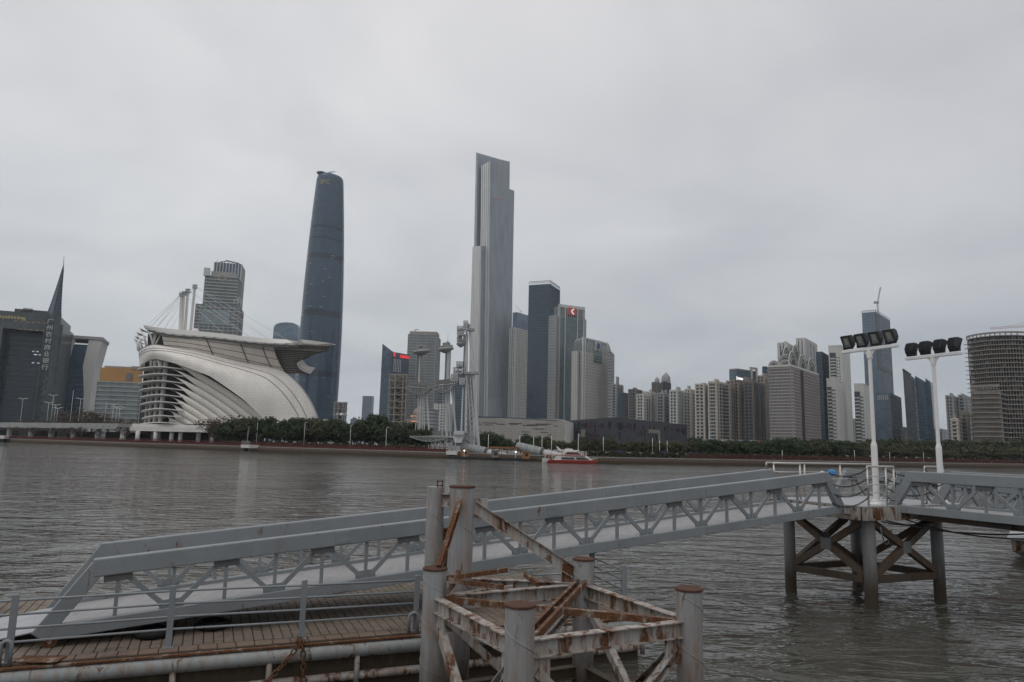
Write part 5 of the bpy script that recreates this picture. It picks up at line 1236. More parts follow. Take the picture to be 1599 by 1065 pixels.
# roof pergolas
r, pts, z0, z1 = apartments('beige apartment block at the left of the long twin rank', 1086, 1101, 1116, 601, 620, R(26), W_CREAM, sp=4, pw=1.2)
r, pts, z0, z1 = apartments('beige central apartment block with raised roof frame', 1107, 1120, 1135, 597, 610, R(38), W_CREAM, glass=curtain('pale_apartment_glass', (.13, .13, .125), (1.6, 1.6, 3), .3, rough=.3), sp=5, pw=1.0, rh=5)
r, pts, z0, z1 = apartments('beige right-hand apartment block with dark window columns', 1131, 1141, 1152, 602, 622, R(30), W_TAN, sp=4, pw=1.0)
r, pts, z0, z1 = tower('office_tower', 'blue glass office block behind the lit white sign', 'office tower', 1141, 1153, 1184, 577, 760, R(52), G_LBLUE, band=(MULLB, .6, .3), pier=(MULLB, 4, .3, .3), fh=4, roof=W_TAN, nroof=0)
m = MB(); A, B = pts[0], pts[1]; d = (B-A).normalized(); zc_ = ztop(1175, 572, 760)
m.bar(B-d*10+Z*(z1-30), B-d*10+Z*zc_, 2, 2); m.bar(B+Z*(z1-30), B+Z*zc_, 2, 2); m.bar(B-d*12+Z*zc_, B+d*.5+Z*zc_, 2.2, 2.2); m.build('roof_portal', W_CREAM, r)
r, pts, z0, z1 = apartments('brown apartment block carrying a lit white sign on its roof edge', 1142, 1155, 1182, 594, 640, R(44), W_TAN, sp=4, pw=1.1, nroof=1)
A, B = pts[0], pts[1]; d = (B-A).normalized(); nr = V(d.y, -d.x, 0)
m = MB(); m.bar(A-d*6+Z*(z1+1.5), A+d*10+Z*(z1+1.5), 1.0, 4.2); m.build('sign_board', W_BROWN, r)
m = MB(); c = A-d*4.5+nr*.6+Z*(z1+1.6); m.path([c+Z*1.7, c-Z*1.7], .28, 5); m.path([c+Z*1.6, c+d*1.1+Z*1.0, c+d*1.2-Z*.6, c-Z*1.5], .28, 5)
for k in range(4): m.box(c+d*(3.6+2.5*k)+Z*.0, (1.9, .3, 2.0), (d, nr, Z))
m.build('lit_sign', plain('lit_white_letters', (.8, .8, .8), .5, emit=((1, 1, .97), .7)), r)
apartments('dark brown apartment block right of the sign block', 1163, 1178, 1196, 597, 632, R(36), W_BROWN, sp=4, pw=1.0)
apartments('tan apartment block tucked behind the arched tower', 1184, 1196, 1210, 588, 690, R(30), W_TAN, nroof=1)
tower('office_tower', 'small dark blue box top between the apartment ranks', 'office tower', 1193, 1200, 1208, 572, 800, R(34), G_BLUE, band=(MULL, .8, .3), fh=4)
# long podium with blue signs and shops
r, pts, z0, z1 = tower('podium', 'low podium with blue and red shop signs above the trees', 'building', 1088, 1212, 1218, 688, 470, R(3), W_GREY, band=(W_CREAM, 1.0, .5), fh=4, depth=20)
A, B = pts[3], pts[0]
for (f0, f1, mat, nm) in ((.52, .76, S_BLUE, 'blue_shop_sign'), (.77, .80, S_RED, 'red_shop_sign'), (.82, .93, W_PALE, 'white_shop_front'), (.93, .99, plain('maroon_panel', (.16, .06, .07), .7), 'maroon_panel')):
    m = MB(); patches(m, A, B, f0, f1, z1-3.4, z1-.6, .9); m.build(nm, mat, r)
m = MB(); rn = random.Random(2); d = (B-A).normalized(); nr = V(d.y, -d.x, 0)
for k in range(12): m.box(A+(B-A)*(.54+.018*k)+nr*.9+Z*(z1-2.0), (rn.uniform(.6, 1.3), .2, rn.uniform(.8, 1.3)), (d, nr, Z))
m.build('sign_lettering', S_DULL, r, kind='stuff')

# ---- big gridded tower with arched crown
def arched():
    Yd = 560; al = R(38)
    r, pts, z0, z1 = tower('apartment_tower', 'broad pinkish gridded tower crowned by rows of round arches', 'apartment tower', 1203, 1238, 1281, 572, Yd, al, curtain('hazy_apartment_glass', (.075, .078, .080), (1.5, 1.5, 3), .5, rough=.35), band=(plain('pinkish_slab', (.36, .315, .30), .8, var=.15, scale=.1), .75, .55), fh=2.55)
    PK = plain('pinkish_grid', (.34, .295, .285), .8, var=.15, scale=.1); GY = plain('grey_grid', (.25, .25, .25), .8, var=.15, scale=.1)
    C, Rt, bk, Lf = pts
    m = MB(); piers(m, Lf, C, z0, z1, 16, .42, .5); m.build('pier', GY, r, kind='stuff')
    m = MB(); piers(m, C, Rt, z0, z1, 20, .5, .6); m.build('pier', PK, r, kind='stuff')
    m = MB(); patches(m, C, Rt, .30, .40, z0, z1-1, .75); m.build('recess_strip', DARKIN, r)
    m = MB(); d = (Rt-C).normalized(); nr = V(d.y, -d.x, 0); zs = [z0+2.55*k for k in range(2, int((z1-z0)/2.55))]
    for z in zs:
        for f in (.02, .97): m.box(C+(Rt-C)*f+nr*.8+Z*(z+.3), (1.5, 1.2, .95), (d, nr, Z))
    m.build('corner_balcony', W_PALE, r, kind='stuff')
    WP = W_PALE
    m = MB()
    for A, B in ((Lf, C), (C, Rt)): d = (B-A).normalized(); m.bar(A+Z*(z1+.7), B+Z*(z1+.7), 1.3, 1.6)
    m.build('crown_cornice', WP, r)
    zt = z1
    def arch(c, d, rad, rows):
        m = MB()
        for rr, w_ in ((rad, .55), (rad*.76, .35), (rad*.5, .3)):
            m.path([c+d*(rr*math.cos(t*math.pi/12))+Z*(rr*math.sin(t*math.pi/12)) for t in range(13)], w_*.7, 5)
        for t in range(2, 11, 2): m.path([c+d*(rad*.5*math.cos(t*math.pi/12))+Z*(rad*.5*math.sin(t*math.pi/12)), c+d*(rad*math.cos(t*math.pi/12))+Z*(rad*math.sin(t*math.pi/12))], .2, 4)
        m.build('crown_arch', WP, r)
        nrm = V(d.y, -d.x, 0); m = MB(); fan = [c-nrm*.8+d*(rad*.93*math.cos(t*math.pi/12))+Z*(rad*.93*math.sin(t*math.pi/12)) for t in range(13)]
        m.add(fan+[p-nrm*1.2 for p in fan], [tuple(range(13)), tuple(range(25, 12, -1))]+[(k, k+1, k+14, k+13) for k in range(12)]); m.build('arch_infill', W_DARKG, r)
    dr = (Rt-C).normalized(); dl = (C-Lf).normalized(); a_, b_ = (C-Lf).length, (Rt-C).length
    for f, rad in ((.22, 6.2), (.72, 6.2)): arch(Lf+dl*(a_*f)-V(dl.y, -dl.x, 0)*1.5+Z*(zt+1.2), dl, rad*min(1, a_*.24/6.2), 1)
    for f in (.16, .5, .84): arch(C+dr*(b_*f)-V(dr.y, -dr.x, 0)*1.5+Z*(zt+1.2), dr, b_*.16, 1)
    for f in (.3, .66): arch(C+dr*(b_*f)-V(dr.y, -dr.x, 0)*9+Z*(zt+6.5), dr, b_*.165, 1)
    arch(Lf+dl*(a_*.62)-V(dl.y, -dl.x, 0)*8+Z*(zt+6.0), dl, a_*.26, 1)
    m = MB(); m.box((C+bk)/2+Z*(zt+5), (a_*.62, b_*.62, 10), (dl, dr, Z)); m.build('roof_drum', W_GREY, r)
    arch((C+bk)/2-V(dr.y, -dr.x, 0)*(-2)+Z*(zt+11), dr, b_*.15, 1)
arched()
apartments('pale slab tower rising behind the left of the arched crown', 1218, 1233, 1248, 536, 760, R(34), W_PALE, sp=5, pw=2.6, bals=False, nroof=1)
apartments('taller pale slab tower behind the right of the arched crown', 1248, 1262, 1281, 529, 780, R(36), W_PALE, sp=5, pw=2.4, bals=False, nroof=1)
r, pts, z0, z1 = tower('office_tower', 'dark glass tower between the arched tower and the tall pale slab', 'office tower', 1279, 1289, 1305, 549, 720, R(34), G_BLUE, band=(MULL, .8, .3), pier=(MULL, 4, .4, .3), fh=3.5)
def slab(label, xl, xm, xr, yt, Y, al, strip=(.1, .55), wall=W_PALE):
    r, pts, z0, z1 = tower('apartment_tower', label, 'apartment tower', xl, xm, xr, yt, Y, al, wall, fh=3.1)
    C, Rt, bk, Lf = pts; A, B = Lf, C
    m = MB(); patches(m, A, B, strip[0], strip[1], z0, z1-6, .3); m.build('window_strip', G_RES, r)
    m = MB(); zs = [z0+3.1*k for k in range(1, int((z1-6-z0)/3.1))]
    d = (B-A); Ln = d.length; d = d/Ln; nr = V(d.y, -d.x, 0)
    for z in zs: m.box(A+d*(Ln*(strip[0]+strip[1])/2)+nr*.5+Z*z, (Ln*(strip[1]-strip[0])*.86, .9, 1.1), (d, nr, Z))
    m.build('balcony', wall, r, kind='stuff')
    m = MB()
    for f in (strip[1]+.08, strip[1]+.25):
        for z in zs: m.box(A+d*(Ln*f)+nr*.01+Z*(z+.6), (1.1, .16, 1.3), (d, nr, Z))
    for f in (.25, .6, .8):
        d2 = (Rt-C); n2 = V(d2.y, -d2.x, 0).normalized()
        for z in zs: m.box(C+d2*f+n2*.01+Z*(z+.6), (1.0, .16, 1.3), (d2.normalized(), n2, Z))
    m.build('window', G_RES, r, kind='stuff')
    roofbits(r, pts, z1, wall, 1, 1.5, 4, seed=int(xl))
    return r, pts, z0, z1
slab('tall pale slab tower with a striped left face', 1299, 1320, 1333, 541, 700, R(24))
slab('shorter pale slab tower standing before the tall striped slab', 1294, 1311, 1323, 593, 610, R(26), (.05, .45))
slab('pale slab tower half hidden by the near light mast', 1337, 1352, 1367, 601, 640, R(28), (.0, .6))
# ---- blue glass tower topped by a crane
def crane_tower():
    Yd = 920
    r, pts, z0, z1 = tower('office_tower', 'tall light blue glass tower with a dark corner notch and rooftop crane', 'office tower', 1355, 1377, 1399, 487, Yd, R(40), G_LBLUE, band=(MULLB, .5, .25), pier=(MULLB, 4.5, .35, .3), fh=4)
    C, Rt, bk, Lf = pts
    m = MB(); patches(m, C, Rt, -.02, .22, ztop(1377, 575, Yd), z1-2, .5); m.build('dark_notch', MULL, r)
    m = MB(); patches(m, C, Rt, .24, .98, ztop(1377, 577, Yd), ztop(1377, 571, Yd), .6); m.build('plant_floor', MULL, r)
    m = MB()
    for A, B in ((Lf, C), (C, Rt)):
        n = 7
        for k in range(n+1): m.bar(A+(B-A)*(k/n)+Z*(z1-.2), A+(B-A)*(k/n)+Z*(z1+2.8), .5, .5)
        m.bar(A+Z*(z1+2.4), B+Z*(z1+2.4), .4, .4)
    m.build('roof_rail', MULLB, r, kind='stuff')
    c = (C+Lf)/2*.6+Rt*.4; cr_ = thing('tower_crane', 'pale luffing crane standing on the blue glass tower', 'crane', V(c.x, c.y, z1))
    q0 = at(1371, 487, c.y); q1 = at(1371, 473, c.y); tip = at(1375, 448, c.y)
    b0 = V(q0.x, c.y, z1-.1); b1 = V(q0.x, c.y, q1.z)
    def lat(name, a, b, w_):
        m = MB(); d = (b-a).normalized(); s = d.cross(V(0, 1, 0)).normalized(); t = s.cross(d); n = int((b-a).length/w_/1.2)
        cs = [s*i*w_/2+t*j*w_/2 for i, j in ((-1, -1), (1, -1), (1, 1), (-1, 1))]
        for q in cs: m.bar(a+q, b+q, .28, .28)
        for k in range(n):
            for i in range(4): m.bar(a+(b-a)*(k/n)+cs[i], a+(b-a)*((k+1)/n)+cs[(i+1) % 4], .2, .2)
        return m.build(name, LATTP, cr_, kind='stuff')
    lat('mast', b0, b1, 1.6); lat('jib', b1, V(tip.x, c.y, tip.z), 1.2)
    m = MB(); m.box(b1+V(-2.2, 0, .6), (5, 2.6, 2.6)); m.build('counterweight', LATT, cr_); m = MB(); m.box(b1+V(.8, -.9, .4), (1.8, 1.6, 2.2)); m.build('cab', W_PALE, cr_)
    r2, pts, z0, z1 = tower('office_tower', 'lower blue glass block joined to the foot of the crane tower', 'office tower', 1371, 1393, 1410, 613, Yd-40, R(36), G_MBLUE, band=(MULLB, .5, .3), pier=(MULLB, 5, .4, .4), fh=4)
    m = MB(); A, B = pts[3], pts[0]
    for k in range(6): patches(m, A, B, .08+.14*k, .16+.14*k, z1-9, z1-3, .45)
    m.build('louvre', W_GREY, r2, kind='stuff')
crane_tower()
# ---- dark twisted glass trio
def trio():
    Yd = 860
    for (xl, xm, xr, yt, yt2, dY, g, lab) in ((1417, 1431, 1437, 582, 577, 0, curtain('charcoal_glass', (.048, .055, .060), (3, 3, 4), .3), 'dark charcoal glass tower with a slanted top, left of three'), (1436, 1448, 1456, 588, 586, 12, G_BLUE, 'dark blue glass tower, middle of three behind the far mast'), (1452, 1460, 1466, 591, 590, 26, G_DARK, 'dark glass tower, right of three behind the far mast')):
        Y = Yd+dY; C, u, v, a, b = yawed(xl, xm, xr, Y, R(22)); z0 = GZ; z1 = ztop(xm, yt+6, Y); zl = ztop(xl, yt2, Y)
        r = thing('office_tower', lab, 'office tower', P3(C+u*a*.5, z0)); pts = [C, C+v*b, C+v*b+u*a, C+u*a]; sh = u*(1.2)
        m = MB(); m.add([q+Z*z0 for q in pts]+[pts[0]+sh+Z*z1, pts[1]+sh+Z*z1, pts[2]+sh+Z*zl, pts[3]+sh+Z*zl], [(0, 1, 5, 4), (1, 2, 6, 5), (2, 3, 7, 6), (3, 0, 4, 7), (4, 5, 6, 7), (3, 2, 1, 0)]); m.build('body', g, r)
        m = MB()
        for k in range(1, int((z1-z0)/4)): f = 4*k/(z1-z0); bands(m, pts[3]+sh*f, pts[0]+sh*f, [z0+4*k], .5, .2); bands(m, pts[0]+sh*f, pts[1]+sh*f, [z0+4*k], .5, .2)
        m.build('floor_band', MULL, r, kind='stuff')
        if dY == 0:
            m = MB()
            for k in range(5): m.box(pts[3]+sh+(pts[0]-pts[3])*(.1+.18*k)+Z*(zl+(z1-zl)*(.1+.18*k)+1), (2, 1.5, 2.4)); 
            m.build('roof_plant', MULL, r)
trio()
apartments('grey and white apartment tower left of the concrete shell', 1480, 1492, 1503, 619, 660, R(28), W_GREY, nroof=1)
apartments('grey and white apartment tower beside the one left of it', 1500, 1510, 1522, 618, 670, R(30), W_GREY, nroof=1)
apartments('low tan apartment block in front of the grey white towers', 1486, 1497, 1508, 655, 560, R(28), W_CREAM, nroof=1)
apartments('tan stepped apartment block touching the concrete shell', 1503, 1513, 1524, 645, 575, R(28), W_TAN, nroof=1)
apartments('tiny far grey block between the masts and the tan blocks', 1466, 1472, 1480, 671, 900, R(25), W_GREY, nroof=0, bals=False)
apartments('tiny far pale block right of the blue crane tower', 1408, 1412, 1418, 668, 900, R(25), W_GREY, nroof=0, bals=False)
apartments('narrow far grey block left of the pale half hidden slab', 1331, 1335, 1340, 655, 900, R(25), W_GREY, nroof=0, bals=False)
# ---- concrete shells under construction
def shell(label, xl, xr, yt, Y, bulge, fh, seed):
    L0, R1 = at(xl, 690, Y), at(xr, 690, Y-(xr-xl)*Y/FPX*.62); L0.z = R1.z = 0; d = (R1-L0).normalized(); nr = V(d.y, -d.x, 0); W = (R1-L0).length; z0 = GZ-.3; z1 = ztop((xl+xr)/2, yt, Y)
    root = thing('concrete_shell', label, 'building', P3((L0+R1)/2, z0))
    SL = plain('raw_concrete_slab', (.27, .24, .21), .9, var=.2, scale=.15, streak=.4)
    front = [L0+d*(W*k/12)+nr*(bulge*math.sin(math.pi*k/12)**.7) for k in range(13)]; back = [R1-nr*24, L0-nr*24]
    m = MB(); m.prism([(p.x, p.y) for p in [q-nr*5+d*(2 if i == 0 else -2 if i == 12 else 0) for i, q in enumerate(front)]+[back[0]-d*2, back[1]+d*2]], z0, z1-2); m.build('core', DARKIN, root)
    m = MB(); n = int((z1-z0)/fh)
    for k in range(n+1): m.prism([(p.x, p.y) for p in front+back], z0+fh*k-.27, z0+fh*k+.27)
    m.build('floor_slab', SL, root, kind='stuff')
    m = MB()
    for i in range(25):
        p = front[i//2] if i % 2 == 0 else (front[i//2]+front[i//2+1])/2; m.box(p-nr*2.8+Z*((z0+z1)/2-.4), (.55, .55, z1-z0-.9), (d, nr, Z))
    m.build('column', SL, root, kind='stuff')
    rn = random.Random(seed); m = MB()
    for k in range(n):
        for i in range(24):
            if rn.random() < .25: p = front[i//2].lerp(front[i//2+1], .25+.5*(i % 2)); m.box(p-nr*3.2+Z*(z0+fh*k+fh*.5), (W/26, .3, fh*.55), (d, nr, Z))
    m.build('infill_wall', W_BROWN, root, kind='stuff')
    m = MB()
    for k in range(int(n)): m.box(L0-d*.7+nr*.3+Z*(z0+fh*k), (1.6, 2.4, .4), (d, nr, Z))
    m.build('edge_scaffold', LATT, root, kind='stuff')
    m = MB()
    for i in range(0, 12): m.bar(front[i]-nr*1.2+Z*(z1+2.2), front[i+1]-nr*1.2+Z*(z1+2.2), .8, 1.4); m.bar(front[i]-nr*1.2+Z*(z1-.3), front[i]-nr*1.2+Z*(z1+2.2), .6, .6)
    m.build('roof_beam', SL, root, kind='stuff')
shell('curved raw concrete tower shell at the right edge', 1520, 1612, 532, 560, 12, 3.5, 1)
shell('smaller raw concrete shell standing before the curved one', 1521, 1566, 609, 500, 3, 3.3, 2)
# pink crane jib beyond the right edge
c = at(1640, 505, 700); crn = thing('tower_crane', 'pink tower crane jib reaching in over the concrete shell', 'crane', V(c.x, c.y, GZ))
PKC = plain('pink_crane_paint', (.42, .22, .24), .6)
tip = at(1546, 514, 700); rt_ = at(1642, 508, 700); m = MB(); n = 26
for k in range(n):
    a, b = tip.lerp(rt_, k/n), tip.lerp(rt_, (k+1)/n); m.bar(a, b, .3, .3); m.bar(a+V(0, .0, 1.7), b+V(0, 0, 1.7), .25, .25); m.bar(a, (a+b)/2+V(0, 0, 1.7), .16, .16); m.bar((a+b)/2+V(0, 0, 1.7), b, .16, .16)
m.build('jib', PKC, crn, kind='stuff')
m = MB(); m.bar(V(rt_.x, rt_.y, GZ), rt_+V(0, 0, 8), 1.8, 1.8); m.build('mast', PKC, crn)
m = MB(); m.path([rt_+V(0, 0, 8), tip.lerp(rt_, .25)+V(0, 0, 1.7)], .12, 4); m.path([rt_+V(0, 0, 8), tip.lerp(rt_, .6)+V(0, 0, 1.7)], .12, 4); m.build('stay', PKC, crn)
# ================================================================== THE FAR BANK
def bank_at(px, y, z=0.0): return atz(px, y, z)
def bank_depth(px):
    """depth of the bank line seen in column px"""
    k = ray(px, 700).x/ray(px, 700).y
    for (xa, ya), (xb, yb) in zip(bank[:-1], bank[1:]):
        den = (xb-xa)-k*(yb-ya)
        if abs(den) < 1e-9: continue
        t = (k*ya-xa)/den
        if -1e-6 <= t <= 1: return ya+(yb-ya)*t
    return 300
# ---- the sail-shaped grandstand
def sail():
    D0 = 315
    root = thing('grandstand', 'white sail-shaped grandstand with louvred shell and cantilevered roof', 'grandstand', P3(at(350, 690, D0+20), GZ))
    SH = bpy.data.materials.new('white_shell_panels')
    m_, t, b = newmat('white_shell_panel'); Pn = pos(t)
    br = N('ShaderNodeTexBrick', t); br.offset = .5; br.inputs['Scale'].default_value = 1.0; br.inputs['Mortar Size'].default_value = .06; br.inputs['Brick Width'].default_value = 2.2; br.inputs['Row Height'].default_value = 1.1; br.inputs['Mortar Smooth'].default_value = .3
    L(t, mapping(t, Pn, (1, 1, 1), (R(90), 0, 0)), br.inputs['Vector'])
    br.inputs['Color1'].default_value = (.84, .80, .735, 1); br.inputs['Color2'].default_value = (.80, .76, .70, 1); br.inputs['Mortar'].default_value = (.56, .53, .485, 1)
    c = mixc(t, ramp(t, noise(t, mapping(t, Pn, (.15, .15, .03)), 1, 5, .6), (.4, 0.0), (.8, .5)), br.outputs['Color'], (.55, .52, .47)); L(t, c, b.inputs['Base Color']); b.inputs['Roughness'].default_value = .6
    bpy.data.materials.remove(SH); SH = m_
    PINKP = plain('pinkish_wall_panel', (.72, .645, .58), .6, var=.08, scale=.1, streak=.2)
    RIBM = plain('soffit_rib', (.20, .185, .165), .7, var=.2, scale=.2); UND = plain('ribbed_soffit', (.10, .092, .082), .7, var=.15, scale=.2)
    def lerp(a, b, t): return a+(b-a)*t
    def cat(pts, n):
        """smooth curve (px, py, depth) through points"""
        out_ = []; P = [pts[0]]+pts+[pts[-1]]
        for i in range(1, len(P)-2):
            p0, p1, p2, p3 = P[i-1:i+3]
            for k in range(n):
                s = k/n; out_.append(tuple(.5*((2*p1[j])+(-p0[j]+p2[j])*s+(2*p0[j]-5*p1[j]+4*p2[j]-p3[j])*s*s+(-p0[j]+3*p1[j]-3*p2[j]+p3[j])*s**3) for j in range(3)))
        out_.append(pts[-1]); return out_
    def res(c, n):
        d = [0]
        for a, b in zip(c[:-1], c[1:]): d.append(d[-1]+math.hypot(b[0]-a[0], b[1]-a[1])+abs(b[2]-a[2])*.3)
        o = []
        for k in range(n):
            s = d[-1]*k/(n-1); i = max(j for j in range(len(d)) if d[j] <= s+1e-9); i = min(i, len(c)-2); f = (s-d[i])/(d[i+1]-d[i]+1e-9); o.append(tuple(lerp(c[i][j], c[i+1][j], f) for j in range(3)))
        return o
    def W3(c): return [at(x, y, q) for x, y, q in c]
    # upper shell: from the nose on the left over to the ground on the right
    top = res(cat([(224, 553, D0+40), (216, 550, D0+20), (223, 543, D0+6), (240, 538, D0), (262, 541, D0), (314, 549, D0+1), (368, 563, D0+3), (425, 574, D0+6), (446, 582, D0+7), (469, 603, D0+9), (485, 627, D0+12), (496, 652, D0+15), (500, 668, D0+16)], 8), 44)
    bot = res(cat([(226, 580, D0+42), (217, 575.5, D0+24), (222.5, 567, D0+8), (239.5, 560.5, D0), (256, 563, D0-4), (281, 570, D0-7), (313, 582, D0-8), (330, 589, D0-8), (373, 618.6, D0-7), (391, 634, D0-6), (413, 656, D0-4), (421, 668, D0-4)], 8), 44)
    rows = []
    for k in range(9):
        f = k/8; bul = 5.0*math.sin(math.pi*f)
        rows.append([at(lerp(a[0], b_[0], f), lerp(a[1], b_[1], f), lerp(a[2], b_[2], f)-bul*min(1, i/8)*.8) for i, (a, b_) in enumerate(zip(top, bot))])
    m = MB(); m.sheet(rows, 1.3, V(0, 1, 0)); m.build('upper_shell', SH, root, smooth=True, auto=40)
    # raised seams along the shell
    for f in (.0, .20, .34):
        i0 = 6
        m = MB(); m.path([at(lerp(a[0], b_[0], f), lerp(a[1], b_[1], f), lerp(a[2], b_[2], f)-5.0*math.sin(math.pi*f)*.8*min(1, i/8)-.15) for i, (a, b_) in enumerate(zip(top, bot)) if i >= i0-6], .14, 5); m.build('seam', W_GREY, root, smooth=True)
    # louvre blades below the slit
    n = 8
    def K(i, th):
        yc = 571.5+10.9*i; xe = 408-17.5*i; s_ = math.sin(th); x = 250+(xe-250)*s_; y = yc+(662-yc)*s_**1.45
        return x, y
    def dep(i, th): return D0-4+1.1*i*0+3*math.sin(th)
    for i in range(-1, n):
        th0 = .10+.03*i
        rows = []
        for r_ in range(5):
            f = r_/4; row = []
            for k in range(25):
                th = lerp(.03, math.pi/2, k/24); x, y = K(i, th); x2, y2 = K(i+1, th)
                open_ = min(1, max(0, (th-th0)/(.38 if i < 6 else .5))); open_ = open_*open_*(3-2*open_)
                g = f*(.05+.95*open_); row.append(at(lerp(x, x2, g), lerp(y, y2, g), dep(i, th)+.8*g-1.0*math.sin(math.pi*g)))
            rows.append(row)
        m = MB(); m.sheet(rows, .25, V(0, 1, 0)); m.build('louvre_blade', SH, root, smooth=True, auto=40)
    # floor plates sweeping round the open nose, with columns
    for i in range(n+1):
        yc = 571.5+10.9*i
        xl = 214+1.0*i-(9 if i == 8 else 0)
        edge = cat([(xl+10, yc+7-.2*i, D0+42), (xl, yc+5.5, D0+26), (xl+8, yc+2.2, D0+8), (250, yc, D0-5), (285, yc+ (4 if i < 7 else 3), D0-4)], 6)
        p = W3(edge); z = [q.z for q in p]
        inner = [V(q.x+9*(1-k/(len(p)-1))**.8, q.y+8*(1-.6*k/(len(p)-1)), q.z-.2) for k, q in enumerate(p)]
        m = MB(); rows = [p, inner]; m.sheet(rows, -.45, V(0, 0, 1)); m.build('floor_plate', WHITEC, root)
    for (px, dd, r_) in ((249, -2, .95), (240, 5, .85), (232, 13, .75), (226, 22, .7), (222, 32, .6)):
        p = at(px, 672, D0+dd+3); q = at(px+4, 563, D0+dd+3); m = MB(); m.tube(V(p.x, p.y, GZ), V(p.x, p.y, q.z), r_, 12); m.build('column', WHITEC, root, smooth=True)
    p, q = at(252, 576, D0+1), at(247, 560, D0+1); m = MB(); m.tube(p, q, .8, 10); m.build('column', WHITEC, root, smooth=True)
    # dark seating core behind the louvres
    a, b_ = at(232, 672, D0+34), at(400, 672, D0+20); zt = at(300, 585, D0+20).z
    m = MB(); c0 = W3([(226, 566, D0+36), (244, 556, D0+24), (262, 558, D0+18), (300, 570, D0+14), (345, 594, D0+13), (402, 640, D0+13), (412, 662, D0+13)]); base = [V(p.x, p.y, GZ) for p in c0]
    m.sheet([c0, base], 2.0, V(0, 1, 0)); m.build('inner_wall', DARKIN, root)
    # podium plate on pillars
    m = MB(); P_ = [at(x, 664, d) for x, d in ((203, D0-2), (335, D0-12), (335, D0+50), (206, D0+50))]; zt = at(270, 662.5, D0-8).z; zb = at(270, 674, D0-8).z
    m.prism([(p.x, p.y) for p in P_], zb, zt-1.2); m.build('podium', WHITEC, root)
    m = MB(); m.prism([(p.x, p.y) for p in [at(x, 664, d) for x, d in ((206, D0), (335, D0-9), (335, D0+48), (208, D0+48))]], zt-1.198, zt); m.build('podium_step', WHITEC, root)
    for px in (215, 243, 268, 282, 310, 330): p = at(px, 680, D0-4); m = MB(); m.tube(V(p.x, p.y, GZ), V(p.x, p.y, zb), .9, 10); m.build('pillar', WHITEC, root, smooth=True)
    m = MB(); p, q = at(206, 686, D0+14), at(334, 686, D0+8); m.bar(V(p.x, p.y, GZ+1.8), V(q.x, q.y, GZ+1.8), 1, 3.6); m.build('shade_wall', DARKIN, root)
    # pinkish wall between shell and roof
    ta = res(cat([(252, 518, D0+4), (300, 523, D0-1), (360, 528, D0-1), (424, 535, D0+4), (424.5, 535.2, D0+4)], 6), 22); tb = res(cat([(257, 546, D0+5), (300, 550, D0+1), (360, 565, D0+4), (445, 587, D0+10), (445.5, 587.4, D0+10)], 6), 22)
    rows = [[at(lerp(a[0], b_[0], f)+(-4*math.sin(math.pi*f)*(i/21)**4), lerp(a[1], b_[1], f), lerp(a[2], b_[2], f)-1.5*math.sin(math.pi*f)) for i, (a, b_) in enumerate(zip(ta, tb))] for f in [k/8 for k in range(9)]]
    m = MB(); m.sheet(rows, 1.0, V(0, 1, 0)); m.build('panel_wall', PINKP, root, smooth=True, auto=40)
    for i in (8, 14, 18): m = MB(); m.path([r_[i]-V(0, .15, 0) for r_ in rows], .22, 5); m.build('panel_joint', UND, root)
    m = MB()
    for k in (2, 4, 6): m.path([p-V(0, .02, 0) for p in rows[k]], .12, 4)
    m.build('panel_line', UND, root, kind='stuff')
    # white roof edge and the dark truss under it
    e0 = [(224, 508, D0+4), (260, 513, D0-2), (330, 519, D0-4), (400, 527, D0-3), (447, 530, D0)]; e1 = [(226, 511, D0+4), (262, 520, D0-2), (332, 526, D0-4), (402, 534, D0-3), (462, 537, D0)]
    A, B = W3(res(cat(e0, 5), 16)), W3(res(cat(e1, 5), 16))
    m = MB(); up_ = [p+V(1.5, 20, 1.6) for p in A]
    m.sheet([B, A, up_], .7, V(0, .6, -.8)); m.build('roof_skin', plain('white_roof', (.80, .78, .74), .5, var=.06, scale=.1), root, smooth=True, auto=30)
    m = MB(); lo = [p+V(0, 3, -1.1) for p in B]; lo2 = [p+V(0, 26, -.4) for p in B]; m.sheet([B, lo, lo2], .4, V(0, .3, .9)); m.build('roof_soffit', W_GREY, root)
    m = MB()
    for i in range(15): m.bar(B[i]-V(0, 0, .2), lo[i+1]+V(0, -.6, 0), .3, .3); m.bar(lo[i]+V(0, -.6, 0), B[i+1]-V(0, 0, .2), .3, .3)
    m.path([p+V(0, -.6, 0) for p in lo], .3, 5); m.build('roof_truss', W_GREY, root, kind='stuff')
    # left end: fan of raking horn struts
    for k, (bx, by, tx, ty, dd) in enumerate(((240, 541, 226, 508, 2), (229, 543, 218, 513, 9), (222, 545, 213, 519, 16), (218, 546, 210.5, 525, 24), (215.5, 547, 209.5, 530, 32))):
        p, q = at(bx, by, D0+dd), at(tx, ty, D0+dd+3)
        m = MB(); mid = p.lerp(q, .5)+V(.6, 0, .3); m.path([p, mid, q], [.5, .42, .22], 8); m.build('horn_strut', WHITEC, root, smooth=True)
        m = MB(); w3 = at(tx+16, ty+9, D0+dd+5); m.add([q+V(-.3, 0, .3), w3+V(0, 0, .5), w3+V(3, 0, -.4), q+V(.8, 0, -1.2), q+V(-.3, 1.2, .3), w3+V(0, 1.2, .5), w3+V(3, 1.2, -.4), q+V(.8, 1.2, -1.2)], [(0, 1, 2, 3), (7, 6, 5, 4), (0, 4, 5, 1), (2, 6, 7, 3), (1, 5, 6, 2), (3, 7, 4, 0)]); m.build('horn_bracket', UND, root)
    for x0, y0, x1, y1 in ((240, 536, 245, 517), (243, 537, 252, 521), (240, 539, 241, 516)): m = MB(); m.bar(at(x0, y0, D0+3), at(x1, y1, D0+6), .45, .45); m.build('strut', WHITEC, root)
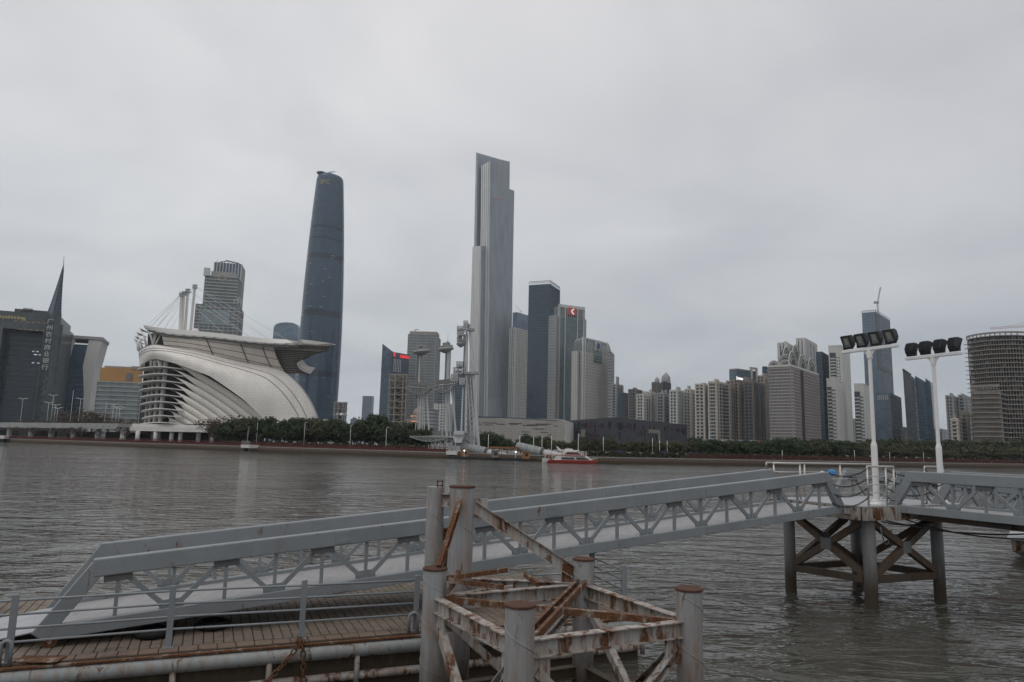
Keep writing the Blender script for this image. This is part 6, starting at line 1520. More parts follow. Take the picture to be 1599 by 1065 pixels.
    m = MB(); c = W3([(230, 546, D0+22), (262, 545, D0+12)]); c2 = W3([(231, 521, D0+22), (262, 518, D0+12)]); m.sheet([c2, c], 2, V(0, 1, 0)); m.build('shadow_wall', DARKIN, root)
    # right end: lifted canopy leaf over the stepped soffit of the stand
    rt = [(458, 535, D0+2), (472, 530, D0), (516, 536, D0+6)]
    A2 = W3([(460, 536.5, D0+2), (470, 530, D0), (492, 532.5, D0+3), (518, 536.2, D0+6)]); B2_ = W3([(461, 537.5, D0+2), (474, 536, D0), (494, 538, D0+3), (515, 538, D0+6)])
    m = MB(); m.sheet([B2_, A2, [p+V(.2, 6, .5) for p in A2]], .6, V(0, .6, -.8)); m.build('canopy_leaf', plain('warm_white_leaf', (.50, .48, .44), .55, var=.08, scale=.2), root)
    m = MB(); u_ = W3([(424, 537, D0+8), (455, 539, D0+4), (485, 540, D0+5), (512, 540, D0+8)]); l_ = W3([(424, 542, D0+9), (455, 545, D0+5), (485, 547, D0+6), (507, 548.5, D0+9)])
    for i in range(3):
        for k in range(5):
            a, b_ = u_[i].lerp(u_[i+1], k/5), u_[i].lerp(u_[i+1], (k+1)/5); c, d = l_[i].lerp(l_[i+1], k/5), l_[i].lerp(l_[i+1], (k+1)/5); m.bar(a, d, .26, .26); m.bar(c, b_, .26, .26); m.bar(a, c, .26, .26)
    m.path(l_, .45, 5); m.path(u_, .35, 5); m.bar(u_[-1], l_[-1], .3, .3); m.build('canopy_truss', W_TAN, root, kind='stuff')
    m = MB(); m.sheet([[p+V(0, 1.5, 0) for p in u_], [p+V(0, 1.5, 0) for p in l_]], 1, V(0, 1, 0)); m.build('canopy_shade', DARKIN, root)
    rows = []; nst = 13
    for k in range(nst+1):
        f = k/nst; y = lerp(546, 583, f); xl = lerp(422, 441, f**.9); xr = 507-62*min(1, f*1.7)**.55 if f < .55 else lerp(468, 484, (f-.55)/.45)
        if f < .55: xr = lerp(507, 466, min(1, (f/.5))**.62)
        y2 = y+ (2.5*(1-f))
        rows.append([at(lerp(xl, xr, q), lerp(y, y2, q), D0+8+4*f-2*math.sin(q*math.pi)) for q in (0, .25, .5, .75, 1)])
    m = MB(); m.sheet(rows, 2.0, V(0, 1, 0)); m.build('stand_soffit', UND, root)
    for k in range(1, nst+1): m = MB(); m.path([p-V(0, .5, 0) for p in rows[k]], .26, 5); m.build('soffit_rib', RIBM, root)
    m = MB(); o_ = W3(cat([(464, 567, D0+8), (468, 575, D0+7), (476, 580, D0+7), (484, 583, D0+8)], 5)); i_ = W3(cat([(472, 562, D0+9), (477, 569, D0+8), (484, 573, D0+8), (491, 574, D0+9)], 5))
    for k in range(0, len(o_)-1): m.bar(o_[k], i_[k+1], .22, .22); m.bar(o_[k], i_[k], .3, .3); m.bar(i_[k], i_[k+1], .3, .3); m.bar(o_[k], o_[k+1], .4, .4)
    m.bar(o_[-1], i_[-1], .4, .4); m.build('tip_truss', W_PALE, root, kind='stuff')
    m = MB(); m.sheet([[p+V(0, 1, 0) for p in o_], [p+V(0, 1, 0) for p in i_]], .6, V(0, 1, 0)); m.build('tip_panel', W_TAN, root)
    # masts and stay cables
    tops = []
    for (bx, by, tx, ty) in ((281, 518, 283.5, 459), (289, 520, 293.5, 453), (297, 521, 304.5, 446.5), (284, 519, 287.5, 457)):
        d = D0+16+ (bx-281)*.3; p, q = at(bx, by, d), at(tx, ty, d); m = MB(); m.tube(p-V(0, 0, 3), q, .72, 12, .55); o = m.build('mast', WHITEC, root, smooth=True, auto=50)
        m = MB(); m.box(q+V(0, 0, -.8), (1.7, 1.7, 1.2)); m.box(q+V(0, 0, .4), (2.0, 1.2, .4)); m.build('mast_head', LATT, o); tops.append(q)
    m = MB(); rgt = W3([(352, 524, D0-2), (392, 528, D0-2), (420, 530, D0), (446, 529, D0), (372, 526, D0-2)]); lft = W3([(228, 510, D0+4), (234, 511, D0+4), (244, 512, D0+3), (256, 514, D0+2), (266, 515, D0+2)])
    for i, q in enumerate(tops[:3]):
        for p in (rgt[i], rgt[min(4, i+1)]): m.path([q, p], .065, 4)
        for p in (lft[i], lft[i+1], lft[i+2]): m.path([q, p], .075, 4)
    m.path([tops[2], rgt[3]], .07, 4); m.build('stay_cable', LATTP, root, kind='stuff')
    m = MB(); c = at(305, 517, D0+2); m.loft([[(c.x+q*math.cos(t*math.pi/5), c.y+q*math.sin(t*math.pi/5), c.z+zz) for t in range(10)] for q, zz in ((1.8, -2), (1.8, 0), (1.0, 1.2))]); m.build('vent_pod', WHITEC, root)
sail()

# ---- elevated walkway on the left
wk = thing('elevated_walkway', 'long white elevated walkway on stubby pillars along the left bank', 'walkway', P3(at(100, 680, 345), GZ))
pw = []
for px in (-40, 20, 80, 140, 204):
    p = at(px, 670, bank_depth(px)+26); pw.append(V(p.x, p.y, 0))
zw = [at(px, y, bank_depth(px)+26).z for px, y in ((-40, 657), (20, 659), (80, 661), (140, 662), (204, 664))]; zt = sum(zw)/5
m = MB()
for i in range(4):
    d = (pw[i+1]-pw[i]).normalized(); m.bar(pw[i]+Z*(zt-.9)+d*.02, pw[i+1]+Z*(zt-.9)-d*.02, 12, 1.6)
m.build('deck', W_GREY, wk)
m = MB()
for i in range(4):
    d = (pw[i+1]-pw[i]).normalized(); nr = V(d.y, -d.x, 0); n = 6
    for k in range(n):
        a = pw[i].lerp(pw[i+1], k/n)+nr*6.3; b_ = pw[i].lerp(pw[i+1], (k+1)/n)+nr*6.3; rz = random.uniform(-.5, .5); m.bar(a+Z*(zt-2.2+rz*.3), b_+Z*(zt-2.0-rz*.3), .3, 1.0)
m.build('edge_fascia', W_GREY, wk, kind='stuff')
for px in (14, 48, 80, 114, 153, 192):
    p = at(px, 680, bank_depth(px)+22); m = MB(); m.tube(V(p.x, p.y, GZ), V(p.x, p.y, zt-1.5), 1.25, 12, 1.0); m.build('pillar', WHITEC, wk, smooth=True)
m = MB()
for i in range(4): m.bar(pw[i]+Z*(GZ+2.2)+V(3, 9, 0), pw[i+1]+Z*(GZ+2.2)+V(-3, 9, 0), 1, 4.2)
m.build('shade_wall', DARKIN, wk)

# ---- red riverside railing: three runs
def railing(label, pts, hh):
    o = thing('riverside_railing', label, 'railing', V(pts[0][0], pts[0][1], GZ), 'red railings along the far bank')
    m = MB(); rl = MB()
    for (xa, ya), (xb, yb) in zip(pts[:-1], pts[1:]):
        a, b_ = V(xa, ya, 0), V(xb, yb, 0); Ln = (b_-a).length; n = max(1, int(Ln/.75))
        for k in range(n): p = a.lerp(b_, k/n); m.box(V(p.x, p.y, GZ+.1+hh/2), (.20, .20, hh) if k % 4 == 0 else (.09, .09, hh*.92))
        for z in (.25, .6*hh, hh): rl.bar(a+Z*(GZ+.1+z), b_+Z*(GZ+.1+z), .12, .16)
    m.build('posts', REDR, o, kind='stuff'); rl.build('rails', REDR, o, kind='stuff')
def run(p0, p1, off):
    out_ = []; n = 14
    for k in range(n+1):
        px = p0+(p1-p0)*k/n; d = bank_depth(px); q = at(px, 690, d+off); out_.append((q.x, q.y))
    return out_
railing('dark red riverside railing in front of the left walkway and grandstand', run(-30, 395, .8), 1.45)
railing('dark red riverside railing in front of the dark tree clump', run(395, 700, .8), 1.45)
railing('dark red riverside railing under the right-hand trees', run(1070, 1640, .8), 1.3)
m = MB(); pts = run(-30, 700, 2.5)
tl = thing('planter_strip', 'low dark red planter strip behind the left bank railing', 'planter', V(pts[7][0], pts[7][1], GZ)); 
for (xa, ya), (xb, yb) in zip(pts[:-1], pts[1:]): m.bar(V(xa, ya, GZ+.55), V(xb, yb, GZ+.55), .8, .9)
m.build('planter', REDR, tl)
# small viewing balcony over the water
def balcony(px, label, w_):
    d = bank_depth(px); p = at(px, 700, d-1.5); o = thing('viewing_balcony', label, 'balcony', V(p.x, p.y, GZ)); tx = V(.79, -.61, 0); tn = V(.61, .79, 0)
    m = MB(); m.box(V(p.x, p.y, GZ+.0), (w_, 4, 1.1), (tx, tn, Z)); m.build('slab', WHITEC, o)
    for s in (-.36, .36): m = MB(); m.box(V(p.x, p.y, .55)+tx*(w_*s), (1.2, 3.0, 3.3), (tx, tn, Z)); m.build('pier', EMBK, o)
    m = MB()
    for k in range(7): m.box(V(p.x, p.y, GZ+1.2)-tn*1.8+tx*(w_*(k/6-.5)*.95), (.14, .14, 1.4), (tx, tn, Z))
    m.bar(V(p.x, p.y, GZ+1.85)-tn*1.8-tx*w_*.48, V(p.x, p.y, GZ+1.85)-tn*1.8+tx*w_*.48, .16, .16); m.build('balustrade', W_GREY, o)
    return o
balcony(390, 'small pale viewing balcony jutting from the bank below the grandstand', 5.2)
balcony(712, 'small pale viewing balcony beside the wharf and the tallest pylon', 4.2)
p = at(0, 686, bank_depth(2)-4); bx = thing('landing_stage', 'white edged landing stage at the far left bank', 'landing stage', V(p.x-4, p.y, 0)); m = MB(); m.box(V(p.x-4, p.y, 2.4), (16, 6, 1.6)); m.build('deck', WHITEC, bx); m = MB(); m.box(V(p.x-4, p.y, .6), (15, 5, 2.0)); m.build('base', DARKIN, bx)

# ---- lamp posts
def lamp(px, yt, yb, d, kind, label):
    b_ = at(px, yb, d); t = at(px, yt, d); o = thing('street_lamp', label, 'street lamp', V(b_.x, b_.y, min(b_.z, t.z)), 'street lamps on the far bank'); zt_ = t.z; z0 = b_.z
    m = MB(); m.tube(V(b_.x, b_.y, z0), V(b_.x, b_.y, zt_), .09, 8, .06); m.build('post', WHITEP, o, smooth=True)
    if kind == 2:
        m = MB(); m.path([V(b_.x-1.9, b_.y, zt_+.35), V(b_.x, b_.y, zt_-.15), V(b_.x+1.9, b_.y, zt_+.35)], .09, 5); m.build('arms', WHITEP, o)
        for s in (-1, 1): m = MB(); m.box(V(b_.x+1.9*s, b_.y, zt_+.36), (1.2, .4, .22)); m.build('lamp_head', W_PALE, o)
    elif kind == 1:
        m = MB(); m.path([V(b_.x, b_.y, zt_-.2), V(b_.x+.25, b_.y-.2, zt_+.15), V(b_.x+.6, b_.y-.5, zt_+.2)], .05, 5); m.build('arms', WHITEP, o)
        m = MB(); m.box(V(b_.x+.7, b_.y-.6, zt_+.2), (.4, .3, .18)); m.build('lamp_head', W_PALE, o)
ords = ['first', 'second', 'third', 'fourth', 'fifth', 'sixth', 'seventh', 'eighth', 'ninth', 'tenth', 'eleventh', 'twelfth', 'thirteenth', 'fourteenth', 'fifteenth', 'sixteenth', 'seventeenth', 'eighteenth', 'nineteenth', 'twentieth', 'twenty-first', 'twenty-second', 'twenty-third', 'twenty-fourth', 'twenty-fifth', 'twenty-sixth', 'twenty-seventh', 'twenty-eighth', 'twenty-ninth', 'thirtieth']
for i, (cx_, ty, k) in enumerate(((230, 165, 2), (530, 208, 2), (575, 127, 2), (612, 236, 2), (640, 272, 2), (795, 70, 0), (890, 165, 2), (1185, 202, 0), (1270, 230, 2), (1310, 258, 2), (1345, 272, 2))):
    px, yt = cx_*.1376, 600+ty*.1375; lamp(px, yt, 658, bank_depth(px)+34, k, '%s white lamp post from the left above the elevated walkway' % ords[i])
for i, (px, yt, yb) in enumerate(((386, 667, 694), (400, 656, 694), (474, 660, 698), (546, 664, 701), (602, 668, 704))):
    lamp(px, yt, yb, bank_depth(px)+2.5, 1, '%s small lamp post from the left in front of the dark tree clump' % ords[i])
for i, (px, yt, yb) in enumerate(((762, 678, 712), (811, 680, 712), (833, 681, 712), (846, 680, 712), (861, 680, 714), (942, 682, 712), (1019, 684, 716), (1030, 688, 716), (1042, 688, 716))):
    lamp(px, yt, yb, bank_depth(px)+4.5, 0, '%s thin white post from the left between the wharf and the museum' % ords[i])
for i, (px, yt, yb) in enumerate(((1222, 703, 724), (1335, 703, 726), (1390, 706, 727), (1443, 706, 728))):
    lamp(px, yt, yb, bank_depth(px)+1.6, 0, '%s slim post from the left in front of the right-hand trees' % ords[i])

# ---- scaffold towers
def scaffold(px0, px1, yt, yb, D, label, green=None, mat=None):
    a, b_ = at(px0, yb, D), at(px1, yb, D); W = b_.x-a.x; zt = at(px0, yt, D).z; o = thing('scaffold_tower', label, 'scaffold tower', V((a.x+b_.x)/2, D+W/2, GZ)); mat = mat or plain('beige_steel_frame', (.30, .275, .235), .7, var=.25, scale=.5, streak=.5)
    m = MB(); xs = (a.x, a.x+W*.34, a.x+W*.8, b_.x); n = max(5, int((zt-GZ)/2.7))
    for y in (D, D+W*.55):
        for x in xs: m.bar(V(x, y, GZ), V(x, y, zt), .36, .36, up=(0, 1, 0))
    m.build('column', mat, o, kind='stuff')
    m = MB()
    for k in range(1, n+1):
        z = GZ+(zt-GZ)*k/n
        for y in (D, D+W*.55): m.bar(V(a.x-.6, y, z), V(b_.x+.6, y, z), .3, .3)
        for x in xs: m.bar(V(x, D, z), V(x, D+W*.55, z), .35, .4)
    m.build('platform_beam', mat, o, kind='stuff')
    m = MB()
    for k in range(n):
        z = GZ+(zt-GZ)*k/n; z2 = GZ+(zt-GZ)*(k+1)/n; x0, x1 = (xs[1], xs[2]) if k % 2 else (xs[1], xs[2])
        m.bar(V(x0, D+W*.2, z+.3), V(x1, D+W*.2, (z+z2)/2+.3), .8, .24); m.bar(V(x1, D+W*.35, (z+z2)/2+.3), V(x0, D+W*.35, z2+.3), .8, .24)
    m.build('stair_flight', mat, o, kind='stuff')
    m = MB(); m.box(V(a.x+W*.5, D+W*.5, zt-2.5), (W*.9, W*.4, 4.5)); m.build('machine_room', W_BROWN, o)
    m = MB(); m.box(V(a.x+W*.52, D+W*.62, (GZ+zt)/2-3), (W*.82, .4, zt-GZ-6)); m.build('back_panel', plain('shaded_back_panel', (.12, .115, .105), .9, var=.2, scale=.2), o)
scaffold(603, 630, 584, 700, 300, 'tall beige steel scaffold tower with zigzag stairs left of the pylons')
scaffold(519, 536, 628, 690, 330, 'small grey steel scaffold frame beside the foot of the grandstand', mat=LATT)
m = MB(); c = at(512, 670, 330); m.box(V(c.x, c.y+3, at(512, 656, 330).z/2), (5.5, 5, at(512, 653, 330).z)); tag(m.build('plant_hut', W_PALE, None), 'small pale hut at the foot of the small scaffold frame', 'hut')

# ---- cable-stay stage pylons
def truss_platform(m, c, wx, wy, h, tilt=0.0, n=7):
    """lattice lens-shaped platform: deck on top, ribs below"""
    c = Vector(c); tx = V(math.cos(tilt), 0, math.sin(tilt))
    top = [c+tx*(wx*(k/n-.5)) for k in range(n+1)]
    for k in range(n):
        for s in (-1, 1):
            a = top[k]+V(0, s*wy/2, 0); b_ = top[k+1]+V(0, s*wy/2, 0); dz = lambda q: h*math.sin(math.pi*min(1, max(0.05, (q+.3)/(n+.3))))
            lo, lo2 = a-Z*dz(k), b_-Z*dz(k+1); m.bar(a, b_, .28, .28); m.bar(lo, lo2, .25, .25); m.bar(a, lo2, .16, .16); m.bar(lo, b_, .16, .16); m.bar(a, lo, .16, .16)
def pylon(label, D, shaft, capx, cap_y, cap_w, plat, legs, extra=None):
    p = at(shaft[0], 700, D); o = thing('stage_pylon', label, 'pylon', V(p.x, D, GZ), 'cable-stay pylons on the bank'); PX = D/FPX
    (sx, sy0, sy1, sw) = shaft
    q = at(sx, sy0, D); r_ = at(sx-1, sy1, D)
    for k, (dx_, w_, mt) in enumerate(((-.32, .30, W_BROWN), (.05, .42, LATTP), (.38, .22, LATT))):
        m = MB(); m.tube(V(q.x+dx_*sw*PX, D+.2*k, r_.z-2), V(q.x+dx_*sw*PX, D+.2*k, q.z), w_*sw*PX*.5, 10); m.build('shaft', mt, o, smooth=True, auto=50)
    c = at(capx, cap_y, D); w_ = cap_w*PX
    m = MB(); m.loft([[(c.x+a*w_/2*math.cos(t*math.pi/10), D+a*w_/2*math.sin(t*math.pi/10)*.8, c.z+zz+.12*a*w_/2*math.cos(t*math.pi/10)) for t in range(20)] for a, zz in ((.25, -1.3), (.95, -.3), (1.0, .05), (.8, .5), (.2, .7))]); m.build('cap_disc', LATT, o, smooth=True)
    m = MB(); truss_platform(m, c+V(0, 0, .9), w_*.85, 2, .8, R(7)); 
    for k in range(5): m.box(c+V(random.uniform(-.25, .3)*w_, random.uniform(-1, 1), 1.4+random.uniform(0, .7)), (random.uniform(.5, 1.6), 1, random.uniform(.5, 1.4)))
    m.build('cap_gear', LATT, o, kind='stuff'); m = MB(); m.tube(c+V(.6, 0, 1), c+V(.6, 0, 5), .06, 4); m.build('aerial', LATT, o)
    for (px, py, wd, hh, tl) in plat:
        c = at(px, py, D); m = MB(); truss_platform(m, c, wd*PX, 3.4, hh*PX*.75, tl, 9); m.build('platform_truss', LATT, o, kind='stuff')
        m = MB(); tx = V(math.cos(tl), 0, math.sin(tl)); m.box(c+Z*.15, (wd*PX, 3.6, .25), (tx, V(0, 1, 0), tx.cross(V(0, 1, 0)))); m.build('platform_deck', LATT, o)
        m = MB()
        for k in range(14): m.box(c+tx*(wd*PX*(k/13-.5)*.8)+Z*(.3+hh*PX*.28)+V(0, -1.2, 0), (.16, .16, hh*PX*.5))
        m.box(c+tx*(wd*PX*-.03)+Z*(.35+hh*PX*.30), (wd*PX*.74, 1.6, hh*PX*.42), (tx, V(0, 1, 0), tx.cross(V(0, 1, 0)))); m.build('winch_cabin', plain('weathered_cabin', (.27, .265, .25), .8, var=.3, scale=1.2, streak=.4), o)
    for (x0, y0, x1, y1, rr) in legs:
        a, b_ = at(x0, y0, D), at(x1, y1, D); b_.z = max(GZ-.2, b_.z); m = MB(); m.tube(V(b_.x, D+random.uniform(-1, 1), b_.z), V(a.x, D, a.z), rr*PX, 12, rr*PX*.85); m.build('leg', LATTP, o, smooth=True, auto=50)
    return o, PX
PY = 232
pylon('left slender cable-stay pylon with a disc cap and lattice platform', PY+6, (655.5, 547, 612, 7), 658.5, 549, 29, [(655, 606, 37, 14, R(-2))], [(653, 612, 653, 700, 1.0), (657, 612, 655.5, 672, 1.6), (666, 612, 672, 700, 1.5), (662, 612, 663, 694, 1.1), (660, 612, 659, 698, .9), (655, 612, 648, 672, .7)])
pylon('middle cable-stay pylon with a tilted disc cap and sloping platform', PY, (700, 542, 600, 9), 696, 545, 26, [(694, 602, 36, 15, R(8))], [(696, 606, 697.5, 702, 1.1), (701, 606, 698, 682, 1.7), (705, 606, 712, 676, 1.6), (709, 606, 711, 702, 1.1), (700, 606, 704, 700, .8), (692, 606, 690, 690, .8)])
o, PX = pylon('tallest cable-stay pylon with a long raking white leg', PY-10, (728, 522, 575, 7), 720, 536, 15, [], [(733, 506, 747.5, 702, 2.6), (729, 520, 727.5, 676, 2.3), (723, 604, 720.5, 676, 1.4), (731, 600, 736, 700, 1.0), (734, 585, 742, 700, 1.0)])
D = PY-10
def latbox(m, c, w_, d_, h_, t=.26, n=2):
    """open lattice box: edges, mid rails and crossed braces"""
    c = Vector(c); P = lambda a, b, e: c+V(a*w_/2, b*d_/2, e*h_/2)
    for a in (-1, 1):
        for b in (-1, 1): m.bar(P(a, b, -1), P(a, b, 1), t, t, up=(0, 1, 0))
    for e in (-1, 0, 1):
        for b in (-1, 1): m.bar(P(-1, b, e), P(1, b, e), t, t)
        for a in (-1, 1): m.bar(P(a, -1, e), P(a, 1, e), t, t)
    for k in range(n):
        x0, x1 = -1+2*k/n, -1+2*(k+1)/n
        for b in (-1, 1): m.bar(P(x0, b, -1), P(x1, b, 1), t*.7, t*.7); m.bar(P(x0, b, 1), P(x1, b, -1), t*.7, t*.7)
lm, sm_ = MB(), MB()
for (px, py, wd, hh) in ((727.5, 506, 6, 8), (722, 514, 15, 7), (719, 520, 9, 6), (718, 570, 9, 9), (716, 579, 14, 9), (710, 590, 10, 9), (722, 596, 7, 9)):
    c = at(px, py, D); latbox(lm, c, wd*PX, 2.8, hh*PX, .24); sm_.box(c+V(.1, .3, -.1), (wd*PX*.6, 1.5, hh*PX*.5))
for k in range(9): t = math.pi*(1.0+k/8*.9); c = at(712, 588, D); lm.bar(c+V(math.cos(t)*1.2, -1, math.sin(t)*1.2), c+V(math.cos(t)*2.2, -1, math.sin(t)*2.2), .18, .18)
lm.build('winch_lattice', LATTP, o, kind='stuff'); sm_.build('winch_cabin', plain('weathered_winch_cabin', (.20, .195, .185), .8, var=.35, scale=1.2, streak=.4), o, kind='stuff')
m = MB(); c = at(736, 515, D); m.box(c, (2, 2, .8)); c = at(736, 583, D); m.box(c, (4.6, 2, .7)); m.build('clamp_ring', LATT, o)
m = MB()
for k in range(11):
    y0, y1 = 590+8.5*k, 598.5+8.5*k; a, b_, c, d = at(727.5, y0, D), at(736+k*.3, y0, D), at(727.3, y1, D), at(736.3+k*.3, y1, D); m.bar(a, d, .22, .22); m.bar(b_, c, .22, .22); m.bar(a, b_, .3, .3)
m.build('lattice_panel', LATT, o, kind='stuff')
m = MB()
for (x0, y0, x1, y1) in ((733, 506, 722, 519), (734, 520, 728, 512)): m.bar(at(x0, y0, D), at(x1, y1, D), .3, .3)
for k in range(5): m.tube(at(728+1.2*k, 600, D+1), at(727+1.8*k, 676, D+1), .18, 6)
m.build('tie_rod', LATT, o, kind='stuff')
# low bridge truss and cabins at the foot
fo = thing('stage_bridge', 'low lattice stage bridge running between the pylon feet', 'bridge', V(at(690, 690, PY+4).x, PY+4, GZ)); PX = PY/FPX
m = MB(); truss_platform(m, at(684, 683, PY+6), 80*PX, 5, 9*PX, 0, 16); truss_platform(m, at(672, 682, PY-2), 60*PX, 4, 7*PX, 0, 12); m.build('truss', LATT, fo, kind='stuff')
m = MB(); m.box(at(688, 677, PY+4), (50*PX, 4, 8*PX)); m.build('cabin', plain('stage_cabin', (.19, .19, .18), .8, var=.25, scale=.8, streak=.4), fo)
m = MB(); m.box(at(688, 682, PY+2), (64*PX, 7, .5)); m.build('deck', LATTP, fo)
for px in (673, 680, 688, 695, 706): a = at(px, 685, PY); m = MB(); m.tube(V(a.x, PY, GZ), V(a.x, PY, a.z), .28, 8); m.build('post', LATTP, fo, smooth=True)
cbn = thing('winch_cabin', 'grey lattice winch cabin hung low on the tallest pylon', 'cabin', at(718, 680, PY-14)); m = MB(); c = at(717, 676, PY-14); c2 = at(716, 684, PY-14)
m.box(c, (14*PX, 3, 6*PX)); m.loft([[tuple(c2+V(a*q, b_*2, zz)) for a, b_ in ((-1, -1), (1, -1), (1, 1), (-1, 1))] for q, zz in ((1.0, -1.4), (1.7, .6))]); m.build('box', LATTP, cbn)
m = MB(); truss_platform(m, at(717, 679, PY-15.8), 17*PX, .4, 3*PX, 0, 6); truss_platform(m, at(735, 681, PY-13), 16*PX, 2, 7*PX, 0, 4); m.build('truss', LATT, cbn, kind='stuff')

# ---- wharf with the two telescopic tubes
whf = thing('wharf', 'dark low wharf with lamps moored below the pylons', 'wharf', V(at(775, 715, 206).x, 206, 0))
a, b_ = atz(700, 716.5, 0), atz(850, 721, 0); d = V(b_.x-a.x, b_.y-a.y, 0).normalized(); nr = V(-d.y, d.x, 0)
m = MB(); m.bar(V(a.x, a.y, .25)+nr*3.5, V(b_.x, b_.y, .25)+nr*3.5, 7, 1.0); m.build('deck', DARKIN, whf)
for k, f in enumerate((.16, .46, .70)):
    p = V(a.x, a.y, 0).lerp(V(b_.x, b_.y, 0), f)+nr*.8; m = MB(); m.tube(p+Z*.7, p+Z*2.4, .07, 6); l_ = m.build('lamp_post', WHITEP, whf); m = MB(); m.box(p+Z*2.5, (.28, .2, .24)); m.build('lamp_head', plain('lit_wharf_lamp', (.9, .9, .9), .4, emit=((1, .95, .85), 5.0)), l_)
def scope(px, py, label):
    D = bank_depth(px+20)+1; P0 = at(px, py, D+6); ax = V(.84, -.40, -.17).normalized(); PXm = D/FPX; r0 = 7.0*PXm
    o = thing('telescopic_tube', label, 'tube', P0, 'telescopic tubes on the wharf')
    s = ax.cross(Z).normalized(); u_ = s.cross(ax)
    def ring(c, r): return [c+s*(r*math.cos(t*math.pi/14))+u_*(r*math.sin(t*math.pi/14)) for t in range(28)]
    L1, L2 = 46*PXm, 86*PXm
    m = MB(); m.loft([ring(P0, r0), ring(P0+ax*L1, r0)], caps=True); m.build('outer_tube', LATT, o, smooth=True, auto=40)
    m = MB(); m.loft([ring(P0+ax*(L1-.6), r0+.12), ring(P0+ax*(L1+.12), r0+.12), ring(P0+ax*(L1+.12), r0*.86), ring(P0+ax*(L1-.1), r0*.84)], caps=False); m.build('collar', W_DARKG, o, smooth=True, auto=40)
    m = MB(); m.loft([ring(P0+ax*(L1-1), r0*.74), ring(P0+ax*L2, r0*.74), ring(P0+ax*L2, r0*.66), ring(P0+ax*(L2-1.5), r0*.62)], caps=True); m.build('inner_tube', LATTP, o, smooth=True, auto=40)
    m = MB()
    for k in range(8): c = P0+ax*(L1*(k+.4)/8); m.path(ring(c, r0+.05), .09, 4, closed=True)
    m.build('hoop', LATT, o, kind='stuff')
    m = MB()
    for k in range(3): c = P0+ax*(L2*(.2+.33*k))-Z*(r0*.9); m.box(V(c.x, c.y, (c.z+.4)/2), (1.0, 1.6, max(.4, c.z-.4)))
    m.build('cradle', W_BROWN, o)
    return o
scope(722, 697, 'left grey telescopic tube slanting down onto the wharf')
scope(808, 697, 'right grey telescopic tube slanting down towards the red boat')
for (px, py, label) in ((726, 713, 'orange work hut on the wharf under the left tube'), (821, 716, 'orange work hut on the wharf beside the right lamp'), (773, 715, 'brown shed on the wharf between the two tubes')):
    D = bank_depth(px)-4; c = at(px, py, D); o = thing('wharf_hut', label, 'hut', V(c.x, c.y, .75)); om = plain('ochre_hut', (.27, .13, .05), .7, var=.3, scale=.6) if 'orange' in label else W_BROWN
    m = MB(); m.box(V(c.x, c.y, 1.7), (2.0, 1.8, 1.9)); m.build('wall', om, o); m = MB(); m.box(V(c.x, c.y, 2.72), (2.4, 2.2, .14)); m.build('roof', W_BROWN, o); m = MB(); m.box(V(c.x+.2, c.y-.92, 1.8), (.7, .06, .8)); m.build('window', DARKIN, o)
o = thing('wharf_canopy', 'long brown canopy with orange edging along the bank behind the wharf', 'canopy', V(at(790, 705, 212).x, 212, GZ)); a, b_ = at(768, 706, bank_depth(768)+2), at(806, 707, bank_depth(806)+2)
m = MB(); m.bar(V(a.x, a.y, GZ+1.9), V(b_.x, b_.y, GZ+1.9), 3, .5); m.build('roof', plain('orange_brown_roof', (.22, .10, .045), .8, var=.4, scale=.8), o)
for k in range(6): p = a.lerp(b_, k/5); m = MB(); m.box(V(p.x, p.y-1, GZ+.85), (.2, .2, 1.7)); m.build('post', W_TAN, o)
pp = MB(); rn = random.Random(8)
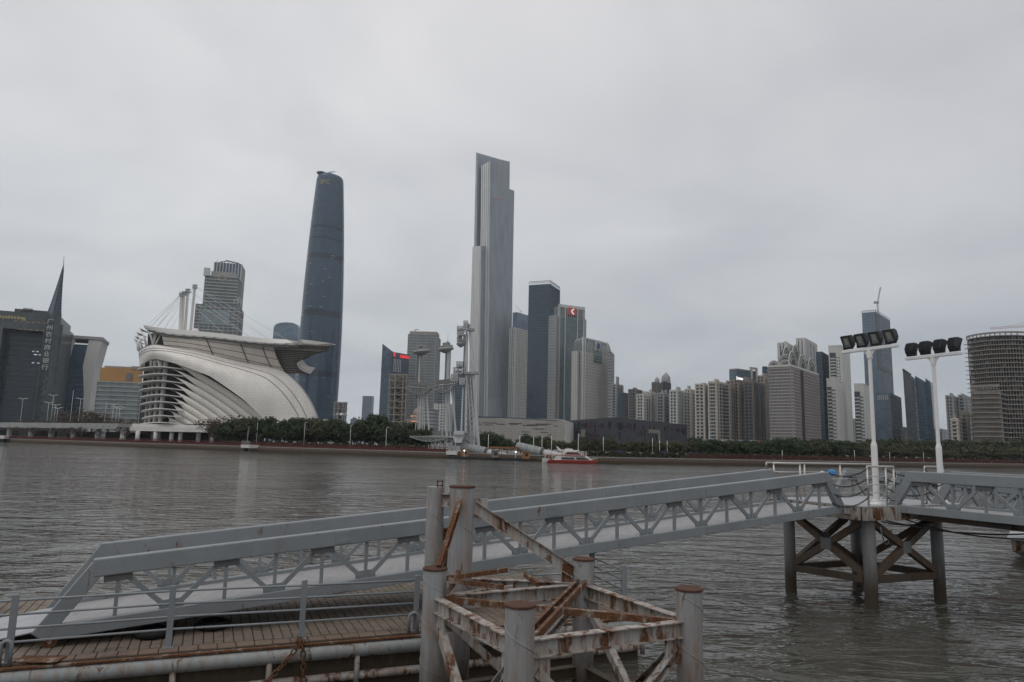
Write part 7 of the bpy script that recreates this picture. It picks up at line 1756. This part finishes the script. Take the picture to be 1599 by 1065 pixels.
# ---- the red and white river boat
def boat():
    a = atz(848, 722.5, 0); b_ = atz(936, 724.5, 0); Ln = (b_-a).length; d = (b_-a).normalized(); nr = V(-d.y, d.x, 0); a = a-nr*.3
    root = thing('river_boat', 'red and white two-deck river boat moored at the end of the wharf', 'boat', (a+b_)/2)
    RED = plain('red_hull_paint', (.30, .040, .028), .4, var=.12, scale=.5); WHT = plain('white_boat_paint', (.66, .63, .59), .4, var=.05, scale=.6); WIN = plain('boat_window', (.025, .02, .02), .15, spec=.6); PNK = plain('faded_red_stripe', (.36, .11, .09), .5)
    s = Ln/88
    def Pt(x, t, z): return a+d*(x*s)+nr*(t*s)+Z*(z*s)
    def hullring(x, w_, zb, zt): return [Pt(x, 10-w_, zt), Pt(x, 10-w_*.96, (zb+zt)/2), Pt(x, 10-w_*.7, zb), Pt(x, 10+w_*.7, zb), Pt(x, 10+w_*.96, (zb+zt)/2), Pt(x, 10+w_, zt)]
    m = MB(); m.loft([hullring(6, 8.5, -2, 4.6), hullring(20, 9.6, -2.4, 4.7), hullring(50, 9.6, -2.4, 4.7), hullring(68, 8, -2, 4.9), hullring(80, 4, -1, 5.2), hullring(88, .5, 2.5, 5.5)]); m.build('hull', RED, root, smooth=True, auto=45)
    m = MB(); m.loft([hullring(0, 8, -1, 6.2), hullring(3, 8.6, -1.5, 6.8), hullring(9, 8.8, -1.5, 6.0), hullring(11, 8.8, -1.5, 5.0)]); m.build('stern_pod', WHT, root, smooth=True, auto=45)
    def box(x0, x1, w0, w1, z0, z1, name, mat, rake0=0, rake1=0, par=root):
        m = MB(); m.add([Pt(x0, 10-w0, z0), Pt(x1, 10-w1, z0), Pt(x1, 10+w1, z0), Pt(x0, 10+w0, z0), Pt(x0+rake0, 10-w0*.95, z1), Pt(x1-rake1, 10-w1*.95, z1), Pt(x1-rake1, 10+w1*.95, z1), Pt(x0+rake0, 10+w0*.95, z1)], [(0, 1, 5, 4), (1, 2, 6, 5), (2, 3, 7, 6), (3, 0, 4, 7), (4, 5, 6, 7), (3, 2, 1, 0)]); return m.build(name, mat, par, bevel=.05)
    cab = box(16, 79, 9, 4.5, 4.6, 11.5, 'lower_cabin', WHT, 6, 10)
    for x0, x1, r_ in ((28, 50, 3), (51, 73, 7)):
        m = MB(); m.add([Pt(x0, .65, 6.2), Pt(x1, 1.1 if x1 < 60 else 4.2, 6.2), Pt(x1-r_, 1.3 if x1 < 60 else 3.7, 9.0), Pt(x0+1.0, .75, 9.0), Pt(x0, 1.6, 6.2), Pt(x1, 2.2 if x1 < 60 else 5.4, 6.2), Pt(x1-r_, 2.2 if x1 < 60 else 5, 9.0), Pt(x0+1.0, 1.6, 9.0)], [(0, 1, 2, 3), (7, 6, 5, 4), (0, 4, 5, 1), (1, 5, 6, 2), (2, 6, 7, 3), (3, 7, 4, 0)]); m.build('window_strip', WIN, cab)
    box(2, 66, 9, 8, 11.52, 12.6, 'deck_edge', PNK)
    up = box(30, 63, 8.0, 6.0, 12.62, 19.0, 'upper_cabin', WHT, 2, 12)
    m = MB(); m.add([Pt(33, 1.75, 13.6), Pt(60, 3.3, 13.6), Pt(53.5, 3.1, 17.2), Pt(38, 2.1, 17.2), Pt(33, 2.6, 13.6), Pt(60, 4.4, 13.6), Pt(53.5, 4.2, 17.2), Pt(38, 3, 17.2)], [(0, 1, 2, 3), (7, 6, 5, 4), (0, 4, 5, 1), (1, 5, 6, 2), (2, 6, 7, 3), (3, 7, 4, 0)]); m.build('window_strip', plain('reddish_glass', (.09, .028, .022), .2), up)
    box(25, 58, 7.4, 5.4, 19.02, 20.3, 'roof', WHT, -1, 2)
    m = MB()
    for x in (4, 9, 14, 19): m.bar(Pt(x, 1.6, 4.8), Pt(x, 1.6, 11.5), .12, .12); m.bar(Pt(x, 18, 4.8), Pt(x, 18, 11.5), .12, .12)
    m.build('deck_post', WHT, root)
    m = MB(); m.path([Pt(2, 1.6, 15.5), Pt(16, 1.6, 15.5), Pt(29, 1.8, 15.5)], .06, 5); m.path([Pt(2, 1.6, 14), Pt(29, 1.8, 14)], .05, 5)
    for x in range(2, 30, 4): m.bar(Pt(x, 1.6, 12.6), Pt(x, 1.6, 15.5), .08, .08)
    for x in range(70, 86, 4): m.bar(Pt(x, 5+(x-70)*.25, 5), Pt(x, 5+(x-70)*.25, 8), .07, .07)
    m.path([Pt(70, 5, 8), Pt(86, 9, 8)], .05, 5); m.build('rail', WHT, root, kind='stuff')
    m = MB(); m.tube(Pt(55.5, 9, 20), Pt(56, 9, 46), .10, 6); m.build('mast', WHT, root)
    m = MB(); m.path([Pt(27, 6, 20), Pt(21, 6, 25), Pt(24, 6, 20)], .25, 5); m.tube(Pt(40, 9, 20), Pt(40, 9, 23.5), .08, 5); m.box(Pt(41, 9, 21.4), (2.0, .9, .35)); m.build('radar', WHT, root)
    m = MB(); m.box(Pt(9, 8, 8), (.9, .9, 1.4)); m.build('locker', RED, root)
boat()
# blue hoardings behind the railing right of the boat
for i, (p0, p1) in enumerate(((962, 978), (1022, 1039), (1074, 1091))):
    D = bank_depth((p0+p1)/2)+5; a, b_ = at(p0, 708, D), at(p1, 709, D); m = MB(); m.bar(V(a.x, D, GZ+1.0), V(b_.x, D, GZ+1.0), .2, 1.9); tag(m.build('blue_hoarding', plain('blue_hoarding_paint', (.035, .065, .16), .7, var=.2, scale=.6), None), '%s of three blue hoardings from the left behind the boat quay' % ords[i], 'hoarding', 'blue hoardings on the far bank')
# people-sized white posts on the quay
# ---- trees
def crown_mesh(name, mat, seed, rx, rz, lobes, per, leaf, zc):
    rn = random.Random(seed); m = MB()
    for k in range(lobes):
        while True:
            p = V(rn.uniform(-1, 1), rn.uniform(-1, 1), rn.uniform(-1, 1))
            if .25 < p.length < 1: break
        c = V(p.x*rx*.82, p.y*rx*.82, zc+p.z*rz*.82*(1 if p.z > 0 else .8)); lr = rn.uniform(.22, .40)*rx
        for j in range(per):
            q = V(rn.gauss(0, 1), rn.gauss(0, 1), rn.gauss(0, 1)); q.normalize(); q *= lr*rn.uniform(.55, 1.08); q.z *= .75
            o = c+q; n_ = (q.normalized()+V(rn.uniform(-.6, .6), rn.uniform(-.6, .6), rn.uniform(-.2, .8))).normalized(); s = n_.cross(V(rn.uniform(-1, 1), rn.uniform(-1, 1), rn.uniform(-1, 1))).normalized(); t = n_.cross(s); l_ = leaf*rn.uniform(.6, 1.3)
            m.add([o-s*l_*.5, o+t*l_*.35-s*.0, o+s*l_*.5, o-t*l_*.35], [(0, 1, 2, 3)])
    return m.mesh(name, mat)
def trunk_mesh(name, seed, h, r, spread, limbs=5):
    rn = random.Random(seed); m = MB(); m.path([V(0, 0, -.3), V(.05, .03, h*.5), V(rn.uniform(-.2, .2), rn.uniform(-.2, .2), h)], [r, r*.8, r*.6], 7)
    for k in range(limbs):
        a = 2*math.pi*k/limbs+rn.uniform(-.4, .4); e = V(math.cos(a)*spread, math.sin(a)*spread, h+rn.uniform(.5, 1.1)*spread); m.path([V(0, 0, h*rn.uniform(.75, .98)), e*.5+V(0, 0, h*.42), e], [r*.5, r*.35, r*.12], 5)
    return m.mesh(name, BARK)
KIND = {}
for i in range(3): KIND['dark', i] = (crown_mesh('crown', LEAFD, 20+i, 3.7, 3.8, 54, 46, .52, 4.9), trunk_mesh('trunk', 30+i, 3.6, .24, 2.4))
for i in range(3): KIND['olive', i] = (crown_mesh('crown', LEAFO, 40+i, 2.7, 2.5, 44, 40, .38, 4.0), trunk_mesh('trunk', 50+i, 2.6, .15, 1.7))
for i in range(2): KIND['bare', i] = (crown_mesh('crown', LEAFB, 60+i, 3.2, 2.0, 26, 22, .30, 5.0), trunk_mesh('trunk', 70+i, 3.2, .15, 2.9, 9))
for i in range(2): KIND['round', i] = (crown_mesh('crown', LEAFD, 80+i, 3.4, 3.0, 60, 44, .42, 3.6), trunk_mesh('trunk', 90+i, 1.8, .22, 1.8))
HT = {'dark': 8.3, 'olive': 6.3, 'bare': 6.8, 'round': 6.4}
def tree(kind, px, yt, dd, wsc, label, group, base=GZ):
    D = bank_depth(px)+dd; p = at(px, 700, D); t = at(px, yt+random.uniform(-4.5, 3.5), D); h = max(2.5, t.z-base); i = random.randrange(len([k for k in KIND if k[0] == kind])); cm, tm = KIND[kind, i]
    o = thing('tree', label, 'tree', V(p.x, D, base), group); s = h/HT[kind]
    o.scale = (s*wsc*1.12, s*wsc*1.12, s); o.rotation_euler = (0, 0, random.uniform(0, 6.28))
    for nm, me in (('crown', cm), ('trunk', tm)): c = bpy.data.objects.new(nm, me); COL.objects.link(c); c.parent = o
def rowof(kind, spec, words_, group):
    for i, (px, yt, dd, w_) in enumerate(spec): tree(kind if kind != 'dark' or random.random() < .72 else 'olive', px, yt, dd, w_, words_ % ords[i], group)
rnd = random.Random(77)
def span(p0, p1, n, y0, y1, d0, d1, w0, w1, jit=.35):
    o = []
    for k in range(n):
        f = (k+.5)/n; o.append((p0+(p1-p0)*(f+rnd.uniform(-jit, jit)/n), y0+(y1-y0)*f+rnd.uniform(-2.2, 2.2), rnd.uniform(d0, d1), rnd.uniform(w0, w1)))
    return o
# left, behind and above the walkway
for i, (px, yt, dd, w_) in enumerate([(36, 652, 60, 1.1), (66, 655, 60, 1), (98, 644, 48, 1.2), (112, 640, 46, 1.2), (128, 640, 48, 1.2), (140, 643, 46, 1.2), (152, 646, 50, 1.1), (166, 648, 52, 1.1), (182, 650, 50, 1.2), (198, 655, 48, 1)]):
    tree('bare', px, yt, dd, w_, '%s thin brownish tree from the left above the elevated walkway' % ords[i], 'thin trees above the walkway')
rowof('bare', [(22, 668, 7, 1), (33, 667, 8, 1), (50, 666, 7, .9), (77, 668, 8, .9), (97, 667, 7, 1), (108, 666, 8, 1), (125, 667, 7, .9), (151, 668, 8, .9), (193, 669, 7, 1.0)], '%s sparse sapling from the left standing between the walkway and the red railing', 'saplings before the walkway')
rowof('bare', [(326, 656, 8, 1.3), (343, 652, 9, 1.4), (333, 664, 5, 1.1)], '%s sparse brownish tree from the left at the right end of the podium', 'sparse trees by the podium')
rowof('dark', [(352, 657, 7, .95), (366, 652, 9, 1), (383, 650, 8, 1), (399, 653, 9, 1), (416, 652, 8, 1), (429, 656, 9, .9)], '%s dark leafy tree from the left in front of the grandstand shell', 'dark trees before the shell')
rowof('dark', [(449, 655, 8, .9), (463, 651, 9, 1), (478, 650, 8, 1), (494, 655, 9, 1), (509, 656, 8, 1), (524, 655, 9, 1), (540, 658, 8, 1), (553, 660, 9, .9), (569, 652, 8, .9), (580, 648, 9, 1), (594, 655, 8, 1), (608, 662, 9, 1), (622, 664, 8, 1), (636, 667, 9, 1), (649, 668, 8, 1), (660, 671, 9, .9)], '%s dark leafy tree from the left in the clump below the two tallest towers', 'dark trees left of the pylons')
rowof('round', [(757, 677, 16, 1.0), (768, 679, 22, .95), (780, 681, 20, 1), (793, 684, 17, 1), (813, 684, 18, .9), (822, 681, 22, .9), (833, 680, 20, 1), (843, 684, 18, 1)], '%s round dark tree from the left in front of the pale stone library', 'round trees before the library')
rowof('olive', [(852, 684, 9, 1.0), (862, 685, 8, 1), (873, 684, 9, 1.1), (885, 687, 8, 1), (896, 689, 10, 1)], '%s olive tree from the left behind the red and white boat', 'olive trees behind the boat')
rowof('olive', [(917, 688, 7, 1.0), (929, 686, 6, 1), (941, 687, 7, 1), (953, 686, 6, 1), (966, 690, 9, 1), (979, 689, 7, 1), (990, 690, 6, 1), (1003, 690, 7, 1), (1016, 689, 6, 1), (1030, 692, 9, 1), (1042, 690, 6, 1), (1054, 689, 7, 1), (1066, 690, 7, 1), (1078, 688, 7, 1)], '%s olive tree from the left in front of the dark museum', 'olive trees before the museum')
rowof('olive', span(905, 1090, 16, 692, 694, 16, 24, 1, 1.3), '%s rear olive tree from the left directly under the museum wall', 'rear olive trees under the museum')
rowof('dark', span(1088, 1210, 13, 690, 690, 6, 9, .95, 1.2), '%s front tree from the left under the beige apartment blocks', 'trees under the beige blocks')
rowof('dark', span(1086, 1216, 12, 686, 688, 16, 24, 1.0, 1.3), '%s rear tree from the left under the beige apartment blocks', 'trees under the beige blocks')
rowof('dark', span(1212, 1340, 12, 691, 692, 6, 9, 1, 1.25), '%s front tree from the left below the arched tower and pale slabs', 'trees below the arched tower')
rowof('dark', span(1212, 1345, 12, 686, 690, 16, 26, 1.0, 1.35), '%s rear tree from the left below the arched tower and pale slabs', 'trees below the arched tower')
rowof('olive', span(1340, 1470, 12, 697, 697, 6, 9, 1.2, 1.5), '%s front tree from the left between the two light masts', 'trees between the masts')
rowof('dark', span(1345, 1470, 11, 688, 688, 20, 34, 1.1, 1.4), '%s rear tree from the left between the two light masts', 'trees between the masts')
rowof('olive', span(1472, 1640, 14, 699, 699, 6, 9, 1.2, 1.5), '%s front tree from the left below the concrete shells', 'trees below the concrete shells')
rowof('dark', span(1468, 1640, 13, 688, 686, 22, 36, 1.1, 1.4), '%s rear tree from the left below the concrete shells', 'trees below the concrete shells')
cy = MB(); rn = random.Random(9); q = at(1406, 700, bank_depth(1406)+40); o = thing('cypress', 'single narrow dark cypress rising above the trees by the blue glass block', 'tree', V(q.x, q.y, GZ)); hh = at(1406, 681, q.y).z-GZ
for k in range(900):
    z = rn.uniform(.8, hh); r_ = 1.5*(1-(z/hh)**1.6)+.15; a = rn.uniform(0, 6.28); c = V(q.x+r_*math.cos(a)*rn.uniform(.6, 1), q.y+r_*math.sin(a)*rn.uniform(.6, 1), GZ+z); s = V(rn.uniform(-1, 1), rn.uniform(-1, 1), .4).normalized(); t = s.cross(V(rn.uniform(-1, 1), rn.uniform(-1, 1), 1)).normalized(); cy.add([c-s*.22, c+t*.16, c+s*.22, c-t*.16], [(0, 1, 2, 3)])
cy.build('crown', LEAFD, o); m = MB(); m.tube(V(q.x, q.y, GZ-.2), V(q.x, q.y, GZ+hh*.8), .2, 6, .05); m.build('trunk', BARK, o)
# clipped hedge along the right bank
def hedge(px0, px1, off, h, w_, label, mat, seed):
    rn = random.Random(seed); m = MB(); n = int((px1-px0)/1.0)
    for k in range(n*26):
        px = rn.uniform(px0, px1); D = bank_depth(px)+off+rn.uniform(-w_/2, w_/2); p = at(px, 700, D); c = V(p.x, D, GZ+h*rn.uniform(0, 1)**.7*(1+.25*math.sin(px*.35)+.12*math.sin(px*1.3))); s = V(rn.uniform(-1, 1), rn.uniform(-1, 1), rn.uniform(-1, 1)).normalized(); t = s.cross(V(rn.uniform(-1, 1), rn.uniform(-1, 1), rn.uniform(-1, 1))).normalized(); m.add([c-s*.3, c+t*.2, c+s*.3, c-t*.2], [(0, 1, 2, 3)])
    p = at((px0+px1)/2, 700, bank_depth((px0+px1)/2)+off); tag(m.build('hedge', mat, None, at0=V(p.x, p.y, GZ)), label, 'hedge')
hedge(918, 1090, 3.6, 1.5, 1.4, 'clipped olive hedge along the quay in front of the museum trees', LEAFO, 1)
hedge(1088, 1345, 3.4, 1.8, 2.2, 'dark hedge under the trees by the arched tower', LEAFD, 2)
hedge(1345, 1640, 3.4, 1.9, 2.2, 'olive hedge under the trees at the right end', LEAFO, 3)
rowof('dark', span(335, 670, 24, 660, 664, 18, 30, 1.1, 1.4), '%s rear tree from the left in the second row below the grandstand and blue tower', 'rear trees left of the pylons')
hedge(345, 668, 4.2, 1.9, 2.0, 'dark hedge under the tree clump behind the left railing', LEAFD, 4)
